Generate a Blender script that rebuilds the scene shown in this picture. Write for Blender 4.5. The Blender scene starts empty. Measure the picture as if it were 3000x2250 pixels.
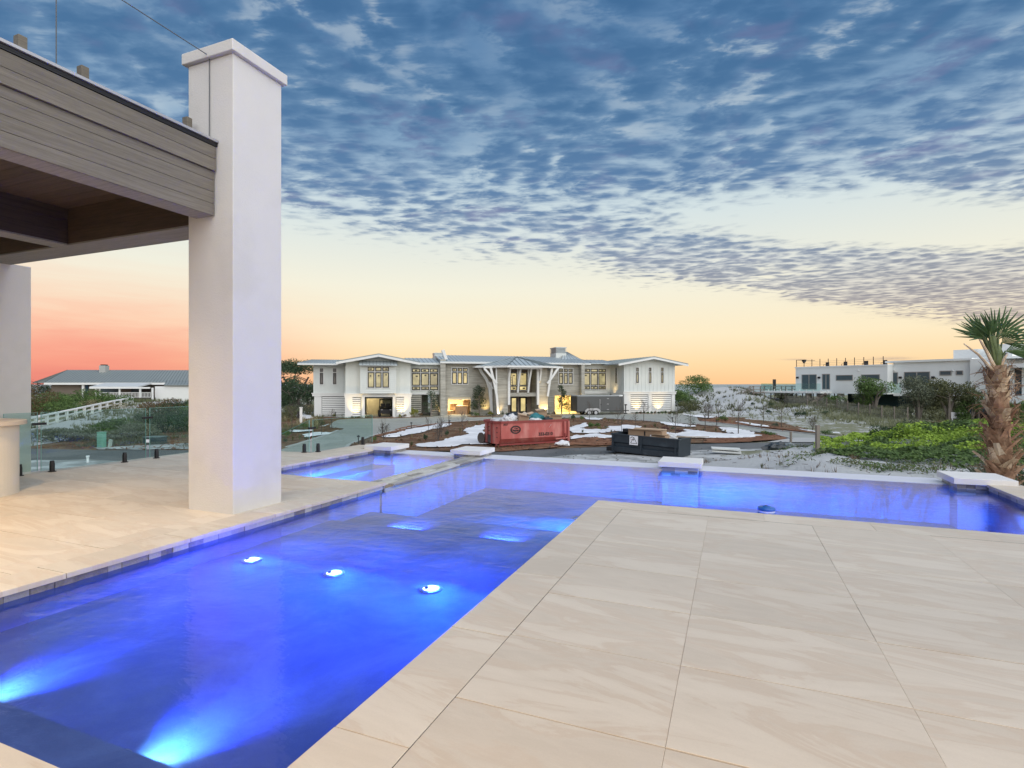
import bpy, bmesh, math, random
from math import sin, cos, tan, pi, radians, sqrt, atan2, exp
from mathutils import Vector, Matrix, noise

# ------------------------------------------------------------------ scene, camera, sky, sun
SC = bpy.context.scene
COL = SC.collection
random.seed(11)
F = 1600.0                      # focal length in pixels of the 3000 px wide photograph
EYE = 1.3                       # eye height above the pool deck (deck top is z = 0)
GZ = -2.55                      # level of the street and the yard below the deck

cam_d = bpy.data.cameras.new('camera')
cam = bpy.data.objects.new('camera', cam_d); COL.objects.link(cam)
cam.location = (0, 0, EYE); cam.rotation_euler = (pi/2, 0, 0)
cam_d.sensor_width = 36.0; cam_d.lens = 36.0*F/3000.0
cam_d.clip_start = 0.05; cam_d.clip_end = 20000
SC.camera = cam

class E:
    """a shader socket with arithmetic"""
    nt = None
    def __init__(s, sock): s.s = sock
    @staticmethod
    def m(op, *a, clamp=False):
        n = E.nt.nodes.new('ShaderNodeMath'); n.operation = op; n.use_clamp = clamp
        for i, v in enumerate(a):
            if isinstance(v, E): E.nt.links.new(v.s, n.inputs[i])
            else: n.inputs[i].default_value = v
        return E(n.outputs[0])
    def __add__(s, o): return E.m('ADD', s, o)
    def __radd__(s, o): return E.m('ADD', o, s)
    def __sub__(s, o): return E.m('SUBTRACT', s, o)
    def __rsub__(s, o): return E.m('SUBTRACT', o, s)
    def __mul__(s, o): return E.m('MULTIPLY', s, o)
    def __rmul__(s, o): return E.m('MULTIPLY', o, s)
    def __truediv__(s, o): return E.m('DIVIDE', s, o)
def sstep(a, b, x):
    n = E.nt.nodes.new('ShaderNodeMapRange'); n.interpolation_type = 'SMOOTHSTEP'; n.clamp = True
    for k, v in (('From Min', a), ('From Max', b), ('Value', x)):
        if isinstance(v, E): E.nt.links.new(v.s, n.inputs[k])
        else: n.inputs[k].default_value = v
    n.inputs['To Min'].default_value = 0; n.inputs['To Max'].default_value = 1
    return E(n.outputs['Result'])
def gauss(x, y, cx, cy, rx, ry, rot=0.0):
    c, s_ = cos(rot), sin(rot)
    dx, dy = x-cx, y-cy
    a = (dx*c + dy*s_)/rx; b = (dy*c - dx*s_)/ry
    return E.m('EXPONENT', (a*a + b*b)*-1.0)
def comb(x, y, z=0.0):
    n = E.nt.nodes.new('ShaderNodeCombineXYZ')
    for i, v in enumerate((x, y, z)):
        if isinstance(v, E): E.nt.links.new(v.s, n.inputs[i])
        else: n.inputs[i].default_value = v
    return E(n.outputs[0])
def ntex(vec, scale, detail=4, rough=.5, dist=0.0):
    n = E.nt.nodes.new('ShaderNodeTexNoise'); n.inputs['Scale'].default_value = scale
    n.inputs['Detail'].default_value = detail; n.inputs['Roughness'].default_value = rough
    n.inputs['Distortion'].default_value = dist
    if vec is not None: E.nt.links.new(vec.s, n.inputs['Vector'])
    return E(n.outputs['Fac'])
def ramp(fac, stops):
    n = E.nt.nodes.new('ShaderNodeValToRGB'); cr = n.color_ramp
    while len(cr.elements) < len(stops): cr.elements.new(.5)
    for e, (p, c) in zip(cr.elements, stops): e.position = p; e.color = (*c, 1)
    if isinstance(fac, E): E.nt.links.new(fac.s, n.inputs[0])
    return E(n.outputs[0])
def mixc(f, a, b, mode='MIX'):
    n = E.nt.nodes.new('ShaderNodeMix'); n.data_type = 'RGBA'; n.blend_type = mode
    for sock, v in ((n.inputs[0], f), (n.inputs[6], a), (n.inputs[7], b)):
        if isinstance(v, E): E.nt.links.new(v.s, sock)
        elif isinstance(v, (int, float)): sock.default_value = v
        else: sock.default_value = (*v[:3], 1)
    return E(n.outputs[2])
def lin(r, g, b):
    f = lambda c: c/12.92 if c <= .04045 else ((c+.055)/1.055)**2.4
    return (f(r/255), f(g/255), f(b/255))

EXPO = 0.75
world = bpy.data.worlds.new('World'); SC.world = world; world.use_nodes = True
wt = world.node_tree; wt.nodes.clear(); E.nt = wt
tc = wt.nodes.new('ShaderNodeTexCoord')
nv = wt.nodes.new('ShaderNodeVectorMath'); nv.operation = 'NORMALIZE'; wt.links.new(tc.outputs['Generated'], nv.inputs[0])
sep = wt.nodes.new('ShaderNodeSeparateXYZ'); wt.links.new(nv.outputs[0], sep.inputs[0])
dx, dy, dz = (E(o) for o in sep.outputs)
az = E.m('ARCTAN2', dx, dy)
zz = E.m('MAXIMUM', dz, 0.0)
zc = E.m('MAXIMUM', dz, 0.03)
px_, py_ = dx/zc, dy/zc
base = ramp(zz, [(0.0, lin(253, 201, 145)), (.035, lin(254, 217, 165)), (.085, lin(252, 233, 195)), (.17, lin(243, 238, 216)),
                 (.29, lin(214, 226, 226)), (.40, lin(160, 190, 210)), (.52, lin(110, 150, 190)), (1.0, lin(86, 128, 176))])
hz_n = ntex(comb(az*2.2, zz*22.0, 0.3), 2.2, 4, .6, .4)
left = sstep(-.20, -.66, az)*sstep(.22, .035, zz + (hz_n - .5)*.09)
salmon = ramp(zz + (hz_n-.5)*.05, [(0.0, lin(228, 118, 110)), (.04, lin(244, 146, 124)), (.10, lin(250, 182, 152)), (.2, lin(244, 212, 184))])
base = mixc(left*.95, base, salmon)
# altocumulus deck: seen in the plane of the cloud layer, ending along a slanting front
pv = comb(px_, py_*1.05, 0.0)
warp = ntex(pv, 1.1, 2, .5)
pw = comb(px_ + (warp-.5)*.5, py_ + (warp-.5)*.5, warp*.4)
n_big = ntex(pw, 2.0, 3, .5)
n_cell = ntex(pw, 7.6, 3, .5, .15)
n_fine = ntex(comb(px_*.8 + py_*.2 + (n_big-.5)*.3, py_*1.3, 3.0), 19.0, 4, .58, .15)
vo = wt.nodes.new('ShaderNodeTexVoronoi'); vo.feature = 'SMOOTH_F1'; vo.inputs['Scale'].default_value = 8.2; vo.inputs['Smoothness'].default_value = .55
vw = comb(px_ + (n_fine-.5)*.07 + (warp-.5)*.5, py_*1.2 + (n_cell-.5)*.10, 0.0); wt.links.new(vw.s, vo.inputs['Vector']); vor = E(vo.outputs['Distance'])
cell = E.m('MINIMUM', E.m('MAXIMUM', (n_cell-.5)*1.0 + (n_fine-.5)*.85 + (.42-vor)*1.0 + (n_big-.5)*.30 + .54, 0.0), 1.0)   # 1 = thick part of a cloudlet
n_low = ntex(pv, .62, 3, .5)
front = py_ - px_*.60 - 4.85 + (n_big-.5)*1.0 + (n_low-.5)*3.2
cover = sstep(.85, -3.0, front)
gap = gauss(px_, py_, 2.45, 3.40, 1.85, .56, .24)
lowgap = gauss(px_, py_, 6.2, 5.4, 2.2, .5, .5)
streak = gauss(px_, py_, 2.0, 5.05, 2.1, .36, .62) + gauss(px_, py_, 6.0, 7.5, 3.6, .6, .62)
wisp = gauss(px_, py_, 15.0, 21.5, 1.7, .6, .9) + gauss(px_, py_, 11.6, 22.3, 1.0, .5, .9)*.7
cov = E.m('MAXIMUM', E.m('MINIMUM', cover - gap*1.15 - lowgap*.3 + streak*sstep(.34, .62, n_big*.6 + n_cell*.4)*.75, 1.0), 0.0)
alpha = sstep(-.04, .56, cov*1.14 - (1.0-cell)*.56)*sstep(.012, .05, zz)
bank = streak*sstep(.36, .60, n_big*.7 + n_cell*.3)
alpha = E.m('MAXIMUM', alpha, E.m('MINIMUM', bank*sstep(1.25, -.6, front)*1.15, .92))
alpha = E.m('MINIMUM', alpha*E.m('MINIMUM', cov*1.6 + .08 + streak*.8, .985) + wisp*.75, 1.0)
dark = ramp(zz, [(0.0, lin(190, 158, 138)), (.09, lin(160, 146, 143)), (.17, lin(146, 150, 160)), (.25, lin(122, 143, 170)), (.34, lin(88, 124, 164)),
                 (.45, lin(70, 111, 152)), (.58, lin(62, 104, 147)), (1.0, lin(52, 90, 138))])
light = ramp(zz, [(0.0, lin(236, 200, 160)), (.10, lin(232, 218, 196)), (.2, lin(226, 228, 222)), (.3, lin(196, 212, 220)), (.4, lin(146, 176, 202)), (.52, lin(112, 150, 188)), (1.0, lin(84, 126, 174))])
sgap = sstep(.86, -.06, cell + (n_big-.5)*.25)
ccol = mixc(sgap*(1.0 - sstep(.26, .50, zz)*.45), dark, light)
glint = sstep(.42, .02, cell)*sstep(.13, .26, zz)*sstep(.40, .64, n_big*.7 + n_low*.3)
ccol = mixc(glint*.5, ccol, lin(214, 222, 222))
pink = sstep(.52, .72, ntex(pw, 3.1, 3, .6))*sstep(.14, .3, zz)*sstep(.2, .6, cell)
ccol = mixc(pink*.20, ccol, lin(160, 132, 170))
sky = mixc(alpha, base, ccol)
bg = wt.nodes.new('ShaderNodeBackground'); wt.links.new(sky.s, bg.inputs['Color'])
bg.inputs['Strength'].default_value = 1.0/2**EXPO
# a faint clear-sky term from the sun that has just set
nsk = wt.nodes.new('ShaderNodeTexSky'); nsk.sky_type = 'NISHITA'; nsk.sun_disc = False
SUN_EL, SUN_AZ = radians(36), radians(148)
nsk.sun_elevation = SUN_EL; nsk.sun_rotation = SUN_AZ
bg2 = wt.nodes.new('ShaderNodeBackground'); wt.links.new(nsk.outputs[0], bg2.inputs['Color']); bg2.inputs['Strength'].default_value = 0.004
ad = wt.nodes.new('ShaderNodeAddShader'); wt.links.new(bg.outputs[0], ad.inputs[0]); wt.links.new(bg2.outputs[0], ad.inputs[1])
wo = wt.nodes.new('ShaderNodeOutputWorld'); wt.links.new(ad.outputs[0], wo.inputs['Surface'])

sun_d = bpy.data.lights.new('sun', 'SUN'); sun_d.energy = 2.3; sun_d.angle = radians(110); sun_d.color = (1.0, .975, .94)
sun = bpy.data.objects.new('sun', sun_d); COL.objects.link(sun)
sdir = Vector((sin(SUN_AZ)*cos(SUN_EL), cos(SUN_AZ)*cos(SUN_EL), sin(SUN_EL)))
sun.rotation_euler = (-sdir).to_track_quat('-Z', 'Y').to_euler()

vs = SC.view_settings
SC.display_settings.display_device = 'sRGB'
vs.view_transform = 'Standard'; vs.look = 'None'; vs.gamma = 1; vs.exposure = EXPO; vs.use_curve_mapping = False
cy = SC.cycles
cy.use_denoising = True
cy.max_bounces = 8; cy.diffuse_bounces = 3; cy.glossy_bounces = 4; cy.transmission_bounces = 4; cy.transparent_max_bounces = 24
cy.caustics_reflective = False; cy.caustics_refractive = False
cy.sample_clamp_indirect = 6.0

# ------------------------------------------------------------------ materials
MATS = {}
DECK_ROT = -radians(22.05)
frame_ref = None
def material(name, base, rough=.6, var=.12, vs_=3.0, bump=0.0, bs=30.0, metal=0.0, base2=None, m2=(.45, .6), s2=2.0, d2=4,
             rnd=.0, spec=.5, emit=None, estr=0.0, stretch=None, detail=5, sub=0.0):
    """plain procedural surface: world-space noise for colour variation and relief, small random tint per object"""
    if name in MATS: return MATS[name]
    m = bpy.data.materials.new(name); m.use_nodes = True; nt = m.node_tree; E.nt = nt
    b = nt.nodes['Principled BSDF']
    geo = nt.nodes.new('ShaderNodeNewGeometry'); pos = E(geo.outputs['Position'])
    vec = pos
    if stretch:
        mp = nt.nodes.new('ShaderNodeMapping'); mp.inputs['Scale'].default_value = stretch[:3]
        mp.inputs['Rotation'].default_value = (0, 0, stretch[3] if len(stretch) > 3 else 0)
        nt.links.new(pos.s, mp.inputs['Vector']); vec = E(mp.outputs[0])
    col = None
    if base2 is not None:
        n = ntex(vec, s2, d2, .6)
        col = mixc(sstep(m2[0], m2[1], n), base, base2)
    k = None
    if var: k = ntex(vec, vs_, detail, .6)*(2*var) + (1-var)
    if rnd:
        oi = nt.nodes.new('ShaderNodeObjectInfo'); r = E(oi.outputs['Random'])*(2*rnd) + (1-rnd)
        k = r if k is None else k*r
    if k is not None:
        kk = nt.nodes.new('ShaderNodeCombineColor')
        for i in range(3): nt.links.new(k.s, kk.inputs[i])
        col = mixc(1.0, col if col is not None else base, E(kk.outputs[0]), 'MULTIPLY')
    if col is not None: nt.links.new(col.s, b.inputs['Base Color'])
    else: b.inputs['Base Color'].default_value = (*base, 1)
    b.inputs['Roughness'].default_value = rough; b.inputs['Metallic'].default_value = metal
    b.inputs['Specular IOR Level'].default_value = spec
    if emit: b.inputs['Emission Color'].default_value = (*emit, 1); b.inputs['Emission Strength'].default_value = estr
    if bump:
        bn = nt.nodes.new('ShaderNodeBump'); bn.inputs['Strength'].default_value = min(1, bump); bn.inputs['Distance'].default_value = .02*max(1, bump)
        nt.links.new(ntex(vec, bs, 5, .6).s, bn.inputs['Height']); nt.links.new(bn.outputs[0], b.inputs['Normal'])
    if sub: b.inputs['Subsurface Weight'].default_value = sub
    MATS[name] = m
    return m

# ------------------------------------------------------------------ mesh helpers
class MB:
    def __init__(s): s.v = []; s.f = []; s.mi = []; s.cm = 0
    def add(s, vs_, fs):
        o = len(s.v); s.v += [tuple(p) for p in vs_]; s.f += [tuple(i+o for i in f) for f in fs]; s.mi += [s.cm]*len(fs)
        return s
    def box(s, x0, x1, y0, y1, z0, z1):
        if x0 > x1: x0, x1 = x1, x0
        if y0 > y1: y0, y1 = y1, y0
        if z0 > z1: z0, z1 = z1, z0
        return s.add([(x0,y0,z0),(x1,y0,z0),(x1,y1,z0),(x0,y1,z0),(x0,y0,z1),(x1,y0,z1),(x1,y1,z1),(x0,y1,z1)],
                     [(0,3,2,1),(4,5,6,7),(0,1,5,4),(1,2,6,5),(2,3,7,6),(3,0,4,7)])
    def cbox(s, x0, x1, y0, y1, z0, z1, c=.004):
        """box with the top edges chamfered"""
        v = [(x0,y0,z0),(x1,y0,z0),(x1,y1,z0),(x0,y1,z0),(x0,y0,z1-c),(x1,y0,z1-c),(x1,y1,z1-c),(x0,y1,z1-c),
             (x0+c,y0+c,z1),(x1-c,y0+c,z1),(x1-c,y1-c,z1),(x0+c,y1-c,z1)]
        f = [(0,3,2,1),(0,1,5,4),(1,2,6,5),(2,3,7,6),(3,0,4,7),(4,5,9,8),(5,6,10,9),(6,7,11,10),(7,4,8,11),(8,9,10,11)]
        return s.add(v, f)
    def bar(s, a, b, w, h=None, up=(0,0,1)):
        a, b = Vector(a), Vector(b); h = h or w
        d = (b-a).normalized(); up = Vector(up)
        if abs(d.dot(up)) > .98: up = Vector((1,0,0))
        r = d.cross(up).normalized()*w/2; u = r.cross(d).normalized()*h/2
        v = [a-r-u, a+r-u, a+r+u, a-r+u, b-r-u, b+r-u, b+r+u, b-r+u]
        return s.add(v, [(0,1,2,3),(7,6,5,4),(0,4,5,1),(1,5,6,2),(2,6,7,3),(3,7,4,0)])
    def tube(s, pts, rad, n=6, cap=True):
        pts = [Vector(p) for p in pts]
        if not isinstance(rad, (list, tuple)): rad = [rad]*len(pts)
        o = len(s.v); ref = None
        for i, p in enumerate(pts):
            d = (pts[min(i+1, len(pts)-1)] - pts[max(i-1, 0)]).normalized()
            if ref is None: ref = Vector((0,0,1)) if abs(d.z) < .9 else Vector((1,0,0))
            a = d.cross(ref).normalized(); ref2 = a.cross(d).normalized(); ref = ref2
            for k in range(n):
                t = 2*pi*k/n; s.v.append(tuple(p + (a*cos(t) + ref2*sin(t))*rad[i]))
        for i in range(len(pts)-1):
            for k in range(n):
                k2 = (k+1) % n
                s.f.append((o+i*n+k, o+i*n+k2, o+(i+1)*n+k2, o+(i+1)*n+k)); s.mi.append(s.cm)
        if cap:
            s.f.append(tuple(o+k for k in range(n))[::-1]); s.mi.append(s.cm)
            s.f.append(tuple(o+(len(pts)-1)*n+k for k in range(n))); s.mi.append(s.cm)
        return s
    def lathe(s, prof, n=24, c=(0,0,0), a0=0.0, a1=2*pi):
        o = len(s.v); full = abs(a1-a0-2*pi) < 1e-6; m = n if full else n+1
        for r, z in prof:
            for k in range(m):
                t = a0 + (a1-a0)*k/n; s.v.append((c[0]+r*cos(t), c[1]+r*sin(t), c[2]+z))
        for i in range(len(prof)-1):
            for k in range(n):
                k2 = (k+1) % m
                s.f.append((o+i*m+k, o+i*m+k2, o+(i+1)*m+k2, o+(i+1)*m+k)); s.mi.append(s.cm)
        return s
    def prism(s, poly, z0, z1):
        n = len(poly)
        v = [(p[0],p[1],z0) for p in poly] + [(p[0],p[1],z1) for p in poly]
        f = [tuple(range(n))[::-1], tuple(range(n, 2*n))] + [(i,(i+1)%n,n+(i+1)%n,n+i) for i in range(n)]
        return s.add(v, f)
    def xprism(s, poly, x0, x1):
        """profile in (y,z) swept along x"""
        n = len(poly)
        v = [(x0,p[0],p[1]) for p in poly] + [(x1,p[0],p[1]) for p in poly]
        f = [tuple(range(n))[::-1], tuple(range(n, 2*n))] + [(i,(i+1)%n,n+(i+1)%n,n+i) for i in range(n)]
        return s.add(v, f)
    def yprism(s, poly, y0, y1):
        """profile in (x,z) swept along y"""
        n = len(poly)
        v = [(p[0],y0,p[1]) for p in poly] + [(p[0],y1,p[1]) for p in poly]
        f = [tuple(range(n)), tuple(range(n, 2*n))[::-1]] + [(i,n+i,n+(i+1)%n,(i+1)%n) for i in range(n)]
        return s.add(v, f)
    def mesh(s, name, mats, smooth=False, fix=False):
        me = bpy.data.meshes.new(name); me.from_pydata(s.v, [], s.f)
        for m in (mats if isinstance(mats, (list, tuple)) else [mats]): me.materials.append(m)
        if any(s.mi): me.polygons.foreach_set('material_index', s.mi)
        if smooth: me.polygons.foreach_set('use_smooth', [True]*len(me.polygons))
        if fix:
            bm = bmesh.new(); bm.from_mesh(me); bmesh.ops.recalc_face_normals(bm, faces=bm.faces); bm.to_mesh(me); bm.free()
        me.update(); return me
    def build(s, name, mats, parent=None, loc=(0,0,0), rz=0.0, smooth=False, bevel=0.0, fix=True):
        o = bpy.data.objects.new(name, s.mesh(name, mats, smooth, fix)); COL.objects.link(o)
        o.location = loc; o.rotation_euler = (0, 0, rz)
        if parent is not None: o.parent = parent
        if bevel:
            bv = o.modifiers.new('bevel', 'BEVEL'); bv.width = bevel; bv.segments = 2; bv.limit_method = 'ANGLE'
        return o

def inst(name, mesh, parent=None, loc=(0,0,0), rot=(0,0,0), sc=(1,1,1)):
    o = bpy.data.objects.new(name, mesh); COL.objects.link(o)
    o.location = loc; o.rotation_euler = rot; o.scale = sc
    if parent is not None: o.parent = parent
    return o
def tag(o, label=None, cat=None, group=None, kind=None):
    if label: o['label'] = label
    if cat: o['category'] = cat
    if group: o['group'] = group
    if kind: o['kind'] = kind
    return o
def thing(name, loc, rz, label, cat, group=None):
    o = bpy.data.objects.new(name, None); COL.objects.link(o); o.empty_display_size = .2
    o.location = loc; o.rotation_euler = (0, 0, rz)
    return tag(o, label, cat, group)
def copy_tree(o, parent=None):
    c = o.copy(); COL.objects.link(c)
    if parent is not None: c.parent = parent
    for ch in list(o.children): copy_tree(ch, c)
    return c
def lamp(name, kind, loc, energy, color, parent=None, size=.05, aim=None, spot=None, blend=.5):
    d = bpy.data.lights.new(name, kind); d.energy = energy; d.color = color
    if kind in ('POINT', 'SPOT'): d.shadow_soft_size = size
    if kind == 'AREA': d.shape = 'DISK'; d.size = size
    if kind == 'SPOT': d.spot_size = radians(spot); d.spot_blend = blend
    o = bpy.data.objects.new(name, d); COL.objects.link(o); o.location = loc
    if aim is not None: o.rotation_euler = Vector(aim).to_track_quat('-Z', 'Y').to_euler()
    if parent is not None: o.parent = parent
    return o
def ss(a, b, x):
    t = max(0., min(1., (x-a)/(b-a))); return t*t*(3-2*t)
def P(u, v, z=0.0):             # pool frame -> world
    c, s_ = cos(DECK_ROT), sin(DECK_ROT)
    return Vector((u*c - v*s_, u*s_ + v*c, z))
def G(px, py, z=GZ):            # a measured ground point of the photograph
    Y = (EYE-z)*F/(py-1126.0); return ((px-1500.0)/F*Y, Y)
def K(px): return (px-1500.0)/F
# ------------------------------------------------------------------ the pool deck
deck = bpy.data.objects.new('pool_deck', None)      # replaced below by the slab mesh
def tile_material(name, base, base2, warm):
    m = bpy.data.materials.new(name); m.use_nodes = True; nt = m.node_tree; E.nt = nt
    b = nt.nodes['Principled BSDF']
    geo = nt.nodes.new('ShaderNodeNewGeometry')
    mp = nt.nodes.new('ShaderNodeMapping'); mp.vector_type = 'TEXTURE'; mp.inputs['Rotation'].default_value = (0, 0, DECK_ROT - radians(7)); mp.inputs['Scale'].default_value = (1/.6, 1/2.4, 1)
    nt.links.new(geo.outputs['Position'], mp.inputs['Vector'])
    oi = nt.nodes.new('ShaderNodeObjectInfo'); r = E(oi.outputs['Random'])
    sp = nt.nodes.new('ShaderNodeSeparateXYZ'); nt.links.new(mp.outputs[0], sp.inputs[0])
    v = comb(E(sp.outputs[0]) + r*7.0, E(sp.outputs[1]) + r*3.0, r*40.0)
    n1 = ntex(v, 1.5, 7, .62, .9); n2 = ntex(v, 5.0, 6, .7, .4)
    pos = E(geo.outputs['Position'])
    n3 = ntex(pos, 120, 3, .7)
    c = mixc(sstep(.36, .66, n1*.7+n2*.3), base, base2)
    vein = sstep(.47, .5, n1)*sstep(.56, .515, n1)
    c = mixc(vein*.30, c, warm)
    stain = sstep(.58, .75, ntex(pos, .9, 4, .6))
    c = mixc(stain*.25, c, warm)
    k = r*.10 + .95 + (n3-.5)*.12
    kk = nt.nodes.new('ShaderNodeCombineColor'); [nt.links.new(k.s, kk.inputs[i]) for i in range(3)]
    c = mixc(1.0, c, E(kk.outputs[0]), 'MULTIPLY')
    nt.links.new(c.s, b.inputs['Base Color'])
    ro = n2*.2 + .42; nt.links.new(ro.s, b.inputs['Roughness']); b.inputs['Specular IOR Level'].default_value = .38
    bn = nt.nodes.new('ShaderNodeBump'); bn.inputs['Strength'].default_value = .22; bn.inputs['Distance'].default_value = .004
    hh = n2*.7 + n3*.3; nt.links.new(hh.s, bn.inputs['Height']); nt.links.new(bn.outputs[0], b.inputs['Normal'])
    return m
m_tile = tile_material('porcelain_tile', (.665, .588, .485), (.57, .495, .402), (.53, .40, .29))
m_grout = material('grout', (.30, .235, .17), .9, .2, 20)
m_plaster_white = material('white_stucco', (.64, .625, .60), .75, .05, 2.0, bump=.28, bs=60, base2=(.60, .585, .555), s2=.8)
m_cap = material('cast_stone_white', (.74, .725, .70), .55, .05, 4, bump=.12, bs=60)

# pool outline in the deck's own frame (u to the right along the far edge, v away from the house)
UL, UR0, UR = -4.25, -1.39, 3.05          # left wall, right wall of the channel, right wall of the far pool
VN, VD, VS, VE = 1.13, 6.02, 6.06, 9.19   # near wall, end of the right deck, near edge of the spa, weir
SL, SR = -6.65, -4.67                     # spa
slab = MB()
Z0, Z1 = -2.6, -.0045
for r in ((UR0+.03, 3.62, -3.2, VD-.03), (UR+.03, 3.62, VD-.03, 8.95), (-9.62, UL-.03, -3.2, 6.01), (-9.62, SL-.03, 6.01, 8.15), (-7.42, SL-.03, 8.15, 9.9), (UL-.03, UR0+.03, -3.2, VN-.03)):
    slab.box(r[0], r[1], r[2], r[3], -.30, Z1)
deck = slab.build('pool_deck', m_grout, None, (0, 0, 0), DECK_ROT); tag(deck, kind='structure')
tile_cache = {}
def tile_mesh(w, l, th=.022):
    key = (round(w, 3), round(l, 3), th)
    if key not in tile_cache: tile_cache[key] = MB().cbox(-w/2, w/2, -l/2, l/2, -th, 0, .0012).mesh('tile', m_tile, fix=True)
    return tile_cache[key]
GAP = .0011
def put_tile(u0, u1, v0, v1, th=.022, name='tile'):
    if u1-u0 < .03 or v1-v0 < .03: return
    o = inst(name, tile_mesh(u1-u0-GAP, v1-v0-.0058, th), deck, ((u0+u1)/2, (v0+v1)/2, random.uniform(-.0012, .0012)))
    return o
def seq(a, b, start, step):
    xs = [a]; x = start
    while x < b-.04:
        if x > a+.04: xs.append(x)
        x += step
    xs.append(b); return xs
def field(u0, u1, v0, v1, us, uw, vs0, vw):
    U, V = seq(u0, u1, us, uw), seq(v0, v1, vs0, vw)
    for a, b in zip(U, U[1:]):
        for c, d in zip(V, V[1:]): put_tile(a, b, c, d)
# right deck
field(-1.07, 3.62, -1.0, 5.69, -.225, .895, 5.69-.6125*11, .6125)
def coping_v(u0, u1, v0, v1, j0, step=.925):
    V = seq(v0, v1, j0, step)
    for c, d in zip(V, V[1:]): put_tile(u0, u1, c, d, .034, 'coping')
def coping_u(u0, u1, v0, v1, j0, step=.9):
    U = seq(u0, u1, j0, step)
    for c, d in zip(U, U[1:]): put_tile(c, d, v0, v1, .034, 'coping')
coping_v(UR0-.012, -1.073, -1.0, 5.69, 5.37-.925*8)
coping_u(UR0-.012, 3.062, 5.693, VD+.012, -.62)
coping_v(UR-.012, 3.5, VD, 8.88, 6.9)
ej = MB(); ej.box(-1.0725, -1.0695, -1.0, 5.6895, -.02, -.0015).box(-1.0735, 3.06, 5.6895, 5.6945, -.02, -.0015); m_joint = material('dark_sealant', (.03, .027, .024), .8, .1)
ej.build('expansion_joint', m_joint, deck); MB().box(-4.5745, -4.5705, -1.0, 5.72, -.02, -.0015).build('expansion_joint', m_joint, deck)
# left deck
field(-9.6, -4.573, -1.2, 5.72, -9.3, .895, -1.2+.31, .6125)
coping_v(-4.57, UL+.012, -1.2, 6.04+.006, 1.4)
coping_u(-9.6, -4.573, 5.723, 6.045, -9.1)
field(-9.6, -6.98, 6.05, 8.15, -9.3, .895, 6.4, .6125)
field(-7.42, -6.98, 8.15, 9.88, -9, .895, 8.6, .6125)
coping_v(-6.977, SL+.012, 6.05, 9.05, 6.7)
# near end
coping_u(UL+.015, UR0-.015, .80, VN+.012, -3.6)
field(UL+.015, UR0-.015, -1.0, .797, -3.7, .895, -.4, .6125)

# ------------------------------------------------------------------ pool basin, tiles at the water line, water
def pool_plaster():
    m = bpy.data.materials.new('pool_plaster'); m.use_nodes = True; nt = m.node_tree; E.nt = nt
    b = nt.nodes['Principled BSDF']; geo = nt.nodes.new('ShaderNodeNewGeometry'); pos = E(geo.outputs['Position'])
    n = ntex(pos, 1.3, 5, .65, .6); n2 = ntex(pos, 160, 2, .6)
    c = mixc(sstep(.35, .68, n*.85 + n2*.15), (.085, .115, .235), (.155, .205, .36))
    nt.links.new(c.s, b.inputs['Base Color']); b.inputs['Roughness'].default_value = .8
    return m
m_pool = pool_plaster()
ZSH, ZDEEP, ZSPA, ZW, ZB = -.26, -.62, -.55, -.08, -.125
pb = MB()
pb.box(UL-.25, UR0+.25, .6, 5.03, ZSH-.3, ZSH)                        # shelf
pb.box(UL, UR0, VN, 1.41, ZSH, ZB)                                    # bench along the near wall
pb.box(SR-.0, UR+.25, 5.03, 10.0, ZDEEP-.3, ZDEEP)                    # far pool floor
pb.box(UL, UR0, 5.04, 5.75, ZDEEP, ZSH-.06)                           # step down into the far pool
pb.box(SL-.2, SR, 5.9, 10.0, ZSPA-.3, ZSPA)                           # spa floor
pb.box(SL, SL+.42, VS, VE, ZSPA, -.30); pb.box(SL+.42, SR-.4, VS, VS+.4, ZSPA, -.30)
for r in ((UL-.02, UL-.25, .6, 5.95), (UR0+.02, UR0+.3, .6, VD-.3), (UR+.02, UR+.3, VD-.1, 9.0)): pb.box(r[0], r[1], r[2], r[3], -.9, -.034)
pb.box(UL, UR0, .8, VN-.02, -.6, -.034); pb.box(UR0+.02, UR+.2, VD-.3, VD-.03, -.9, -.034)
pb.box(SL-.25, SL-.02, 5.9, 9.2, -.9, -.034); pb.box(SL, SR, 5.75, VS-.02, -.9, -.034)
pb.box(SR+.004, UL-.004, 5.98, 9.19, -.9, -.135)
pb.box(SL, UR, VE-.012, VE-.002, -.9, ZW-.006)
basin = pb.build('pool_basin', m_pool, None, (0, 0, 0), DECK_ROT); tag(basin, kind='structure')
m_stone = {}
def stone_mat():
    m = bpy.data.materials.new('split_stone'); m.use_nodes = True; nt = m.node_tree; E.nt = nt
    b = nt.nodes['Principled BSDF']; oi = nt.nodes.new('ShaderNodeObjectInfo'); r = E(oi.outputs['Random'])
    c = ramp(r, [(0, (.13, .12, .115)), (.2, (.25, .235, .22)), (.45, (.42, .41, .38)), (.7, (.56, .56, .53)), (.86, (.30, .30, .31)), (1, (.70, .69, .66))])
    geo = nt.nodes.new('ShaderNodeNewGeometry'); n = ntex(E(geo.outputs['Position']), 14, 5, .7)
    c = mixc(sstep(.3, .75, n)*.5, c, (.42, .38, .32)); nt.links.new(c.s, b.inputs['Base Color'])
    b.inputs['Roughness'].default_value = .35
    bn = nt.nodes.new('ShaderNodeBump'); bn.inputs['Strength'].default_value = .5; bn.inputs['Distance'].default_value = .01
    nt.links.new(ntex(E(geo.outputs['Position']), 40, 4, .6).s, bn.inputs['Height']); nt.links.new(bn.outputs[0], b.inputs['Normal'])
    return m
m_ledger = stone_mat()
strip_cache = {}
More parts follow.
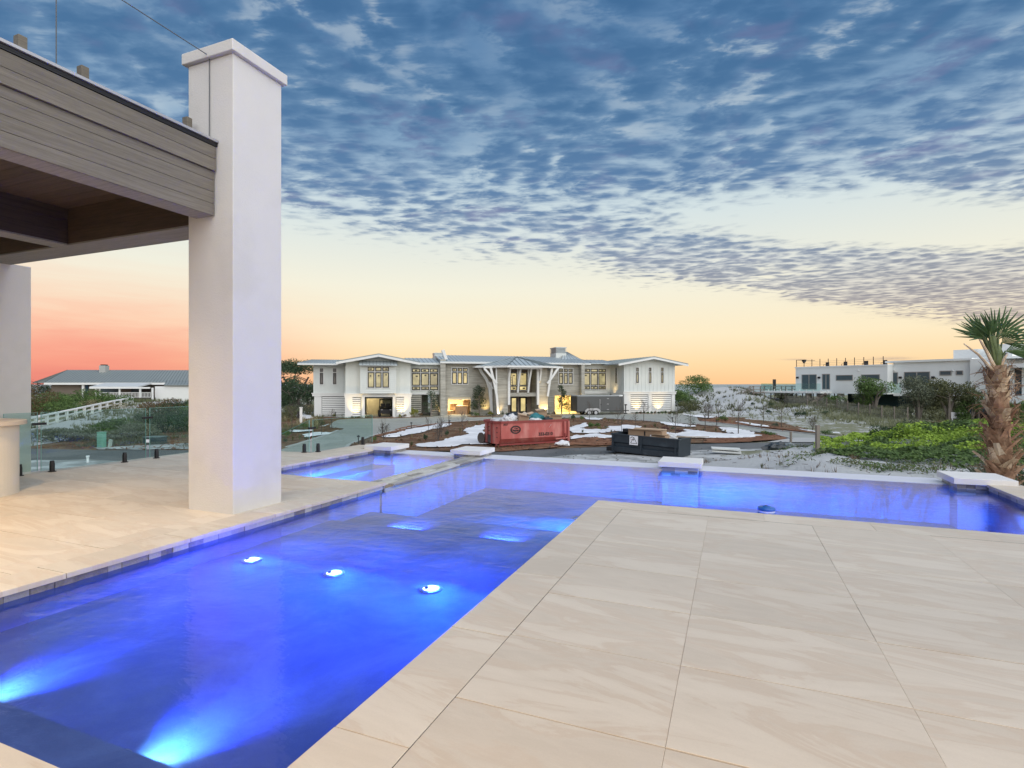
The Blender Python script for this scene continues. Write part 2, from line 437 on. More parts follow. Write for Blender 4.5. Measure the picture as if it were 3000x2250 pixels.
def strip_tile(l, h, th=.012):
    k = (round(l, 3), round(h, 3))
    if k not in strip_cache: strip_cache[k] = MB().box(0, th, -l/2, l/2, -h/2, h/2).mesh('tile', m_ledger, fix=True)
    return strip_cache[k]
rs = random.Random(5)
def tile_band(u, v0, v1, face, along='v'):
    """two courses of split-face tile on a pool wall; face = +1 looks towards +u"""
    for row, z in enumerate((-.060,)):
        x = v0 - rs.uniform(0, .12)
        while x < v1:
            l = rs.choice((.10, .14, .15, .2)); a, b = max(x, v0), min(x+l, v1); x += l
            if b-a < .04: continue
            pr = rs.uniform(-.004, .004)
            o = inst('tile', strip_tile(b-a-.004, .044), basin)
            if along == 'v':
                o.location = (u+pr-(.02 if face > 0 else -.02), (a+b)/2, z); o.rotation_euler = (0, 0, 0 if face > 0 else pi)
            else:
                o.location = ((a+b)/2, u+pr-(.02 if face > 0 else -.02), z); o.rotation_euler = (0, 0, pi/2 if face > 0 else -pi/2)
tile_band(UL, VN, 6.0, 1); tile_band(SL, VS, 9.05, 1); tile_band(UR, VD+.1, 8.9, -1)
tile_band(6.04, SR+.03, UL-.004, 1, 'u')
# stone-topped divider between the spa and the pool, water sliding over it
div = MB().box(SR+.01, UL-.01, 6.05, 9.1, -.134, -.075).build('spa_divider', m_grout, None, (0, 0, 0), DECK_ROT)
tag(div, kind='structure')
ledge_meshes = []
for k in range(6):
    b = MB(); w, l = .098, .26 + .05*k
    b.cbox(-w/2, w/2, -l/2, l/2, -.02, 0, .006)
    ledge_meshes.append((l, b.mesh('stone', m_ledger, fix=True)))
for c in range(4):
    v = 6.06 + c*.07
    while v < 9.05:
        l, me = rs.choice(ledge_meshes)
        inst('stone', me, div, (SR+.06+c*.1, v+l/2, -.052 + rs.uniform(-.006, .006)), (rs.uniform(-.02, .02), rs.uniform(-.03, .03), 0)); v += l+.006
# weir (wet white edge) of pool and spa
m_weir = material('wet_white_tile_glow', (.60, .62, .70), .38, .06, 9, bump=.08, bs=18, spec=.25)  # blue glow of the pool water put into the base colour
w = MB(); w.box(SL-.15, UR-.3, VE, VE+.54, -2.5, ZW+.004)
weir = w.build('infinity_weir', m_weir, None, (0, 0, 0), DECK_ROT, bevel=.01); tag(weir, kind='structure')

def schlick(nt, f0, normal=None):
    E.nt = nt; lw_ = nt.nodes.new('ShaderNodeLayerWeight'); lw_.inputs['Blend'].default_value = .5
    if normal is not None: nt.links.new(normal, lw_.inputs['Normal'])
    f = E(lw_.outputs['Facing']); return E.m('POWER', f, 5.0)*(1-f0) + f0
def water_mat(name, tint):
    m = bpy.data.materials.new(name); m.use_nodes = True; nt = m.node_tree; nt.nodes.clear(); E.nt = nt
    geo = nt.nodes.new('ShaderNodeNewGeometry')
    mp = nt.nodes.new('ShaderNodeMapping'); mp.vector_type = 'TEXTURE'; mp.inputs['Rotation'].default_value = (0, 0, DECK_ROT + .2); mp.inputs['Scale'].default_value = (1.0, .6, 1)
    nt.links.new(geo.outputs['Position'], mp.inputs['Vector']); v = E(mp.outputs[0])
    h = ntex(v, 3.2, 3, .5, .5)*.7 + ntex(v, 13, 3, .55, .3)*.22
    bn = nt.nodes.new('ShaderNodeBump'); bn.inputs['Strength'].default_value = .24; bn.inputs['Distance'].default_value = .03
    nt.links.new(h.s, bn.inputs['Height'])
    fr = schlick(nt, .02, bn.outputs[0])
    tr = nt.nodes.new('ShaderNodeBsdfTransparent'); tr.inputs['Color'].default_value = (*tint, 1)
    gl = nt.nodes.new('ShaderNodeBsdfGlossy'); gl.inputs['Roughness'].default_value = .07; gl.inputs['Color'].default_value = (.72, .70, .78, 1); nt.links.new(bn.outputs[0], gl.inputs['Normal'])
    mx = nt.nodes.new('ShaderNodeMixShader'); nt.links.new(fr.s, mx.inputs[0]); nt.links.new(tr.outputs[0], mx.inputs[1]); nt.links.new(gl.outputs[0], mx.inputs[2])
    o = nt.nodes.new('ShaderNodeOutputMaterial'); nt.links.new(mx.outputs[0], o.inputs['Surface'])
    return m
m_water = water_mat('pool_water', (.62, .74, 1.0))
wm = MB()
def sheet(mb, u0, u1, v0, v1, z):
    mb.add([(u0, v0, z), (u1, v0, z), (u1, v1, z), (u0, v1, z)], [(0, 1, 2, 3)])
sheet(wm, UL, UR0, VN-.01, VD, ZW); sheet(wm, UL, UR, VD, VE+.01, ZW)
pw_ = wm.build('pool_water', m_water, None, (0, 0, 0), DECK_ROT); tag(pw_, kind='structure')
sm = MB(); sheet(sm, SL, SR+.012, VS-.01, VE+.01, ZW+.006)
sw = sm.build('spa_water', m_water, None, (0, 0, 0), DECK_ROT); tag(sw, kind='structure')

# ------------------------------------------------------------------ lights under water
def ripple(o, scale=9.0):
    """light coming through a moving surface is never even: ridged ripples across the beam"""
    d = o.data; d.use_nodes = True; nt = d.node_tree; E.nt = nt; em = nt.nodes['Emission']
    tc_ = nt.nodes.new('ShaderNodeTexCoord'); v = E(tc_.outputs['Normal'])
    n = ntex(v, scale, 4, .6, 1.2); n2_ = ntex(v, scale*.35, 2, .5)
    r_ = 1.0 - E.m('ABSOLUTE', (n-.5)*5.0)
    r_ = E.m('MAXIMUM', r_, 0.0); s_ = r_*r_*1.1 + sstep(.3, .7, n2_)*.7 + .25
    nt.links.new(s_.s, em.inputs['Strength'])
def wash(parent, loc, e, col, tilt, cone, sx=4.0, size=.006, name='bulb', blend=1.0):
    """flat, wide lens: a spot spread sideways that stays below the horizontal, as a niche light does under water"""
    o = lamp(name, 'SPOT', loc, e, col, parent, size, (0, cos(radians(tilt)), -sin(radians(tilt))), cone, blend); o.scale = (sx, 1, 1); ripple(o); return o
m_lens = material('lit_lens', (.9, .95, 1), .3, 0, emit=(.72, .86, 1.0), estr=5.0)
m_dark = material('black_metal', (.012, .012, .014), .42, .2, 8, spec=.4)
m_steel = material('brushed_steel', (.45, .46, .48), .35, .1, 20, metal=.9)
BLUE = (.005, .05, 1.0)
def riser_light(u, v, z, label, energy, spread=110, tilt=-.30, len_=.048):
    t = thing('pool_light', P(u, v, z), DECK_ROT, label, 'pool light', 'lights under the pool water')
    r = MB(); r.lathe([(len_*.86, 0), (len_, .002), (len_, .012), (len_*.9, .014)], 20)
    o = r.build('ring', m_steel, t); o.rotation_euler = (-pi/2, 0, 0)
    l = MB(); l.lathe([(0.0005, .012), (len_*.5, .011), (len_*.86, .006)], 20)
    o = l.build('lens', m_lens, t); o.rotation_euler = (-pi/2, 0, 0)
    wash(t, (0, .02, .045), energy*.8, BLUE, 21, 42, 2.4)
    wash(t, (0, .02, .045), energy*.45, BLUE, 10, 20, 2.0)
    lamp('bulb_core', 'SPOT', (0, .02, .045), 16, (.34, .80, 1.0), t, .01, (0, 1, -.7), 74, 1.0).scale = (1.3, 1, 1)
    return t
riser_light(-2.22, 1.425, ZB-.07, 'bright blue pool light in the bench riser nearest the deck corner', 120, 100)
riser_light(-3.42, 1.425, ZB-.075, 'bright blue pool light in the bench riser by the left wall', 120, 100)
def slot_light(u, label):
    t = thing('pool_light', P(u, 5.032, ZSH-.03), DECK_ROT, label, 'pool light', 'lights under the pool water')
    MB().box(-.19, .19, 0, .012, -.026, .026).build('ring', m_steel, t)
    MB().box(-.17, .17, .013, .017, -.016, .016).build('lens', m_lens, t)
    for x in (-.13, 0, .13):
        wash(t, (x, .03, .02), 60, BLUE, 16, 32, 2.5)
        lamp('bulb_core', 'SPOT', (x, .03, .02), 14, (.40, .80, 1.0), t, .008, (0, 1, -.30), 50, 1.0)
slot_light(-3.41, 'glowing slot light at the shelf step, left of the pair')
slot_light(-2.25, 'glowing slot light at the shelf step, right of the pair')
def bubbler(u, v, label):
    t = thing('pool_light', P(u, v, ZSH+.001), DECK_ROT, label, 'pool light', 'lights under the pool water')
    MB().lathe([(.085, 0), (.085, .012), (.062, .016)], 24).build('ring', m_steel, t)
    MB().lathe([(.0005, .026), (.03, .023), (.062, .012)], 24).build('lens', m_lens, t)
    MB().lathe([(.0005, .034), (.014, .033), (.016, .02)], 12, (-.02, -.03, 0)).build('nozzle', m_dark, t)
    lamp('bulb', 'POINT', (0, 0, .07), 7.0, BLUE, t, .006)
    for x_, tl_, e_, s_ in ((0, 9, 210, 6.0), (0, 15, 150, 4.0), (.42, 15, 120, 4.0), (0, 28, 55, 2.6), (.42, 28, 30, 2.6), (0, 44, 14, 1.6)):  # added spots off the lens, evening the blue glow on the shelf
        o = wash(t, (x_, .22, .165), e_*.85, BLUE, tl_, tl_*2, s_, name='fill_wash'); o.rotation_euler = Vector((0, -cos(radians(tl_)), -sin(radians(tl_)))).to_track_quat('-Z', 'Y').to_euler()
    for tl_, e_ in ((10, 130), (24, 40), (46, 9)): wash(t, (.2, -.22, .165), e_, (.012, .10, 1.0), tl_, tl_*2, 5.0, name='fill_far')  # added spots evening the glow beyond the row of lenses
bubbler(-3.93, 3.60, 'white floor light under the water in line with the white column')
bubbler(-3.03, 3.60, 'white floor light under the water, centre of the row of three')
bubbler(-2.12, 3.60, 'white floor light under the water nearest the right deck')
AZURE = (.025, .25, 1.0)
def wall_light(u, v, ang, e, label):
    t = thing('pool_light', P(u, v, -.36), DECK_ROT + ang, label, 'pool light', 'lights under the pool water')
    r = MB(); r.lathe([(.08, 0), (.095, .002), (.095, .014), (.085, .016)], 20); o = r.build('ring', m_steel, t); o.rotation_euler = (-pi/2, 0, 0)
    l = MB(); l.lathe([(.0005, .012), (.05, .011), (.08, .006)], 20); o = l.build('lens', m_lens, t); o.rotation_euler = (-pi/2, 0, 0)
    wash(t, (0, .06, .12), e, AZURE, 4.5, 16, 8.0); wash(t, (0, .06, .24), e*.35, AZURE, 20, 40, 4.0); wash(t, (0, .06, .24), e*.08, AZURE, 40, 80, 2.0, name='bulb_near')
wall_light(-.9, VD+.01, radians(12), 800, 'submerged light under the far edge of the right deck')
wall_light(1.6, VD+.01, 0, 750, 'submerged light under the right deck near the floating dispenser')
wall_light(SL+.6, VS+.41, 0, 1300, 'submerged light in the wall of the small spa pool')

# added fill spots without fixtures below the infinity edge, evening the far pool's blue
for u in (-2.3, -1.2, .3, 1.9):
    o = wash(weir, (u, VE-.02, -.105), 1000, AZURE, 9, 18, 8.0, name='edge_fill'); o.rotation_euler = Vector((0, -cos(radians(9)), -sin(radians(9)))).to_track_quat('-Z', 'Y').to_euler()
o = wash(weir, (-5.6, VE-.02, -.105), 900, AZURE, 9, 18, 8.0, name='edge_fill'); o.rotation_euler = Vector((0, -cos(radians(9)), -sin(radians(9)))).to_track_quat('-Z', 'Y').to_euler()
o = wash(basin, (UR-.05, 7.5, -.22), 2600, AZURE, 4, 14, 7.0, name='side_fill'); o.rotation_euler = Vector((-1, .05, -.045)).to_track_quat('-Z', 'Y').to_euler()  # added fill spot without a fixture, turns the divider's side blue
# drain rings on the floor of the far pool
for u, v in ((-1.85, 6.35), (-2.0, 7.6)):
    dr = MB().lathe([(.09, 0), (.12, 0), (.125, .006), (.12, .012), (.09, .012)], 28).build('floor_drain', m_dark, basin, (u, v, ZDEEP))

# floating dispenser
fl = thing('chlorine_dispenser', P(.33, 6.46, ZW-.02), DECK_ROT, 'blue and white ringed chlorine dispenser floating at the deck edge', 'pool float')
fl.scale = (.8, .8, .8)
m_blue = material('blue_plastic', (.02, .12, .42), .3, .06); m_wp = material('white_plastic', (.75, .75, .78), .35, .05)
MB().lathe([(.03, .118), (.045, .115), (.05, .10), (.085, .105), (.105, .097), (.112, .08), (.112, .062), (.10, .058)], 32).build('float_lid', m_blue, fl, smooth=True)
MB().lathe([(.098, .060), (.107, .056), (.107, .034), (.098, .030)], 32).build('white_band', m_wp, fl, smooth=True)
MB().lathe([(.098, .032), (.110, .028), (.110, -.02), (.09, -.05), (.03, -.06)], 32).build('float_body', m_blue, fl, smooth=True)
MB().lathe([(.0005, .112), (.03, .112)], 20).build('lid_hole', m_dark, fl)

# four capped piers along the infinity edge
m_pier = material('pier_ledger', (.30, .27, .24), .5, .35, 8, bump=.5, bs=25, base2=(.48, .45, .42), s2=9)
def cap(u0, u1, v0, v1, label):
    t = thing('pool_pier', P((u0+u1)/2, (v0+v1)/2, 0), DECK_ROT, label, 'pool pier', 'white capped piers on the infinity edge')
    w_, l_ = (u1-u0)/2, (v1-v0)/2
    MB().box(-w_, w_, -l_, l_, -.016, .066).build('cap_slab', m_cap, t, bevel=.006)
    MB().box(-w_+.06, w_-.06, -l_+.06, l_-.06, -.12, -.016).build('pier_core', m_grout, t)
    MB().box(-w_+.055, w_-.055, -l_+.055, l_-.055, -1.0, -.1205).build('pier_base', m_pool, t)
    for (sx, sy) in ((0, -1), (1, 0), (-1, 0)):
        for row in range(3):
            x = -(w_ if sx == 0 else l_)+.05; lim = -x
            while x < lim-.02:
                l = min(rs.choice((.1, .14, .2)), lim-x); z = -.046-.047*row
                o = inst('tile', strip_tile(round(l-.004, 3), .043), t)
                mid = x+l/2
                if sx == 0: o.location = (mid, -l_+.06, z); o.rotation_euler = (0, 0, -pi/2)
                else: o.location = (sx*(w_-.06), mid, z); o.rotation_euler = (0, 0, 0 if sx > 0 else pi)
                x += l
cap(-6.86, -6.22, 9.04, 9.69, 'white capped pier at the far corner of the spa')
cap(-4.93, -4.30, 9.08, 9.73, 'white capped pier where the stone divider meets the infinity edge')
cap(-1.11, -.46, 8.94, 9.60, 'white capped pier in the middle of the infinity edge before the black dumpster')
cap(2.69, 3.36, 8.84, 9.50, 'white capped pier beside the palm at the right end of the pool')

# ------------------------------------------------------------------ columns and pergola
CU0, CU1, CV0, CV1 = -5.25, -4.62, 4.00, 4.63
m_trimw = material('white_trim', (.70, .69, .665), .5, .05, 5)
def column(u0, u1, v0, v1, ztop, label, capped):
    t = thing('column', P((u0+u1)/2, (v0+v1)/2, 0), DECK_ROT, label, 'column')
    a, b = (u1-u0)/2, (v1-v0)/2
    MB().box(-a, a, -b, b, -.012, ztop).build('shaft', m_plaster_white, t, bevel=.006)
    if capped:
        MB().box(-a-.045, a+.045, -b-.045, b+.045, ztop+.002, ztop+.115).build('cap_slab', m_plaster_white, t, bevel=.008)
    return t
colA = column(CU0, CU1, CV0, CV1, 4.60, 'tall white stucco column with a square cap at the pool edge', True)
colB = column(-10.08, -9.45, 4.10, 4.73, 2.995, 'white stucco column under the pergola behind the glass fence', False)

def wood(name, a, b, ang, rough=.7):
    m = bpy.data.materials.new(name); m.use_nodes = True; nt = m.node_tree; E.nt = nt
    bs = nt.nodes['Principled BSDF']; geo = nt.nodes.new('ShaderNodeNewGeometry')
    mp = nt.nodes.new('ShaderNodeMapping'); mp.vector_type = 'TEXTURE'; mp.inputs['Rotation'].default_value = (0, 0, ang); mp.inputs['Scale'].default_value = (1/1.2, 1/30, 1/30)
    nt.links.new(geo.outputs['Position'], mp.inputs['Vector'])
    oi = nt.nodes.new('ShaderNodeObjectInfo'); r = E(oi.outputs['Random'])
    sp = nt.nodes.new('ShaderNodeSeparateXYZ'); nt.links.new(mp.outputs[0], sp.inputs[0])
    v = comb(E(sp.outputs[0]) + r*30, E(sp.outputs[1]), E(sp.outputs[2]))
    g = ntex(v, 1.6, 5, .65, .6); g2 = ntex(v, 6.0, 4, .7)
    c = mixc(sstep(.3, .7, g*.6+g2*.4), a, b)
    k = r*.16+.92; kk = nt.nodes.new('ShaderNodeCombineColor'); [nt.links.new(k.s, kk.inputs[i]) for i in range(3)]
    c = mixc(1.0, c, E(kk.outputs[0]), 'MULTIPLY'); nt.links.new(c.s, bs.inputs['Base Color']); bs.inputs['Roughness'].default_value = rough
    bn = nt.nodes.new('ShaderNodeBump'); bn.inputs['Strength'].default_value = .3; bn.inputs['Distance'].default_value = .004
    nt.links.new(g2.s, bn.inputs['Height']); nt.links.new(bn.outputs[0], bs.inputs['Normal'])
    return m
AV = DECK_ROT + pi/2          # grain along v
AU = DECK_ROT                    # grain along u
m_fascia = wood('grey_composite_board', (.12, .105, .082), (.20, .178, .142), AV)
m_brown_u = wood('brown_board', (.042, .028, .020), (.082, .055, .038), AU)
m_brown_v = wood('brown_board_lengthwise', (.034, .024, .018), (.066, .046, .034), AV)
m_greyu = wood('grey_soffit_board', (.17, .16, .145), (.26, .25, .225), AU)
m_metal = material('zinc_flashing', (.42, .42, .44), .4, .08, 6, metal=.6)
pg = thing('pergola', P(-4.87, 3.99, 3.0), DECK_ROT, 'dark wood pergola roof with deep grey fascia resting against the white column', 'pergola')
# local frame: origin at the beam's end on the column face; -y towards the house, +x to the pool
B0, B1 = -8.2, 0.0
core = MB(); core.box(-.235, -.016, B0, B1-.004, .02, .70); core.build('beam_core', m_brown_v, pg)
zs = [0.0, .119, .238, .357, .445]
for i in range(4): MB().box(-.014, .006, B0, B1-.003, zs[i]+.0015, zs[i+1]-.0015).build('board', m_fascia, pg, bevel=.002)
for i in range(2): MB().box(-.012, .032, B0, B1-.003, .447+.122*i, .447+.122*(i+1)-.003).build('board', m_fascia, pg, bevel=.002)
MB().box(-.25, -.016, B0, B1-.003, 0.0, .019).build('board', m_greyu, pg)
MB().box(-.253, -.236, B0, B1-.003, .02, .42).build('board', m_brown_v, pg)
MB().box(-.30, .038, B0, B1+.01, .694, .708).box(.024, .040, B0, B1+.01, .708, .73).build('drip_edge', m_dark, pg)
MB().box(-.30, .060, B0, B1+.015, .731, .757).build('metal_coping', m_metal, pg, bevel=.003)
# cross beam between the columns, standing just behind the column face
cb0, cb1 = .125, .50
for z0, z1 in ((.0, .14), (.1415, .28), (.2815, .42)): MB().box(-5.35, -.383, cb0, cb0+.02, z0, z1).build('board', m_brown_u, pg)
MB().box(-5.35, -.383, cb0+.021, cb1-.02, .02, .70).build('cross_beam_core', m_brown_u, pg)
MB().box(-5.35, -.383, cb0, cb1, -.019, -.0005).build('board', m_greyu, pg)
for z0, z1 in ((.0, .23), (.233, .46), (.463, .70)): MB().box(-5.35, -.383, cb1-.018, cb1, z0, z1).build('board', m_greyu, pg)
# second long beam and ceiling boards
for x0 in (-2.88, -5.2):
    MB().box(x0+.02, x0+.26, B0, cb0-.003, .02, .41).build('long_beam_core', m_brown_v, pg)
    for z0, z1 in ((.0, .14), (.1415, .28), (.2815, .42)): MB().box(x0+.262, x0+.28, B0, cb0-.003, z0, z1).build('board', m_brown_v, pg)
    MB().box(x0, x0+.28, B0, cb0-.003, -.018, -.0005).build('board', m_greyu, pg)
v = cb0-.003; k = 0
while v > B0:
    MB().box(-5.4, -.256, max(v-.14, B0), v-.003, .42, .44).build('ceiling_board', m_brown_u, pg); v -= .14
MB().box(-5.5, -.28, B0, cb1-.02, .702, .725).build('roof_deck', m_dark, pg)
for yy in (-1.49, -1.05, -.09):
    MB().box(-.30, -.23, yy-.03, yy+.03, .757, 1.0).build('roof_bracket', m_fascia, pg, bevel=.004)
    MB().box(-.235, -.225, yy-.05, yy+.05, .757, .80).build('roof_bracket_plate', m_metal, pg)
# recessed lamps in the pergola ceiling
WARM = (1.0, .72, .42)
def downlight(name, loc, e, label, spot=115, parent_rot=DECK_ROT, size=.06):
    t = thing(name, loc, parent_rot, label, 'ceiling lamp')
    MB().lathe([(.05, 0), (.075, 0), (.075, -.008), (.05, -.012)], 20).build('trim_ring', m_metal, t)
    MB().lathe([(.0005, .004), (.05, .0)], 20).build('lens', material('warm_lens', (1, .9, .7), .4, 0, emit=(1, .8, .5), estr=4), t)
    lamp('bulb', 'SPOT', (0, 0, -.03), e, WARM, t, size, (0, 0, -1), spot, .8)
downlight('recessed_lamp', P(-6.4, 2.6, 3.417), 190, 'recessed warm lamp in the pergola ceiling nearest the column')
downlight('recessed_lamp', P(-8.7, 1.6, 3.417), 170, 'recessed warm lamp in the pergola ceiling above the bar counter')
downlight('recessed_lamp', P(-6.2, -.4, 3.417), 200, 'recessed warm lamp in the pergola ceiling close to the house')
# house soffit behind the viewpoint with its lamps
sof = MB().box(-3.6, 6.0, -6.5, -1.2, 3.25, 3.55).build('house_soffit', m_plaster_white, None, (0, 0, 0), DECK_ROT)
tag(sof, 'white soffit of the house behind the pool deck', 'soffit')
for u in (-2.6, .2, 2.6):
    downlight('soffit_lamp', P(u, -1.6, 3.245), 230, {-2.6: 'soffit lamp over the near end of the pool', .2: 'soffit lamp in the middle of the house eave', 2.6: 'soffit lamp over the right deck'}[u], 140)

# thin cable strung to the column and hanging cable
m_cable = material('steel_cable', (.10, .11, .12), .5, .05)
MB().tube([P(-4.93, 3.985, 2.0+1.76), P(-4.93, 3.985, 4.63)], .0045, 5).build('cable', m_cable); tag(bpy.data.objects['cable'], 'thin cable running down the face of the tall column', 'cable')
ca = MB().tube([P(-4.93, 3.98, 4.63), P(-4.93, 2.0, 4.66), P(-4.93, -2.0, 4.64)], .005, 5).build('overhead_cable', m_cable); tag(ca, 'thin cable strung across the sky to the top of the column', 'cable')
cb = MB().tube([P(-4.99, 2.665, 3.75), P(-4.99, 2.665, 5.9)], .0045, 5).build('vertical_wire', m_cable); tag(cb, 'upright wire rising from the pergola roof edge', 'wire')

# ------------------------------------------------------------------ bar counter at the left
ct = thing('bar_counter', P(-8.175, 3.56, 0), DECK_ROT, 'cream round-ended bar counter with a stone top', 'bar counter')
def stadium(r, x0, n=20):
    return [(x0, -r)] + [(r*sin(t), -r*cos(t)) for t in [pi*k/n for k in range(n+1)]] + [(x0, r)]
m_cream = material('cream_stucco', (.66, .61, .52), .7, .06, 2, bump=.15, bs=70)
MB().prism(stadium(.37, -2.5, 28), -.01, .815).build('counter_body', m_cream, ct, smooth=False)
MB().prism(stadium(.44, -2.5, 28), .817, .868).build('counter_top', material('counter_stone', (.58, .50, .40), .35, .15, 6, base2=(.48, .38, .28), s2=3), ct, bevel=.004)

# ------------------------------------------------------------------ glass fence on spigots
def glass_mat(name, tint, edge=False):
    m = bpy.data.materials.new(name); m.use_nodes = True; nt = m.node_tree; nt.nodes.clear()
    fr = schlick(nt, .035)
    tr = nt.nodes.new('ShaderNodeBsdfTransparent'); tr.inputs['Color'].default_value = (*tint, 1)
    gl = nt.nodes.new('ShaderNodeBsdfGlossy'); gl.inputs['Roughness'].default_value = .01; gl.inputs['Color'].default_value = (.85, .95, .93, 1)
    mx = nt.nodes.new('ShaderNodeMixShader'); nt.links.new(fr.s, mx.inputs[0]); nt.links.new(tr.outputs[0], mx.inputs[1]); nt.links.new(gl.outputs[0], mx.inputs[2])
    o = nt.nodes.new('ShaderNodeOutputMaterial'); nt.links.new(mx.outputs[0], o.inputs['Surface']); return m
m_glass = glass_mat('clear_glass', (.84, .925, .91)); m_gedge = material('glass_edge', (.20, .42, .38), .15, .05)
def glass_panel(a, b, z0, z1, label, spig, z1b=None, spig_h=.165):
    """pane from pool-frame point a to b; spig = distances along it where spigots stand"""
    d = Vector((b[0]-a[0], b[1]-a[1])); L = d.length; ang = atan2(d.y, d.x)
    t = thing('glass_fence_panel', P(a[0], a[1], 0), DECK_ROT + ang, label, 'glass panel', 'frameless glass fence panels')
    z1b = z1 if z1b is None else z1b
    g = MB(); h = .006
    for y in (-h, h): g.add([(0, y, z0), (L, y, z0), (L, y, z1b), (0, y, z1)], [(0, 1, 2, 3) if y < 0 else (3, 2, 1, 0)])
    g.build('pane', m_glass, t)
    e = MB(); e.bar((0, 0, z0), (0, 0, z1), .0125, .004); e.bar((L, 0, z0), (L, 0, z1b), .0125, .004); e.bar((0, 0, z1), (L, 0, z1b), .0125, .004)
    e.build('pane_edge', m_gedge, t)
    for s_ in spig:
        k = MB(); k.lathe([(.052, 0), (.052, .012), (.03, .014)], 4, (s_, 0, .001), pi/4, pi/4+2*pi)
        k.lathe([(.034, .012), (.034, .11), (.027, spig_h), (.0005, spig_h+.003)], 8, (s_, 0, 0))
        k.build('spigot', m_dark, t)
    return t
def clamp(u, v, z, along_v=True):
    c = MB(); c.box(-.02, .02, -.085, .085, -.017, .017)
    return c.build('glass_clamp', m_dark, None, P(u, v, z), DECK_ROT if along_v else DECK_ROT+pi/2, bevel=.002)
GU = -9.35
glass_panel((GU, 4.36), (GU, 4.755), .045, .885, 'narrow glass fence panel in front of the left column', [.18])
glass_panel((GU, 4.80), (GU, 6.33), .03, .885, 'glass fence panel between the left column and the first gap', [.14, 1.18])
glass_panel((GU, 6.40), (GU, 8.05), .03, .885, 'glass fence panel running behind the tall column', [.12, 1.4])
glass_panel((-7.36, 8.15), (-7.36, 9.98), .02, .62, 'low glass fence panel on the deck edge left of the spa', [.14, 1.5])
glass_panel((-7.42, 8.12), (-9.0, 8.12), .02, .62, 'sloping-topped glass panel beside the deck steps', [.12], z1b=-.05)
for i, (u, v, z, lab) in enumerate(((GU, 4.778, .72, 'black clamp joining the narrow and the first glass panel'), (GU, 6.365, .72, 'black clamp joining the two long glass panels'),
                                    (-7.37, 8.14, .47, 'black clamp at the corner of the low glass panels'))):
    tag(clamp(u, v, z), lab, 'glass clamp', 'black clamps on the glass fence')
# ------------------------------------------------------------------ terrain
def n2(x, y, s, z=0.0): return noise.noise((x*s, y*s, z))
def terrain(x, y):
    h = GZ
    h += 1.5*ss(24, 40, -x)*ss(36, 70, y)                                        # rise to the grey-roofed house
    near = 1.45*ss(4.5, 9.5, x)*ss(28, 17, y)                                     # sandy bank beside the pool
    bank = 1.40*ss(8, 22, x)*ss(33, 26, y)
    nb = max(near, bank)
    h += nb
    if nb > .03 and y < 40: h += min(nb, .5)*(.42*n2(x, y, .5) + .30*n2(x, y, 1.3, 3) + .13*n2(x, y, 3.2, 7))
    h += .55*exp(-((x-8.6)**2 + (y-9.6)**2)/7.0)
    d1 = 2.95*exp(-((x-33.5)/9.5)**2 - ((y-86)/15.0)**2)                            # white dune
    d2 = 1.15*ss(22, 40, x)*ss(44, 72, y)
    dd = max(d1, d2)
    h += dd
    if dd > .05: h += min(dd, 1.0)*(.62*n2(x, y, .17, 1) + .42*n2(x, y, .5, 5))
    h += .10*n2(x, y, .08, 9)*ss(36, 60, abs(x))
    h -= 6.0*ss(112, 150, y)                                                       # falls to the beach
    return h
def span(a, b, st): return [a + st*i for i in range(int(round((b-a)/st))+1)]
xs = [-900, -500, -300, -200, -150, -120] + span(-100, 4, 2.0) + span(4.6, 30, .55) + span(31, 80, 1.1) + [84, 90, 100, 120, 160, 220, 320, 500, 900]
ys = [-300, -150, -80, -40, -20, -8, 0, 5] + span(8, 33, .55) + span(34, 118, 1.2) + [122, 128, 134, 142, 150, 165, 200]
gv = []; gf = []
for y in ys:
    for x in xs: gv.append((x, y, terrain(x, y) if y > 6 else GZ-.3))
nx = len(xs)
for j in range(len(ys)-1):
    for i in range(nx-1): gf.append((j*nx+i, j*nx+i+1, (j+1)*nx+i+1, (j+1)*nx+i))
def ground_mat():
    m = bpy.data.materials.new('sandy_ground'); m.use_nodes = True; nt = m.node_tree; E.nt = nt
    b = nt.nodes['Principled BSDF']; geo = nt.nodes.new('ShaderNodeNewGeometry'); pos = E(geo.outputs['Position'])
    sp = nt.nodes.new('ShaderNodeSeparateXYZ'); nt.links.new(geo.outputs['Position'], sp.inputs[0]); X, Y = E(sp.outputs[0]), E(sp.outputs[1])
    n = ntex(pos, .35, 6, .68, .6); nf = ntex(pos, 1.7, 6, .72, 1.2); ng = ntex(pos, 9, 4, .7)
    sand = mixc(ng*.5 + nf*.5, (.36, .37, .365), (.60, .61, .60))
    grass = mixc(nf, (.13, .145, .085), (.28, .275, .18))
    # vegetation thins out over the white dune and the bank by the pool
    dune = E.m('EXPONENT', ((X-31.0)*(X-31.0)/120.0 + (Y-78.0)*(Y-78.0)/330.0)*-1.0)
    nearb = sstep(2.0, 6.0, X)*sstep(30.0, 26.0, Y)
    wet = sstep(30, 37, X)*sstep(40, 50, Y)
    thr = .44 + dune*.17 + nearb*.20 - wet*.05
    veg = sstep(thr+.06, thr-.03, 1.0 - (n*.55+nf*.45))
    c = mixc(sstep(thr-.03, thr+.05, n*.5+nf*.5), sand, grass)
    nt.links.new(c.s, b.inputs['Base Color']); b.inputs['Roughness'].default_value = .95; b.inputs['Specular IOR Level'].default_value = .15
    bn = nt.nodes.new('ShaderNodeBump'); bn.inputs['Strength'].default_value = .9; bn.inputs['Distance'].default_value = .12
    hh = nf*.6 + ng*.25 + n*.4; nt.links.new(hh.s, bn.inputs['Height']); nt.links.new(bn.outputs[0], b.inputs['Normal'])
    return m
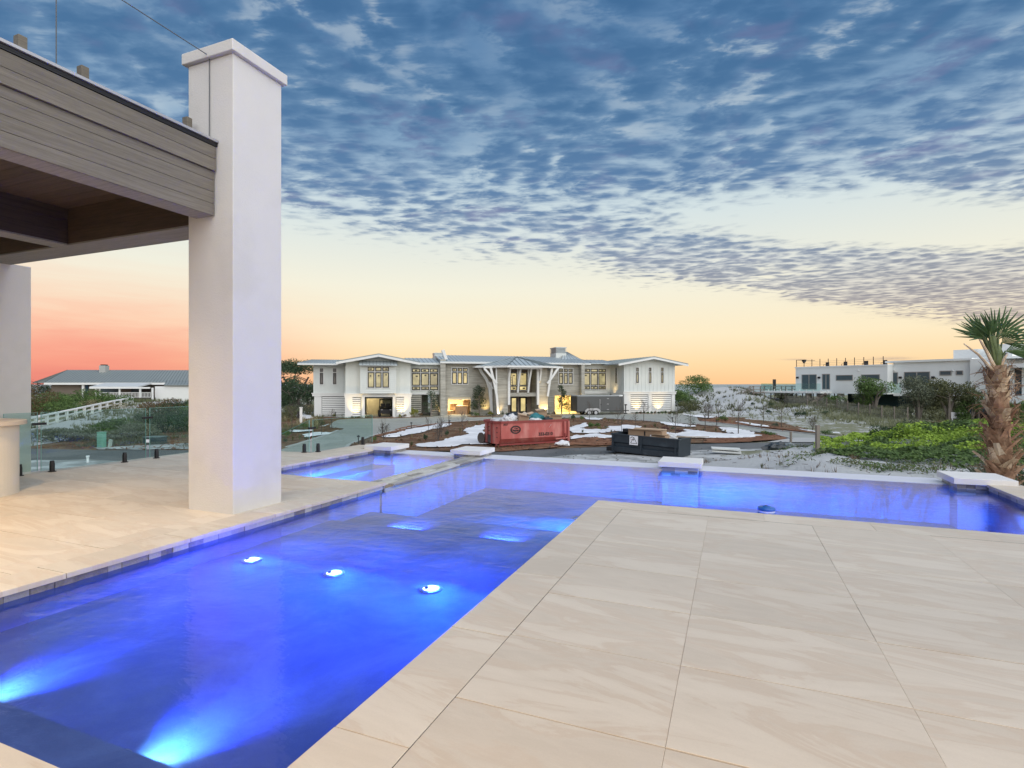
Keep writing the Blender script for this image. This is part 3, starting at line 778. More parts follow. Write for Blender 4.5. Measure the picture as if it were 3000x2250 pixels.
gm = MB(); gm.v = gv; gm.f = gf; gm.mi = [0]*len(gf)
ground = gm.build('ground', ground_mat(), smooth=True, fix=False); tag(ground, kind='structure')

def sea_mat():
    m = bpy.data.materials.new('sea_water'); m.use_nodes = True; nt = m.node_tree; E.nt = nt
    b = nt.nodes['Principled BSDF']; geo = nt.nodes.new('ShaderNodeNewGeometry')
    mp = nt.nodes.new('ShaderNodeMapping'); mp.inputs['Scale'].default_value = (.05, .16, 1); nt.links.new(geo.outputs['Position'], mp.inputs['Vector'])
    n = ntex(E(mp.outputs[0]), 1.0, 5, .6)
    c = mixc(sstep(.35, .7, n), (.12, .20, .24), (.22, .31, .34)); nt.links.new(c.s, b.inputs['Base Color'])
    b.inputs['Roughness'].default_value = .32; b.inputs['IOR'].default_value = 1.33
    bn = nt.nodes.new('ShaderNodeBump'); bn.inputs['Strength'].default_value = .8; bn.inputs['Distance'].default_value = 1.2
    nt.links.new(n.s, bn.inputs['Height']); nt.links.new(bn.outputs[0], b.inputs['Normal'])
    return m
sea = MB().add([(-9000, 140, -6.4), (9000, 140, -6.4), (9000, 14000, -6.4), (-9000, 14000, -6.4)], [(0, 1, 2, 3)]).build('sea', sea_mat(), fix=False); tag(sea, kind='structure')

# flat sheets laid over the yard, each from points measured on the ground
def smooth_poly(pts, it=1):
    for _ in range(it):
        q = []
        for i, a in enumerate(pts):
            b = pts[(i+1) % len(pts)]
            q += [(a[0]*.75+b[0]*.25, a[1]*.75+b[1]*.25), (a[0]*.25+b[0]*.75, a[1]*.25+b[1]*.75)]
        pts = q
    return pts
def jitter_poly(pts, step, amp, seed):
    q = []
    for i, a in enumerate(pts):
        b = pts[(i+1) % len(pts)]; L = math.hypot(b[0]-a[0], b[1]-a[1]); n = max(1, int(L/step))
        for k in range(n):
            t = k/n; x, y = a[0]+(b[0]-a[0])*t, a[1]+(b[1]-a[1])*t
            q.append((x + amp*(noise.noise((x*.9, y*.9, seed)) + .7*noise.noise((x*3.7, y*3.7, seed))), y + amp*(noise.noise((x*.9, y*.9, seed+9.7)) + .7*noise.noise((x*3.7, y*3.7, seed+5)))))
    return q
def flat_sheet(name, poly, z, mat, dome=0.0, kind='structure', drape=False):
    bm = bmesh.new(); vs_ = [bm.verts.new((p[0], p[1], z)) for p in poly]
    f = bm.faces.new(vs_); bm.normal_update()
    if f.normal.z < 0: f.normal_flip()
    res = bmesh.ops.triangulate(bm, faces=[f])
    if dome:
        bmesh.ops.subdivide_edges(bm, edges=bm.edges[:], cuts=1)
        edge = [v.co.copy() for v in bm.verts if v.is_boundary]
        for v in bm.verts:
            if not v.is_boundary: v.co.z += dome*(.6 + .8*noise.noise((v.co.x*.8, v.co.y*.8, 2)))
    me = bpy.data.meshes.new(name); bm.to_mesh(me); bm.free(); me.materials.append(mat)
    o = bpy.data.objects.new(name, me); COL.objects.link(o)
    return tag(o, kind=kind)
def W(pts, z=GZ): return [G(a, b, z) for a, b in pts]
def R(x0, y0, s, pts): return [(x0+a*s, y0+b*s) for a, b in pts]
m_straw = material('pine_straw', (.125, .075, .045), .95, .35, 2.2, bump=1.2, bs=7, base2=(.20, .135, .085), s2=.9, detail=7, spec=.1)
m_straw_fresh = material('fresh_pine_straw', (.165, .08, .048), .95, .35, 3, bump=1.2, bs=7, base2=(.235, .125, .075), s2=1.5, detail=7, spec=.1)
m_sand = material('white_sand', (.66, .67, .68), .95, .10, 1.2, bump=1.0, bs=2.2, base2=(.76, .77, .78), s2=.6, detail=6, spec=.15)
m_dirty = material('trodden_sand', (.27, .28, .275), .95, .28, 1.0, bump=1.2, bs=4, base2=(.47, .48, .475), s2=.8, detail=7, spec=.15)
m_asphalt = material('asphalt', (.100, .108, .110), .85, .16, .5, bump=.5, bs=30, base2=(.135, .14, .14), s2=.25, detail=7, spec=.3)
m_conc = material('pale_concrete', (.40, .40, .385), .8, .12, .7, bump=.2, bs=12, detail=6)
def paver_mat():
    m = bpy.data.materials.new('pavers'); m.use_nodes = True; nt = m.node_tree; E.nt = nt
    b = nt.nodes['Principled BSDF']; geo = nt.nodes.new('ShaderNodeNewGeometry'); pos = E(geo.outputs['Position'])
    br = nt.nodes.new('ShaderNodeTexBrick'); br.inputs['Scale'].default_value = 2.2; br.inputs['Mortar Size'].default_value = .02
    br.inputs['Color1'].default_value = (.25, .265, .235, 1); br.inputs['Color2'].default_value = (.33, .34, .305, 1); br.inputs['Mortar'].default_value = (.18, .19, .165, 1)
    nt.links.new(geo.outputs['Position'], br.inputs['Vector'])
    n = ntex(pos, .5, 6, .65)
    c = mixc(sstep(.3, .7, n)*.5, E(br.outputs['Color']), (.37, .375, .34)); nt.links.new(c.s, b.inputs['Base Color']); b.inputs['Roughness'].default_value = .85
    return m
m_paver = paver_mat()
# the planted yard between the street and the house
yard = [(-36, 31), (-30, 46), (-29, 66), (-17, 62), (6, 67), (19, 74), (24, 69), (27, 56), (24.5, 45), (19, 38.2), (15.5, 36.3), (9, 34.0), (3.5, 32.4), (-1, 30.6), (-8, 30.8), (-20, 31.0)]
flat_sheet('pine_straw_bed', jitter_poly(yard, 1.0, .5, 1.0), GZ+.07, m_straw)
street = W([(-700, 1312), (96, 1319.5), (301, 1324.5), (565, 1324), (840, 1321), (1200, 1331), (1450, 1329.7), (1664, 1318), (1794, 1314.5), (1996, 1306.5), (2250, 1301), (2420, 1299), (2700, 1301), (3000, 1300),
           (3000, 1312), (2600, 1313), (2420, 1309.5), (2317, 1311.5), (2236, 1319), (2000, 1326.5), (1800, 1342), (1600, 1357), (1300, 1365), (1000, 1362), (500, 1362), (96, 1358), (-500, 1352)])
street = [p for p in street if p[0] < 46]
flat_sheet('street', street, GZ+.085, m_asphalt)
drive = [(847, 1315.5), (901, 1298), (955, 1280.6), (990, 1266), (1013, 1260), (985, 1258), (961, 1256.5), (982, 1234), (1020, 1231.5), (1059, 1229.5), (1150, 1229.5), (1160, 1228.7), (1247, 1226), (1289, 1222), (1312, 1217.5),
         (1373, 1217), (1366, 1227), (1450, 1224.5), (1560, 1222.8), (1625, 1219.5), (1690, 1212.5), (1848, 1215.7), (1976, 1214.8), (2005, 1217), (2040, 1220), (2046, 1236), (2054, 1239), (2163, 1251), (2244, 1263.5), (2380, 1278), (2502, 1292),
         (2440, 1299.5), (2320, 1290.8), (2271, 1278), (2190, 1266), (2100, 1252.6), (2040, 1247.5), (1929, 1240), (1891, 1236.8), (1769, 1228.7), (1709, 1226), (1640, 1228.5), (1560, 1231), (1450, 1233.5), (1354, 1238), (1314, 1240.5),
         (1247, 1248.8), (1197, 1258.8), (1147, 1268.8), (1097, 1280.5), (1080, 1285.6), (1060, 1294), (1024, 1307.7), (1011, 1322), (985, 1333), (800, 1330)]
flat_sheet('driveway', smooth_poly(W(drive)), GZ+.10, m_paver)
apron = [(2322, 1288.6), (2420, 1288.8), (2502, 1290), (2575, 1297), (2440, 1302), (2366, 1302), (2245, 1302)]
flat_sheet('driveway_apron', W(apron), GZ+.13, m_conc)
# pale stone edging of the driveway
def edging(pts, wdt=.22):
    q = W(pts); b = MB()
    for a, c in zip(q, q[1:]): b.bar((a[0], a[1], GZ+.13), (c[0], c[1], GZ+.13), wdt, .06)
    return b
eb = edging([(840, 1316.5), (874, 1307), (901, 1298), (928, 1289), (955, 1280.6), (990, 1266.5)]); e2 = edging([(1011, 1322), (1024, 1307.7), (1060, 1294), (1080, 1285.6), (1097, 1280.5), (1147, 1268.8), (1197, 1258.8), (1247, 1248.8), (1314, 1240.5), (1354, 1238), (1450, 1233.5)], .2)
eb.add(e2.v, e2.f); e3 = edging([(1769, 1229), (1891, 1237), (1929, 1240.3), (2040, 1247.8), (2100, 1253), (2190, 1266.3), (2271, 1278.3), (2320, 1291)], .2); eb.add(e3.v, e3.f)
e3 = edging([(2054, 1238.6), (2163, 1250.6), (2244, 1263), (2380, 1277.4), (2502, 1291.5)], .2); eb.add(e3.v, e3.f)
tag(eb.build('driveway_edging', m_conc), kind='structure')
RA = (1080, 1130, .16727); RB = (1680, 1140, .16275); RC = (820, 1080, .19293); RD = (2000, 980, .27125)
sand_polys = [
 R(*RA, [(210,920),(470,870),(650,815),(800,770),(1020,750),(1180,705),(1350,690),(1470,712),(1340,750),(1130,790),(900,850),(700,900),(520,930),(330,945)]),
 R(*RA, [(770,1090),(900,1050),(1200,1030),(1380,970),(1600,920),(1780,880),(1690,850),(1670,810),(1750,770),(1950,720),(2050,700),(2150,710),(2140,760),(2000,790),(2010,850),(2140,870),(2280,900),(2330,1000),(2200,1060),(1750,1060),(1450,1110),(1100,1115),(850,1110)]),
 R(*RB, [(180,530),(300,545),(450,545),(550,570),(430,585),(250,575)]),
 R(*RB, [(-60,700),(100,680),(200,640),(260,640),(250,700),(120,740),(250,760),(420,755),(530,770),(650,730),(600,700),(800,695),(950,675),(1150,690),(1240,720),(1180,735),(1380,775),(1200,790),(900,800),(760,790),(600,820),(350,830),(150,825),(-60,820)]),
 R(*RB, [(-60,880),(200,870),(330,840),(500,835),(600,860),(760,880),(700,930),(350,905),(200,910),(-60,960)]),
 R(*RB, [(1530,625),(1700,625),(1900,660),(2212,690),(2212,715),(1950,705),(1680,675),(1560,645)]),
 [(1925,1271),(1939,1273),(1965,1276),(1989,1275),(2007,1268.6),(1997,1263.7),(2022,1263.7),(2060,1270),(2110,1276),(2170,1279),(2225,1280),(2228,1283),(2200,1289),(2120,1290),(2040,1290),(1960,1286),(1900,1279)],
 [(2100,1257),(2160,1260),(2200,1271),(2222,1279),(2180,1280),(2130,1273)],
 R(*RC, [(130,975),(300,965),(460,955),(530,970),(400,985),(250,1000)]),
 R(*RC, [(320,1060),(420,1020),(560,1000),(800,1005),(700,1030),(540,1055),(430,1080)]),
 R(*RC, [(180,690),(420,680),(530,690),(340,700),(520,760),(440,790),(330,780),(290,760),(180,740)]),
 R(*RC, [(650,895),(760,868),(700,890),(600,915)]),
 R(*RD, [(0,870),(150,890),(340,905),(335,920),(180,915),(0,885)]),
 R(*RD, [(550,955),(680,970),(830,995),(960,1012),(880,1020),(700,990)]),
 R(*RD, [(1200,1040),(1330,1052),(1480,1075),(1700,1085),(1680,1098),(1400,1072)]),
 R(*RD, [(1800,1105),(2000,1120),(2212,1130),(2212,1150),(1950,1132)]),
]
for i, p in enumerate(sand_polys):
    flat_sheet('sand_patch', jitter_poly(smooth_poly(W(p)), .22, .30, i*3.1), GZ+.14+.002*i, m_sand, dome=.05)
fresh = [R(*RA, [(90,905),(300,840),(520,780),(760,725),(1000,705),(1180,690),(1240,695),(1000,735),(760,765),(560,830),(380,880),(200,920)]),
         R(1400, 980, .29385, [(1020,1050),(1200,1045),(1345,1060),(1345,1125),(1150,1130),(960,1120),(600,1165),(200,1190),(240,1150),(640,1120),(900,1085)]),
         R(*RD, [(240,1150),(420,1135),(700,1110),(840,1095),(1000,1095),(1150,1150),(950,1165),(700,1180),(420,1195),(240,1190)]),
         R(*RD, [(175,940),(330,925),(520,940),(760,985),(960,1010),(1230,1050),(1460,1075),(1440,1085),(1100,1045),(800,1010),(500,980),(250,955)])]
for i, p in enumerate(fresh): flat_sheet('pine_straw_bed', jitter_poly(W(p), .6, .25, 40+i), GZ+.125+.001*i, m_straw_fresh, dome=.05)
# trodden sand beside the street
flat_sheet('sand_verge', jitter_poly(W([(1540, 1352), (1700, 1340), (1850, 1336), (2000, 1327.5), (2236, 1320), (2300, 1318), (2330, 1345), (2200, 1372), (1900, 1390), (1600, 1392), (1400, 1378)]), .7, .3, 77), GZ+.115, m_dirty)
flat_sheet('sand_verge', jitter_poly(W([(60, 1357), (250, 1354), (420, 1363), (300, 1390), (60, 1395)]), .7, .3, 78), GZ+.116, m_dirty)
flat_sheet('sand_verge', jitter_poly(W([(280, 1317), (420, 1311), (566, 1303), (600, 1320), (400, 1324.5), (290, 1323.5)]), .7, .3, 79), GZ+.117, m_dirty)
def ray_ground(px, py):
    k = K(px); g = (py-1126.0)/F; Y = 9.0
    while Y < 160:
        if EYE - g*Y <= terrain(k*Y, Y): break
        Y += .15
    return Vector((k*Y, Y, terrain(k*Y, Y)))
# ------------------------------------------------------------------ the large white house across the street
HO = Vector((-18.54, 60.8, GZ)); HR = radians(15)
house = thing('beach_house', HO, HR, 'long white two-storey house with lit windows and a timber-strutted entry porch', 'house')
hc, hs_ = cos(HR), sin(HR)
def HX(px, t):                    # local x on the facade plane t metres behind the front of the left wing
    k = K(px); return (k*(HO.y + t*hc) - HO.x + t*hs_)/(hc - k*hs_)
def HZ(px, py, t):
    s = HX(px, t); Y = HO.y + s*hs_ + t*hc; return EYE + (1126-py)/F*Y - GZ
m_white = material('painted_board_white', (.60, .635, .61), .6, .05, 1.5, bump=.1, bs=8)
m_white2 = material('white_lap_siding', (.60, .63, .60), .6, .05, 1.5)
m_whitetrim = material('white_house_trim', (.68, .69, .67), .55, .04, 3)
m_bfc = None
def board_formed():
    m = bpy.data.materials.new('board_formed_concrete'); m.use_nodes = True; nt = m.node_tree; E.nt = nt
    b = nt.nodes['Principled BSDF']; geo = nt.nodes.new('ShaderNodeNewGeometry')
    mp = nt.nodes.new('ShaderNodeMapping'); mp.inputs['Scale'].default_value = (.35, .35, 5.0); nt.links.new(geo.outputs['Position'], mp.inputs['Vector'])
    n = ntex(E(mp.outputs[0]), 1.2, 6, .65, .3); n2_ = ntex(E(geo.outputs['Position']), .9, 5, .6)
    c = mixc(sstep(.3, .72, n*.7+n2_*.3), (.27, .262, .225), (.50, .485, .42)); nt.links.new(c.s, b.inputs['Base Color']); b.inputs['Roughness'].default_value = .85
    bn = nt.nodes.new('ShaderNodeBump'); bn.inputs['Strength'].default_value = .6; bn.inputs['Distance'].default_value = .05
    nt.links.new(n.s, bn.inputs['Height']); nt.links.new(bn.outputs[0], b.inputs['Normal']); return m
m_bfc = board_formed()
m_roof = material('standing_seam_metal', (.42, .47, .48), .42, .10, .6, metal=.12)
m_seam = material('roof_seam', (.20, .24, .25), .4, .05, metal=.3)
m_black = material('black_window_sash', (.012, .012, .013), .4, .1)
m_soffit = material('timber_soffit', (.22, .165, .115), .6, .2, 2, stretch=(1, 1, 1))
def lit_pane(name, col, s):
    m = bpy.data.materials.new(name); m.use_nodes = True; nt = m.node_tree; E.nt = nt
    b = nt.nodes['Principled BSDF']; b.inputs['Base Color'].default_value = (.05, .05, .05, 1); b.inputs['Roughness'].default_value = .08
    geo = nt.nodes.new('ShaderNodeNewGeometry'); oi = nt.nodes.new('ShaderNodeObjectInfo')
    n = ntex(E(geo.outputs['Position']), .9, 4, .6, .6)
    c = mixc(sstep(.38, .68, n), tuple(x*.62 for x in col), col)
    k = E(oi.outputs['Random'])*.5 + .7; kk = nt.nodes.new('ShaderNodeCombineColor'); [nt.links.new(k.s, kk.inputs[i]) for i in range(3)]
    c = mixc(1.0, c, E(kk.outputs[0]), 'MULTIPLY')
    nt.links.new(c.s, b.inputs['Emission Color']); b.inputs['Emission Strength'].default_value = s; return m
m_lit = lit_pane('lit_pane', (.58, .50, .25), .52)
m_litb = lit_pane('bright_lit_pane', (.80, .64, .28), .66)
m_dimp = material('dark_pane', (.03, .04, .045), .06, .1, spec=.8)
m_paper = material('window_sticker', (.035, .035, .035), .6, .2)

def window(parent, x0, x1, z0, z1, y, cols, rows, pane, sticker=True, case=.075, sash=.125, front=-1, fr=None):
    """casing (the window) with black sashes and panes as its own pieces; rows = fractions from the bottom"""
    fr = fr or m_whitetrim
    c = MB(); f = front
    c.box(x0-case, x1+case, y, y+f*.06, z1, z1+case); c.box(x0-case, x1+case, y, y+f*.09, z0-case, z0)
    c.box(x0-case, x0, y, y+f*.06, z0, z1); c.box(x1, x1+case, y, y+f*.06, z0, z1)
    xsx = [x0 + (x1-x0)*i/cols for i in range(cols+1)]; zsz = [z0 + (z1-z0)*r for r in rows]
    for x in xsx[1:-1]: c.box(x-case*.45, x+case*.45, y, y+f*.055, z0, z1)
    for z in zsz[1:-1]: c.box(x0, x1, y, y+f*.05, z-case*.45, z+case*.45)
    w = c.build('window', fr, parent)
    for i in range(cols):
        for j in range(len(zsz)-1):
            a0 = xsx[i] + (case*.45 if i else 0); a1 = xsx[i+1] - (case*.45 if i < cols-1 else 0)
            b0 = zsz[j] + (case*.45 if j else 0); b1 = zsz[j+1] - (case*.45 if j < len(zsz)-2 else 0)
            s = MB(); yy0, yy1 = y+f*.004, y+f*.04
            s.box(a0, a0+sash, yy0, yy1, b0, b1); s.box(a1-sash, a1, yy0, yy1, b0, b1); s.box(a0+sash, a1-sash, yy0, yy1, b0, b0+sash); s.box(a0+sash, a1-sash, yy0, yy1, b1-sash, b1)
            s.build('sash', m_black, w)
            MB().box(a0+sash, a1-sash, y+f*.006, y+f*.018, b0+sash, b1-sash).build('pane', pane, w)
            if sticker and rs.random() < .85:
                ww, hh = (a1-a0), (b1-b0); sw = ww*rs.uniform(.2, .42); sh = min(.16, hh*.3)
                cx = a0 + ww*rs.uniform(.4, .62); cz = b1 - sash - sh - hh*rs.uniform(.03, .2) if hh > .8 else (b0+b1)/2-sh/2
                MB().box(cx-sw/2, cx+sw/2, y+f*.018, y+f*.021, cz, cz+sh).build('sticker', m_paper, w)
    return w
slat_cache = {}
def louvers(parent, x0, x1, z0, z1, y, n, mat=None):
    mat = mat or m_whitetrim
    MB().box(x0, x1, y+.10, y+.14, z0, z1).build('louver_backing', m_black, parent)
    h = (z1-z0)/n; key = (round(x1-x0, 2), round(h, 3))
    if key not in slat_cache: slat_cache[key] = MB().xprism([(0, 0), (.05, 0), (.08, h*.70), (.03, h*.70)], -(x1-x0)/2, (x1-x0)/2).mesh('slat', mat, fix=True)
    for i in range(n): inst('slat', slat_cache[key], parent, ((x0+x1)/2, y, z0+h*i+.012))
def battens(mb, x0, x1, z0, z1, y, step, f=-1):
    x = x0+step/2
    while x < x1: mb.box(x-.025, x+.025, y, y+f*.03, z0, z1); x += step
def lap(parent, x0, x1, z0, z1, y, n, mat):
    h = (z1-z0)/n
    for i in range(n): MB().xprism([(y, z0+h*i), (y-.045, z0+h*i), (y-.02, z0+h*(i+1)-.004), (y, z0+h*(i+1)-.004)], x0, x1).build('siding_board', mat, parent)
def seam_roof(parent, pts, n, name='roof', thick=.10, mat=None, seam=True):
    """pts = eave-left, eave-right, ridge-right, ridge-left"""
    a, b, c, d = (Vector(p) for p in pts); up = Vector((0, 0, thick))
    r = MB().add([a, b, c, d, a+up, b+up, c+up, d+up], [(3,2,1,0),(4,5,6,7),(0,1,5,4),(1,2,6,5),(2,3,7,6),(3,0,4,7)]).build(name, mat or m_roof, parent)
    if seam:
        s = MB()
        for i in range(n+1):
            t = i/n; p = a.lerp(b, t)+up; q = d.lerp(c, t)+up; s.bar(p, q, .05, .07)
        s.build('roof_seam', m_seam, r)
    return r
# --- left wing (gabled, nearest) -----------------------------------------------------------------
xL, xR = HX(1012, 0), HX(1203, 0)
zfl = HZ(1100, 1156, 0); zev = HZ(1012, 1060, 0); zpk = HZ(1108, 1043, 0)
bx0, bx1 = HX(1055, -.5), HX(1161, -.5)
gx0, gx1 = HX(1069, 0), HX(1150, 0); gz1 = HZ(1110, 1165, 0)
DEP = 11.0
wl = MB()
wl.box(xL, xR, .12, DEP, zfl, zev); wl.yprism([(xL, zev), (xR, zev), ((xL+xR)/2, zpk)], .12, DEP)
battens(wl, xL+.3, bx0-.1, zfl, zev, .12, .62); battens(wl, bx1+.1, xR-.1, zfl, zev, .12, .62)
wl.build('upper_wall', m_white, house)
lw = MB(); lw.box(xL, gx0, .12, .4, 0, zfl); lw.box(gx1, xR, .12, .4, 0, zfl); lw.box(gx0, gx1, .12, .4, gz1, zfl); lw.box(xL, xL+.2, .4, DEP, 0, zfl); lw.box(xR-.2, xR, .4, DEP, 0, zfl); lw.box(xL, xR, DEP-.2, DEP, 0, zfl)
lw.build('lower_wall', m_white, house)
MB().box(xL+.2, xR-.2, .4, DEP-.2, -.02, .02).build('garage_floor', m_conc, house)
MB().box(xL-.12, xR+.12, -.06, .12, zfl-.30, zfl-.02).box(xL-.16, xR+.16, -.10, .14, zfl-.02, zfl+.10).build('belt_trim', m_whitetrim, house)
for a, b in ((xL-.05, xL+.75), (xR-.75, xR+.05)): MB().box(a, b, -.05, .12, 0, zfl-.3).build('corner_pier', m_whitetrim, house)
MB().box(gx0-.32, gx0-.02, -.16, .12, 0, zfl-.3).build('door_jamb', m_whitetrim, house); MB().box(gx1+.02, gx1+.32, -.16, .12, 0, zfl-.3).build('door_jamb', m_whitetrim, house)
MB().box(gx0-.02, gx1+.02, -.02, .3, gz1-.12, gz1+.05).build('garage_lintel', m_black, house)
l0, l1 = HX(1026, 0), HX(1056, 0); louvers(house, l0, l1, .25, zfl-.36, -.04, 10)
r0, r1 = HX(1161, 0), HX(1191, 0); louvers(house, r0, r1, .25, zfl-.36, -.04, 10)
# projecting bay
bz0, bz1 = zfl+.1, HZ(1108, 1066, -.5)
MB().box(bx0, bx1, -.5, .12, bz0, bz1).build('bay', m_white2, house)
wx0, wx1 = HX(1077, -.55), HX(1140, -.55); wz0, wz1 = HZ(1108, 1137, -.55), HZ(1108, 1075.5, -.55)
nl = 15; lh = (bz1-bz0)/nl
for i in range(nl):
    z0, z1 = bz0+lh*i, bz0+lh*(i+1)-.006
    segs = [(bx0, bx1)] if (z1 < wz0-.1 or z0 > wz1+.1) else [(bx0, wx0-.1), (wx1+.1, bx1)]
    for a, b in segs: MB().xprism([(-.5, z0), (-.545, z0), (-.52, z1), (-.5, z1)], a, b).build('siding_board', m_white2, house)
window(house, wx0, wx1, wz0, wz1, -.5, 3, (0, .76, 1), m_lit)
ax0, ax1 = HX(1052, -1), HX(1164, -1); az0, az1 = HZ(1108, 1072, -1), HZ(1108, 1058.5, -1)
seam_roof(house, [(ax0, -1.25, az0), (ax1, -1.25, az0), (ax1, -.05, az1), (ax0, -.05, az1)], 11, 'window_awning', .06)
# gable roof, ridge running back
ov = .95; xm = (xL+xR)/2; sl = (zpk-zev)/((xR-xL)/2); ey = -1.1
for sgn, xe in ((-1, xL-ov), (1, xR+ov)):
    ze = zev - sl*ov
    seam_roof(house, [(xe, DEP, ze), (xe, ey, ze), (xm, ey, zpk), (xm, DEP, zpk)], 14, 'roof', .16)
    MB().bar((xe, ey-.03, ze-.06), (xm+.0*sgn, ey-.03, zpk-.06), .05, .22).build('rake_board', m_whitetrim, house)
# --- left end block ------------------------------------------------------------------------------
t1 = 3.2
eL, eR = HX(918, t1), HX(1013, t1); ez = HZ(960, 1065, t1); ef = HZ(960, 1154, t1)
el = MB(); el.box(eL, eR, t1, DEP, ef, ez); battens(el, eL, eR, ef, ez, t1, .5); el.build('upper_wall', m_white, house)
el = MB(); el.box(eL+.15, eR, t1+.15, DEP, 0, ef); el.build('lower_wall', m_white, house)
MB().box(eL-.12, eR-.05, t1-.1, t1+.15, ef-.3, ef-.02).box(eL-.2, eR-.05, t1-.16, t1+.15, ef-.02, ef+.08).build('belt_trim', m_whitetrim, house)
MB().box(eL+.1, eL+.9, t1-.02, t1+.15, 0, ef-.3).build('corner_pier', m_whitetrim, house)
louvers(house, eL+.95, eR-.05, .3, ef-.33, t1+.0, 10)
for a, b in ((937, 947), (975.5, 985.5)): window(house, HX(a, t1), HX(b, t1), HZ(942, 1127, t1), HZ(942, 1080, t1), t1, 1, (0, .75, 1), m_dimp, False)
ze1 = HZ(900, 1066.5, t1-1); seam_roof(house, [(eL-1.6, t1-1.1, ze1-.05), (eR+1, t1-1.1, ze1-.05), (eR+1, t1+3.5, ze1+.55), (eL-.4, t1+3.5, ze1+.55)], 18, 'roof', .12)
MB().box(eL-1.6, xL, t1-1.16, t1-1.1, ze1-.14, ze1+.0).build('fascia_board', m_whitetrim, house)
# --- middle left: glazed stair hall over timber screens --------------------------------------------
t2 = 3.0
mL, mR = xR, HX(1296, t2); mz = HZ(1250, 1066, t2); mf = HZ(1250, 1153, t2)
MB().box(mL, mR, t2, DEP, mf, mz).build('upper_wall', m_white2, house)
for q in ((mL, HX(1235, t2), t2+.1, t2+.3), (HX(1262, t2), mR, t2+.1, t2+.3), (HX(1235, t2), HX(1262, t2), t2+3, t2+3.2)): MB().box(*q, 0, mf).build('lower_wall', m_bfc, house)
MB().box(mL, mR, t2-.08, t2+.1, mf-.16, mf+.1).build('belt_trim', m_whitetrim, house)
window(house, HX(1206.5, t2), HX(1283.5, t2), HZ(1245, 1144, t2), HZ(1245, 1080.5, t2), t2, 3, (0, .19, .80, 1), m_lit)
louvers(house, HX(1204, t2), HX(1234, t2), .3, mf-.2, t2-.02, 9, m_bfc); louvers(house, HX(1263, t2), HX(1290, t2), .3, mf-.2, t2-.02, 9, m_bfc)
zr2 = HZ(1250, 1066, t2-1); seam_roof(house, [(xR-.2, t2-.9, zr2), (mR+.2, t2-.9, zr2), (mR+.2, t2+4, zr2+.75), (xR-.2, t2+4, zr2+.75)], 9, 'roof', .12)
MB().box(xR, mR, t2-.96, t2-.9, zr2-.12, zr2+.0).build('fascia_board', m_whitetrim, house)
# --- board formed concrete walls either side of the porch -------------------------------------------
t3 = 2.4
cL, cR = HX(1294, t3), HX(1458, t3); cz = HZ(1370, 1066, t3)
g2a, g2b, g2z = HX(1312, t3), HX(1379, t3), HZ(1345, 1164, t3)
b = MB(); b.box(cL, g2a, t3, t3+.3, 0, cz); b.box(g2b, cR, t3, t3+.3, 0, cz); b.box(g2a, g2b, t3, t3+.3, g2z, cz); b.box(cL, cL+.3, t3+.3, DEP, 0, cz); b.build('concrete_wall', m_bfc, house)
MB().box(cL-.25, cL+.35, t3-.8, t3+.3, 0, cz+.45).build('concrete_fin', m_bfc, house)
m_garw = material('garage_lining', (.72, .64, .46), .8, .08, 2)
i_ = MB(); i_.box(g2a-.3, g2b+1.5, t3+5.2, t3+5.4, 0, g2z+.5).box(g2a-.35, g2a-.2, t3+.31, t3+5.2, 0, g2z+.5).box(g2b+1.4, g2b+1.55, t3+.31, t3+5.2, 0, g2z+.5).box(g2a-.3, g2b+1.5, t3+.31, t3+5.2, g2z+.3, g2z+.45).box(g2a-.3, g2b+1.5, t3+.31, t3+5.2, -.03, .03)
i_.build('garage_interior', m_garw, house)
MB().box(g2a, g2b, t3+.1, t3+.16, g2z-.32, g2z).build('garage_lintel', m_garw, house)
lamp('garage_ceiling_light', 'AREA', ((g2a+g2b)/2, t3+2.6, g2z+.25), 250, (1, .78, .42), house, 1.2, (0, 0, -1))
window(house, HX(1324, t3), HX(1370, t3), HZ(1346, 1126, t3), HZ(1346, 1079, t3), t3, 3, (0, .75, 1), m_litb)
dL, dR = HX(1600, t3), HX(1702, t3)
g3a, g3b, g3z = HX(1626, t3), HX(1690, t3), HZ(1660, 1160, t3)
b = MB(); b.box(dL, g3a, t3, t3+.3, 0, cz); b.box(g3b, dR, t3, t3+.3, 0, cz); b.box(g3a, g3b, t3, t3+.3, g3z, cz); b.build('concrete_wall', m_bfc, house)
i_ = MB(); i_.box(g3a-.3, g3b+.3, t3+4.2, t3+4.4, 0, g3z+.5).box(g3a-.35, g3a-.2, t3+.31, t3+4.2, 0, g3z+.5).box(g3b+.2, g3b+.35, t3+.31, t3+4.2, 0, g3z+.5).box(g3a-.3, g3b+.3, t3+.31, t3+4.2, g3z+.3, g3z+.45).box(g3a-.3, g3b+.3, t3+.31, t3+4.2, -.03, .03)
i_.build('garage_interior', m_garw, house)
lamp('garage_ceiling_light', 'AREA', ((g3a+g3b)/2, t3+2.0, g3z+.25), 190, (1, .74, .30), house, 1.2, (0, 0, -1))
window(house, HX(1637, t3), HX(1677.5, t3), HZ(1657, 1126, t3), HZ(1657, 1081, t3), t3, 3, (0, .75, 1), m_lit)
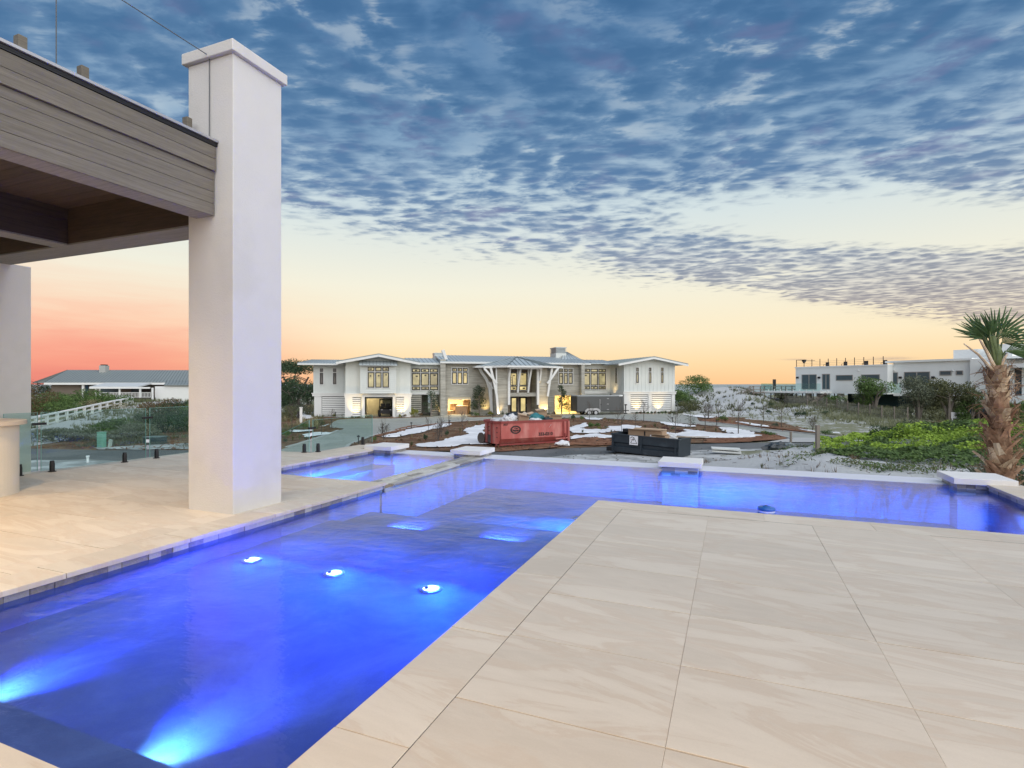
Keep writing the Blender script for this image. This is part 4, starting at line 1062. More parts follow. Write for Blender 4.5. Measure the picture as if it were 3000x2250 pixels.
# long low ridge roof over the middle
zrm = HZ(1400, 1063, t3-.8); seam_roof(house, [(cL-.3, t3-.9, zrm), (dR+1, t3-.9, zrm-.05), (dR+1, t3+4.5, zrm+.95), (cL-.3, t3+4.5, zrm+1.0)], 44, 'roof', .12)
MB().box(cL-.3, dR+1, t3-.96, t3-.9, zrm-.14, zrm+.0).build('fascia_board', m_whitetrim, house)
MB().box(cL-.4, HX(1458, 0), t3+7.8, t3+8, 0, cz).box(HX(1458,0), dR, t3+7.8, t3+8, 0, cz).build('rear_wall', m_white2, house)
# --- section right of the concrete, recessed, behind the trailer ------------------------------------
t4 = 4.4
fL, fR = HX(1701, t3), HX(1779, t4); fz = HZ(1740, 1066, t4); ff = HZ(1740, 1150, t4)
MB().box(fL, fR+.5, t4, DEP+1, ff, fz).build('upper_wall', m_white2, house)
MB().box(fL, fR+.5, t4+.1, DEP+1, 0, ff).build('lower_wall', m_white2, house)
MB().box(fL, fR, t4-.1, t4+.1, ff-.2, ff+.08).build('belt_trim', m_whitetrim, house)
window(house, HX(1706.5, t4), HX(1774.5, t4), HZ(1740, 1142, t4), HZ(1740, 1081.5, t4), t4, 3, (0, .18, .82, 1), m_lit)
zr4 = HZ(1740, 1066, t4-1); seam_roof(house, [(fL-.3, t4-1, zr4-.05), (fR+1, t4-1, zr4-.05), (fR+1, t4+4, zr4+.6), (fL-.3, t4+4, zr4+.6)], 10, 'roof', .12)
# --- right wing -------------------------------------------------------------------------------------
t5 = .4
wL, wR = HX(1828, t5), HX(1977, t5); wz = HZ(1900, 1065, t5); wf = HZ(1900, 1149.5, t5); wp = HZ(1908, 1050, t5)
b = MB(); b.box(wL, wR, t5, DEP+1, wf, wz); b.yprism([(wL, wz), (wR, wz), ((wL+wR)/2, wp)], t5, DEP+1); battens(b, wL, wR, wf, wz, t5, .56)
y = t5+.5
while y < t4+1.4: b.box(wL-.03, wL, y-.025, y+.025, wf, wz); y += .6
b.build('upper_wall', m_white, house)
MB().box(wL+.1, wR-.1, t5+.15, DEP+1, 0, wf).build('lower_wall', m_white, house)
MB().box(wL-.12, wR+.12, t5-.12, t5+.15, wf-.3, wf-.02).box(wL-.18, wR+.2, t5-.18, t5+.15, wf-.02, wf+.08).box(wL-.12, wL+.1, t5+.16, t4, wf-.3, wf+.05).build('belt_trim', m_whitetrim, house)
for a, b_ in ((1828, 1847), (1899, 1909), (1967, 1977)): MB().box(HX(a, t5), HX(b_, t5), t5-.05, t5+.15, 0, wf-.3).build('corner_pier', m_whitetrim, house)
louvers(house, HX(1848, t5), HX(1898, t5), .25, wf-.33, t5-.02, 9); louvers(house, HX(1910, t5), HX(1966, t5), .25, wf-.33, t5-.02, 9)
for a, b_ in ((1863, 1871), (1900, 1908), (1936, 1943.5)): window(house, HX(a, t5), HX(b_, t5), HZ(a, 1123, t5), HZ(a, 1078, t5), t5, 1, (0, .72, 1), m_lit)
sw_ = MB().box(wL-.05, wL-.01, t5+1.9, t5+2.4, HZ(1815, 1124, 2.5), HZ(1815, 1078, 2.5)).build('side_window', m_dimp, house)
MB().box(wL-.07, wL-.01, t5+1.8, t5+1.9, HZ(1815, 1125, 2.5), HZ(1815, 1077, 2.5)).box(wL-.07, wL-.01, t5+2.4, t5+2.5, HZ(1815, 1125, 2.5), HZ(1815, 1077, 2.5)).build('casing', m_whitetrim, sw_)
xm = (wL+wR)/2; sl = (wp-wz)/((wR-wL)/2); ov = 1.3; ey = t5-1.1
for sgn, xe in ((-1, wL-ov), (1, wR+ov)):
    ze = wz - sl*ov
    seam_roof(house, [(xe, DEP+1, ze), (xe, ey, ze), (xm, ey, wp), (xm, DEP+1, wp)], 14, 'roof', .16)
    MB().bar((xe, ey-.03, ze-.06), (xm, ey-.03, wp-.06), .05, .22).build('rake_board', m_whitetrim, house)
# --- entry porch --------------------------------------------------------------------------------------
tp = -.6
pL0, pL1, pR0, pR1 = HX(1457, tp), HX(1488, tp), HX(1577, tp), HX(1603, tp)
pz = HZ(1516, 1077, tp)
for a, b_ in ((pL0, pL1), (pR0, pR1)):
    b = MB(); b.yprism([(a-.12 if a == pL0 else a, 0), (b_ if a == pL0 else b_+.12, 0), (b_, pz), (a, pz)], tp, tp+4.6); b.build('porch_pier', m_bfc, house)
pf0, pf1 = HZ(1530, 1162.5, tp), HZ(1530, 1151.5, tp)
MB().box(pL1, pR0, tp+.2, tp+3.6, pf0, pf1).build('balcony_beam', m_bfc, house)
MB().box(pL1-.05, pL1+.22, tp-.25, tp+.2, .0+HZ(1488, 1187, tp), pz).box(pR0-.22, pR0+.05, tp-.25, tp+.2, HZ(1577, 1187, tp), pz).build('porch_post', m_whitetrim, house)
tw = tp+3.0
m_tan = material('tan_timber_wall', (.29, .235, .185), .7, .12, 1.5, stretch=(3, 3, .2))
MB().box(pL1, pR0, tw, tw+.2, 0, pz+.6).build('porch_back_wall', m_tan, house)
for a, b_ in ((1494.5, 1514), (1521, 1543)):
    window(house, HX(a, tw), HX(b_, tw), HZ(a, 1145, tw), HZ(a, 1093.5, tw), tw, 1, (0, .27, 1), m_litb, True, .07, .08)
for a, b_ in ((1494.5, 1516), (1521, 1543)):
    xa, xb = HX(a, tw), HX(b_, tw); zb = HZ(a, 1164, tw)
    d = MB(); d.box(xa, xa+.2, tw-.08, tw, .1, zb).box(xb-.2, xb, tw-.08, tw, .1, zb).box(xa+.2, xb-.2, tw-.08, tw, zb-.16, zb).box(xa+.2, xb-.2, tw-.08, tw, .1, .45)
    d = d.build('door', m_black, house); MB().box(xa+.2, xb-.2, tw-.05, tw-.02, .45, zb-.16).build('pane', m_litb, d)
    MB().tube([(xb-.1, tw-.13, .95), (xb-.1, tw-.13, 1.35)], .02, 6).build('handle', m_steel, d)
# pyramid roof
cx = (pL0+pR1)/2; hw = 5.5; zE = HZ(1516, 1073.5, tp-1.2); zT = HZ(1516, 1047, tp+2.5)
apex = (cx, tp+2.6, zT)
eaves = [(cx-hw*.42, tp-1.6, zE), (cx+hw*.42, tp-1.6, zE), (cx+hw, tp+1.0, zE+.0), (cx+hw, tp+6, zE), (cx-hw, tp+6, zE), (cx-hw, tp+1.0, zE)]
pr = MB()
n = len(eaves); pr.add(eaves + [apex] + [(p[0], p[1], p[2]-.14) for p in eaves], [(i, (i+1) % n, n) for i in range(n)] + [(i, n+1+i, n+1+(i+1) % n, (i+1) % n) for i in range(n)] + [tuple(n+1+i for i in range(n))[::-1]])
pr.cm = 0; pro = pr.build('porch_roof', [m_roof], house)
sm_ = MB()
for i in (0, 1, 2, 5):
    a, b_ = Vector(eaves[i]), Vector(eaves[(i+1) % n]); L = (b_-a).length; m = max(3, int(L/.55))
    top = Vector(apex)
    for j in range(m+1):
        p = a.lerp(b_, j/m)
        mid = (a+b_)/2; tt = 1-abs(j/m-.5)*2
        q = p + (top-mid)*max(.0, tt)*.97 if 0 < j < m else top
        if (q-p).length > .2: sm_.bar(p+Vector((0, 0, .03)), q+Vector((0, 0, .03)), .05, .06)
sm_.build('roof_seam', m_seam, pro)
fb = MB()
for i in range(n): a, b_ = Vector(eaves[i]), Vector(eaves[(i+1) % n]); fb.bar(a-Vector((0, 0, .06)), b_-Vector((0, 0, .06)), .08, .22)
fb.build('eave_board', m_whitetrim, pro)
MB().add([(p[0], p[1], p[2]-.16) for p in eaves], [tuple(range(n))]).build('timber_ceiling', m_soffit, pro, fix=False)
# white timber struts
def strut(pts, w=.24):
    b = MB()
    for p, q in zip(pts, pts[1:]): b.bar(p, q, w, w, (0, 1, 0))
    return b.build('strut', m_whitetrim, house)
def S(px, py, t): return (HX(px, t), t, HZ(px, py, t))
strut([S(1419, 1076, tp-.3), S(1419, 1081, tp-.3), S(1456, 1124, tp-.3)]); strut([S(1418, 1077, tp-.3), S(1456, 1077, tp-.3)], .2)
strut([S(1437, 1078, tp-.25), S(1446, 1115, tp-.25), S(1455, 1160, tp-.25), S(1459, 1214, tp-.25)], .26)
strut([S(1454, 1077, tp-.2), S(1455, 1150, tp-.2)], .16)
strut([S(1404, 1078, tp+1.8), S(1412, 1094, tp+1.8), S(1425, 1112, tp+1.8), S(1434, 1140, tp+1.8), S(1440, 1205, tp+1.8)], .3)
strut([S(1432, 1120, tp+1.4), S(1444, 1140, tp+1.4)], .2); strut([S(1439, 1120, tp+1.6), S(1442, 1214, tp+1.6)], .16)
strut([S(1637, 1076, tp-.3), S(1616, 1108, tp-.3), S(1603, 1124, tp-.3)]); strut([S(1604, 1077, tp-.3), S(1638, 1077, tp-.3)], .2)
strut([S(1617, 1078, tp-.25), S(1611, 1115, tp-.25), S(1604, 1162, tp-.25)], .24)
for a, b_, c in ((1495, 1491, 1489), (1526, 1520, 1516.5), (1557.5, 1551, 1547), (1586, 1582, 1580)):
    strut([S(a, 1077, tp-.5), S(b_, 1115, tp-.2), S(c, 1121 if a in (1495, 1586) else 1151, tp+.1)], .2)
for a in (1517, 1548): strut([S(a, 1079, tp+.35), S(a, 1151, tp+.35)], .16)
MB().box(pL1-.1, pR0+.1, tp-1.2, tp-.9, zE-.34, zE-.18).build('porch_header', m_whitetrim, house)
# ladder left inside the porch
ld = thing('ladder', HO + Vector((HX(1498, tw-.8)*hc - (tw-.8)*hs_, HX(1498, tw-.8)*hs_ + (tw-.8)*hc, pf1)), HR, 'dark ladder leaning on the upper window inside the entry porch', 'ladder')
b = MB(); b.bar((-.22, -.1, 0), (-.14, .5, 3.1), .06); b.bar((.22, -.1, 0), (.14, .5, 3.1), .06); b.build('rail', m_black, ld)
for i in range(9): t = (i+.7)/9.5; MB().bar((-.2+.06*t, -.1+.6*t, 3.1*t), (.2-.06*t, -.1+.6*t, 3.1*t), .035).build('rung', m_black, ld)
# chimneys
x0, x1 = HX(1273, 6), HX(1299, 6); MB().box(x0, x1, 6, 8, zrm, HZ(1286, 1036, 6)).box(x0-.05, x1+.05, 5.95, 8.05, HZ(1286, 1037, 6), HZ(1286, 1034.5, 6)).build('chimney', m_roof, house)
MB().bar((HX(1294, 3.2), 2.3, zrm+1.5), (HX(1304, 3.2), 2.3, zrm+.35), .5, .35).build('chimney_saddle', m_whitetrim, house)
x0, x1 = HX(1629, 6), HX(1659, 6); c1 = MB(); c1.box(x0, x1, 6, 8.4, zrm, HZ(1644, 1035, 6)); ch = c1.build('chimney', m_white2, house)
cc_ = MB(); za, zb = HZ(1644, 1035, 6), HZ(1644, 1018, 6)
cc_.box(x0-.04, x1+.04, 5.96, 8.44, zb-.08, zb); [cc_.box(x0-.04, x1+.04, 5.96, 8.44, za+(zb-za)*i/6, za+(zb-za)*i/6+.05) for i in range(6)]; cc_.box(x0+.1, x1-.1, 6.1, 8.3, za, zb)
cc_.build('chimney_cap', m_roof, ch)
seam_roof(house, [(HX(1640, 5), 4.4, zrm+.5), (HX(1700, 5), 4.4, zrm+.5), (HX(1672, 6), 7.5, zrm+1.75), (HX(1664, 6), 7.5, zrm+1.75)], 6, 'roof', .08)
MB().box(dR-.3, dR+.15, t3-.9, t3+.3, 0, cz+.2).build('concrete_fin', m_bfc, house)

# garden uplights against the house
def uplight(px, t, label, e=55, tilt=(0, .55, 1), col=(1, .66, .22), sp=80):
    x = HX(px, t); p = HO + Vector((x*hc - t*hs_, x*hs_ + t*hc, .14))
    u = thing('garden_uplight', p, HR, label, 'garden light', 'uplights along the white house')
    MB().lathe([(.0005, -.02), (.05, -.02), (.06, .1), (.05, .1)], 10).build('housing', m_dark, u); MB().lathe([(.0005, .095), (.05, .095)], 10).build('lens', m_lens2, u)
    lamp('bulb', 'SPOT', (0, 0, .13), e*1.5, col, u, .05, tilt, sp, .8)
m_lens2 = material('warm_lit_lens', (1, .8, .5), .4, 0, emit=(1, .72, .32), estr=6)
uplight(1041, -.75, 'garden uplight under the louvres left of the garage opening', 110)
uplight(1177, -.75, 'garden uplight under the louvres right of the garage opening', 110)
uplight(1598, tp-.55, 'garden uplight at the foot of the right porch pier', 150)
uplight(1462, tp-.5, 'garden uplight at the foot of the left porch pier', 60)
uplight(1872, t5-.7, 'garden uplight under the left louvre of the right wing', 90)
uplight(1936, t5-.7, 'garden uplight under the right louvre of the right wing', 120)
uplight(1425, 1.6, 'garden uplight behind the evergreens left of the porch', 60)
uplight(1286, 2.2, 'garden uplight beside the screen wall left of the boxes garage', 40)
lamp('soffit_light', 'SPOT', (HX(1790, 3), 2.6, wf-.4), 60, (1, .66, .28), house, .05, (0, .3, 1), 120, .8)
lamp('garage_lamp', 'POINT', ((gx0+gx1)/2-1, 6.5, 2.2), 45, (1, .82, .5), house, .15)
GI = MB(); GI.box(gx0+.2, gx0+2.2, 8.0, 8.2, 0, gz1); GI.build('garage_partition', m_garw, house)
# ------------------------------------------------------------------ white modern house on the dune (right)
MO = Vector((39.1, 75.6, -1.5)); MR = radians(-63)
mh = thing('modern_house', MO, MR, 'flat-roofed white modern house on piles among the dunes', 'house')
mc, ms = cos(MR), sin(MR)
def MX(px, t=0):
    k = K(px); return (k*(MO.y + t*mc) - MO.x + t*ms)/(mc - k*ms)
def MZ(px, py, t=0):
    s = MX(px, t); return EYE + (1126-py)/F*(MO.y + s*ms + t*mc) - MO.z
m_mod = material('modern_stucco', (.80, .83, .81), .7, .05, 1.0)
m_modg = material('modern_glass', (.075, .11, .125), .18, .15, spec=.25)
m_alu = material('aluminium_frame', (.30, .29, .27), .45, .08)
a0, a1 = MX(2331), MX(2600); zt, zb = MZ(2331, 1080), MZ(2331, 1152)
MB().box(a0, a1, 0, 9, zb, zt).build('wing_wall', m_mod, mh)
MB().box(a0-.1, a1+.05, -.08, 9.1, zt, zt+.18).build('parapet', m_mod, mh)
b0, b1, tb = a1, MX(2850, 1.2), 1.2
MB().box(a1+.01, b1, tb, 10, zb-.2, zt+.35).build('wing_wall', m_mod, mh)
MB().box(a1-.8, b1, tb-.25, 10, zt+.36, zt+.60).build('parapet', m_mod, mh)
c0, c1 = b1+.01, MX(2906, .6); MB().box(c0, c1, .6, 10, zb-.6, zt+.5).build('wing_wall', m_mod, mh)
MB().box(MX(2793, 5), MX(2866, 5), 5, 9.5, zt+.6, zt+1.75).build('roof_box', m_mod, mh)
MB().box(MX(2895, 4), MX(2966, 4), 4, 9.5, zt+.5, zt+2.1).build('roof_box', m_mod, mh)
MB().box(MX(2905, 3.95), MX(2951, 3.95), 3.95, 3.99, zt+.75, zt+1.15).build('clerestory', m_modg, mh)
MB().box(MX(2876, -.5), MX(3090, -.5), -.5, 9, zt-.55, zt-.15).box(MX(2866, 3), MX(3090, 3), 2.5, 9.2, zt+.5, zt+.72).build('roof_slab', m_mod, mh)
MB().box(MX(2888, 1.5), MX(3090, 1.5), 1.5, 9, zb+.1, zt-.56).build('glass_hall', m_modg, mh)
for px in (2888, 2918, 2962, 2996, 3030): MB().box(MX(px, 1.4), MX(px, 1.4)+.28, 1.2, 1.45, zb, zt-.56).build('post', m_mod, mh)
MB().box(MX(2906, 0), MX(3090, 0), -.1, 3, zb-.7, zb+.05).build('terrace_slab', m_mod, mh)
MB().box(c1+.2, MX(3090, 2), 2.2, 10, -1.0, zb-.7).build('ground_floor', material('taupe_render', (.23, .20, .17), .85, .15, 2), mh)
def modwin(x0, x1, z0, z1, t, cols=1, pane=None):
    fr = MB(); y = t
    fr.box(x0, x1, y-.06, y, z1-.08, z1).box(x0, x1, y-.06, y, z0, z0+.08).box(x0, x0+.08, y-.06, y, z0+.08, z1-.08).box(x1-.08, x1, y-.06, y, z0+.08, z1-.08)
    for i in range(1, cols): xx = x0+(x1-x0)*i/cols; fr.box(xx-.05, xx+.05, y-.07, y, z0+.08, z1-.08)
    w = fr.build('window', m_alu, mh)
    for i in range(cols):
        p0 = x0+.08 if i == 0 else x0+(x1-x0)*i/cols+.05; p1 = x1-.08 if i == cols-1 else x0+(x1-x0)*(i+1)/cols-.05
        MB().box(p0, p1, y-.03, y-.004, z0+.08, z1-.08).build('pane', pane or m_modg, w)
modwin(MX(2349), MX(2393), MZ(2370, 1142), MZ(2370, 1098), 0, 2); modwin(MX(2409), MX(2432), MZ(2420, 1142), MZ(2420, 1096.5), 0, 2)
modwin(MX(2449.5), MX(2499), MZ(2475, 1116), MZ(2475, 1099.5), 0); modwin(MX(2523), MX(2578), MZ(2550, 1115), MZ(2550, 1098), 0)
modwin(MX(2615, tb), MX(2631, tb), MZ(2620, 1127, tb), MZ(2620, 1092, tb), tb); modwin(MX(2649, tb), MX(2725, tb), MZ(2690, 1140, tb), MZ(2690, 1090, tb), tb, 2)
modwin(MX(2753, tb), MX(2788, tb), MZ(2770, 1101, tb), MZ(2770, 1087, tb), tb); modwin(MX(2801, tb), MX(2822, tb), MZ(2810, 1100, tb), MZ(2810, 1086.5, tb), tb)
for px, t in ((2338, 0), (2401, 0), (2639, tb), (2735, tb)): MB().box(MX(px, t)-.12, MX(px, t)+.12, t-.25, t, MZ(px, 1110, t), MZ(px, 1110, t)+.25).build('wall_lamp', m_black, mh)
for px, t in ((2516, 0), (2622, tb), (2793, tb)): MB().lathe([(.0005, -.02), (.12, 0), (.1, .12), (.0005, .15)], 10, (MX(px, t), t-.1, MZ(px, 1088, t))).build('camera_dome', m_whitetrim, mh)
for px, t in ((2369, 1), (2402, 3), (2414, 1), (2463, 1)):
    MB().lathe([(.42, -1.2), (.42, zb)], 14, (MX(px, t), t, 0)).build('pile', m_mod, mh)
MB().box(MX(2470, 3), a1, 4, 9, -1.2, zb).build('ground_floor', material('teal_wall', (.03, .075, .09), .8, .1), mh)
MB().box(a0-3.8, MX(2436), -2.2, -.01, zb+.02, zb+.28).build('terrace_slab', m_mod, mh)
gl = MB(); gl.box(a0-3.8, MX(2436), -2.2, -2.17, zb+.28, zb+1.3).box(a0-3.8, a0-3.77, -2.16, 0, zb+.28, zb+1.3); gl.build('glass_balustrade', m_glass, mh)
for i in range(11): MB().box(a0-3.6+i*.95, a0-3.5+i*.95, -2.24, -2.14, zb+.1, zb+.5).build('balustrade_bracket', m_mod, mh)
MB().box(MX(2600, -1), MX(2640, -1), -1.0, -.97, zb+.2, zb+1.35).build('glass_balustrade', m_glass, mh)
# roof-terrace railing
for i in range(11):
    x = a0 + .1 + i*1.13
    MB().box(x-.03, x+.03, .0, .06, zt+.18, zt+1.15).build('railing_post', m_black, mh)
MB().box(a0+.1, a0+1.4, .0, .05, zt+1.10, zt+1.15).box(a0+.1, a0+.15, .06, 4, zt+1.1, zt+1.15).build('rail', m_black, mh)
for i in range(3): MB().bar((a0+.1, .03, zt+.4+.22*i), (a0+11.4, .03, zt+.4+.22*i), .02).build('rail', m_alu, mh)
for x in (1.7, 4.2, 6.9, 9.2): MB().box(a0+x, a0+x+.5, 3.5, 4.0, zt+.5, zt+.55).box(a0+x, a0+x+.04, 3.5, 3.54, zt+.18, zt+.5).box(a0+x+.46, a0+x+.5, 3.5, 3.54, zt+.18, zt+.5).box(a0+x, a0+x+.5, 3.97, 4.0, zt+.18, zt+.85).build('terrace_seat', m_black, mh)
MB().lathe([(.12, 0), (.28, .3), (.3, .45), (.0005, .4)], 12, (a0+.9, .5, zt+.7)).build('roof_planter', m_black, mh)
# timber stair under the terrace
st = MB(); st.bar((MX(2420, -2), -2, zb), (MX(2356, -4), -4, -.2), .12, .3); st.build('stair_stringer', material('weathered_timber', (.23, .20, .17), .9, .25, 3, stretch=(2, 2, 14)), mh)
m_tim = MATS['weathered_timber']
for i in range(8): t = i/8; MB().box(MX(2418, -2)-t*4.2, MX(2418, -2)-t*4.2+.5, -2.6-t*1.8, -1.6-t*1.8, zb-.1-t*(zb+.1), zb-.04-t*(zb+.1)).build('stair_tread', m_tim, mh)
# timber boardwalk towards the beach
bw = thing('boardwalk', (32.6, 78.5, -.02), radians(-6), 'weathered timber boardwalk with railings running over the dune to the white house', 'boardwalk')
MB().box(1.6, 13.5, -.8, .8, .0, .16).build('deck', m_tim, bw)
for i in range(9):
    x = 1.8+i*1.45
    for y in (-.8, .75): MB().box(x-.06, x+.06, y, y+.1, -2.4, 1.05 if x < 9 else .1).build('post', m_tim, bw)
for y in (-.82, .80):
    for z in (.98, .55): MB().bar((1.8, y, z), (9.1, y, z), .10, .07).build('rail', m_tim, bw)
for y in (-.75, .7): MB().bar((-.6, y, -.5), (1.8, y, .98), .1, .08).build('rail', m_tim, bw); MB().bar((-.5, y, -.9), (1.8, y, .5), .1, .08).build('rail', m_tim, bw)
MB().box(5.2, 5.55, 1.2, 1.55, 0, 2.0).build('post', m_black, bw)
# ------------------------------------------------------------------ grey-roofed house far left
LO = Vector((-66.5, 75, -1.15)); LR = radians(4)
lh_ = thing('grey_roofed_house', LO, LR, 'low house with a long grey metal roof and a railed porch', 'house')
lc, ls = cos(LR), sin(LR)
def LX(px, t=0): k = K(px); return (k*(LO.y + t*lc) - LO.x + t*ls)/(lc - k*ls)
def LZ(px, py, t=0): s = LX(px, t); return EYE + (1126-py)/F*(LO.y + s*ls + t*lc) - LO.z
m_groof = material('grey_metal_roof', (.27, .30, .285), .5, .12, .5, metal=.25); m_gseam = material('grey_roof_seam', (.13, .15, .145), .5, .05)
m_shing = material('cedar_wall', (.20, .165, .135), .85, .15, 2); m_lw = material('left_house_white', (.74, .75, .73), .6, .05)
e0, e1, r0_, r1_ = LX(130, 1), LX(700, 1), LX(198, 6), LX(700, 6); ze, zr = LZ(300, 1123.5, 1), LZ(300, 1087, 6)
MB().box(LX(150, 2), e1, 2, 10, -.6, ze+.2).build('wall', m_shing, lh_)
def groof(p, n): 
    r = seam_roof(lh_, p, n, 'roof', .1, m_groof, False); s = MB(); a, b, c, d = (Vector(q) for q in p); up = Vector((0, 0, .1))
    for i in range(n+1):
        t = i/n; s.bar(a.lerp(b, t)+up, d.lerp(c, t)+up, .05, .06)
    s.build('roof_seam', m_gseam, r)
groof([(e0, 1, ze), (e1, 1, ze), (r1_, 6, zr), (r0_, 6, zr)], 60)
groof([(LX(95, 11), 11, ze), (e0, 1, ze), (r0_, 6, zr), (r0_-.01, 6.01, zr)], 14)
MB().box(e0, e1, .9, 1.0, ze-.22, ze+.05).build('eave_board', m_lw, lh_)
groof([(LX(495, 0), -1.2, LZ(500, 1131, -1)), (LX(700, 0), -1.2, LZ(500, 1131, -1)), (LX(700, 5), 5, LZ(560, 1107, 5)), (LX(500, 5), 5, LZ(560, 1106, 5))], 22)
pr0, pr1 = LX(271, -1.6), LX(447, -1.6); pz_ = LZ(360, 1137, -1.6)
MB().xprism([(-2.2, pz_), (-2.2, pz_+.16), (1.5, pz_+.75), (1.5, pz_+.6)], pr0, LX(420, -1)).build('porch_roof', material('pale_porch_roof', (.55, .57, .56), .5, .06), lh_)
MB().box(pr0, pr1, -2.25, -2.1, pz_-.12, pz_+.1).build('eave_board', m_lw, lh_)
for px in (282, 293, 351, 411, 447): MB().box(LX(px, -2)-.09, LX(px, -2)+.09, -2.1, -1.92, -.3, pz_).build('porch_post', m_lw, lh_)
MB().box(LX(238, 1), LX(244, 1), 1.1, 1.35, -.3, ze).build('porch_post', m_lw, lh_)
MB().box(LX(232, 1.9)+.3, LX(247, 1.9)+.5, 1.9, 1.98, -.3, ze-.25).build('door', material('blue_door', (.02, .07, .13), .5, .1), lh_)
MB().box(LX(290, -1.7), pr1, -2.2, 2, -.8, LZ(350, 1166, -1.7)).build('porch_base', material('porch_skirt', (.07, .065, .06), .9, .2), lh_)
rz0, rz1 = LZ(350, 1166, -1.9), LZ(350, 1150.5, -1.9)
MB().box(LX(290, -2), pr1, -2.06, -1.98, rz1-.07, rz1).build('porch_rail', m_lw, lh_); MB().box(LX(290, -2), pr1, -2.06, -1.98, rz0+.04, rz0+.1).build('porch_rail', m_lw, lh_)
x = LX(290, -2); bal = MB()
while x < pr1: bal.box(x-.025, x+.025, -2.04, -2.0, rz0+.1, rz1-.07); x += .19
tag(bal.build('balusters', m_lw, lh_), kind='stuff')
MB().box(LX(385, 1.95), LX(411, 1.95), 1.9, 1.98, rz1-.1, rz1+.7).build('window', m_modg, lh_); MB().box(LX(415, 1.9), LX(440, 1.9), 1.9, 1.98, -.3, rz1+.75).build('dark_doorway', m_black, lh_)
MB().box(LX(296, 1.9), LX(350, 1.9), 1.9, 1.98, rz1-.2, rz1+.55).build('window', m_modg, lh_)
MB().box(LX(455, -.8), LX(700, -.8), -.9, 2, -.6, LZ(500, 1133, -.9)).build('garage_wall', m_lw, lh_)
chx = LX(306, 5.5); chn = MB().box(chx-.43, chx+.43, 5, 5.9, zr-.5, zr+.75).build('chimney', material('chimney_render', (.38, .39, .37), .8, .1), lh_); MB().box(chx-.3, chx+.3, 5.1, 5.8, zr+.75, zr+.9).build('chimney_cap', m_black, chn)
# white rail fence along its drive
def terr3(x, y, dz=0): return Vector((x, y, terrain(x, y)+dz))
wf_ = thing('rail_fence', terr3(-38.5, 42), 0, 'white two-rail fence climbing beside the left driveway', 'fence')
fo = wf_.location
fp = [(-38.5+(-44.5+38.5)*i/14, 42+(64-42)*i/14) for i in range(-3, 15)]
fpts = [Vector((x, y, max(terrain(x, y), GZ))) for x, y in fp]; fpts += [fpts[-1]+Vector((-1.8, 1.6, .05)), fpts[-1]+Vector((-5.4, 5.0, .15))]
for p in fpts: MB().box(p.x-fo.x-.09, p.x-fo.x+.09, p.y-fo.y-.09, p.y-fo.y+.09, p.z-fo.z-.2, p.z-fo.z+.86).build('post', m_lw, wf_)
for z, h in ((.86, .12), (.46, .15), (.08, .15)):
    for p, q in zip(fpts, fpts[1:]): MB().bar(p-fo+Vector((0, -.1, z)), q-fo+Vector((0, -.1, z)), .05 if z < .8 else .26, h).build('rail', m_lw, wf_)
drv = [(-37.6, 38), (-37.9, 42), (-43.9, 64), (-47, 70), (-41, 70.5), (-39.5, 64), (-33, 46), (-29, 38), (-28.5, 32), (-37.5, 32)]
dm = MB(); NR = 14
lf = [(-37.5, 32), (-37.7, 39), (-38.2, 43), (-43.9, 64), (-47, 72)]; rt = [(-29, 32), (-30, 39), (-32.0, 43), (-39.5, 64), (-41, 72)]
def along(pl, t):
    x = t*(len(pl)-1); i = min(int(x), len(pl)-2); f = x-i; return (pl[i][0]*(1-f)+pl[i+1][0]*f, pl[i][1]*(1-f)+pl[i+1][1]*f)
for j in range(25):
    a, b = along(lf, j/24), along(rt, j/24)
    for i in range(7): t = i/6; x, y = a[0]*(1-t)+b[0]*t, a[1]*(1-t)+b[1]*t; dm.v.append((x, y, terrain(x, y)+.09))
for j in range(24):
    for i in range(6): dm.f.append((j*7+i, j*7+i+1, (j+1)*7+i+1, (j+1)*7+i)); dm.mi.append(0)
tag(dm.build('side_driveway', m_conc, fix=False), kind='structure')

# ------------------------------------------------------------------ red roll-off dumpster with its load
m_red = material('worn_red_paint', (.44, .105, .09), .6, .16, 2.5, bump=.3, bs=5, base2=(.54, .22, .19), s2=1.2, m2=(.42, .72), stretch=(1.6, 1.6, .5), detail=7)
m_redd = material('worn_red_paint_edge', (.25, .045, .04), .6, .2, 4)
m_ink = material('black_lettering', (.02, .012, .012), .6, .2, 6)
RDo = (-.848, 32.54, GZ+.13); RR = radians(27.4)
rd = thing('red_dumpster', RDo, RR, 'worn red roll-off dumpster piled high with rubbish', 'dumpster')
L, Wd, H = 5.0, 2.25, 1.42
b = MB(); pro = [(0.0, .42), (.26, .12), (Wd-.26, .12), (Wd, .42), (Wd, H), (Wd-.05, H), (Wd-.05, .45), (Wd-.3, .18), (.3, .18), (.05, .45), (.05, H), (0, H)]
b.xprism(pro, .22, L-.06).build('tub', m_red, rd)
MB().add([(.22, 0, .42), (.22, .26, .12), (.22, Wd-.26, .12), (.22, Wd, .42), (.22, Wd, H), (.22, 0, H), (-.02, .45, .12), (-.02, Wd-.45, .12), (-.02, Wd-.45, H), (-.02, .45, H)],
         [(0, 5, 9, 6, 1), (1, 6, 7, 2), (2, 7, 8, 4, 3), (6, 9, 8, 7), (5, 4, 8, 9)]).build('front_wall', m_red, rd)
MB().box(L-.08, L, .02, Wd-.02, .12, H).build('tailgate', m_red, rd)
for y in (.02, Wd-.02): MB().bar((.2, y, H), (L+.02, y, H), .12, .13).build('top_rail', m_redd, rd)
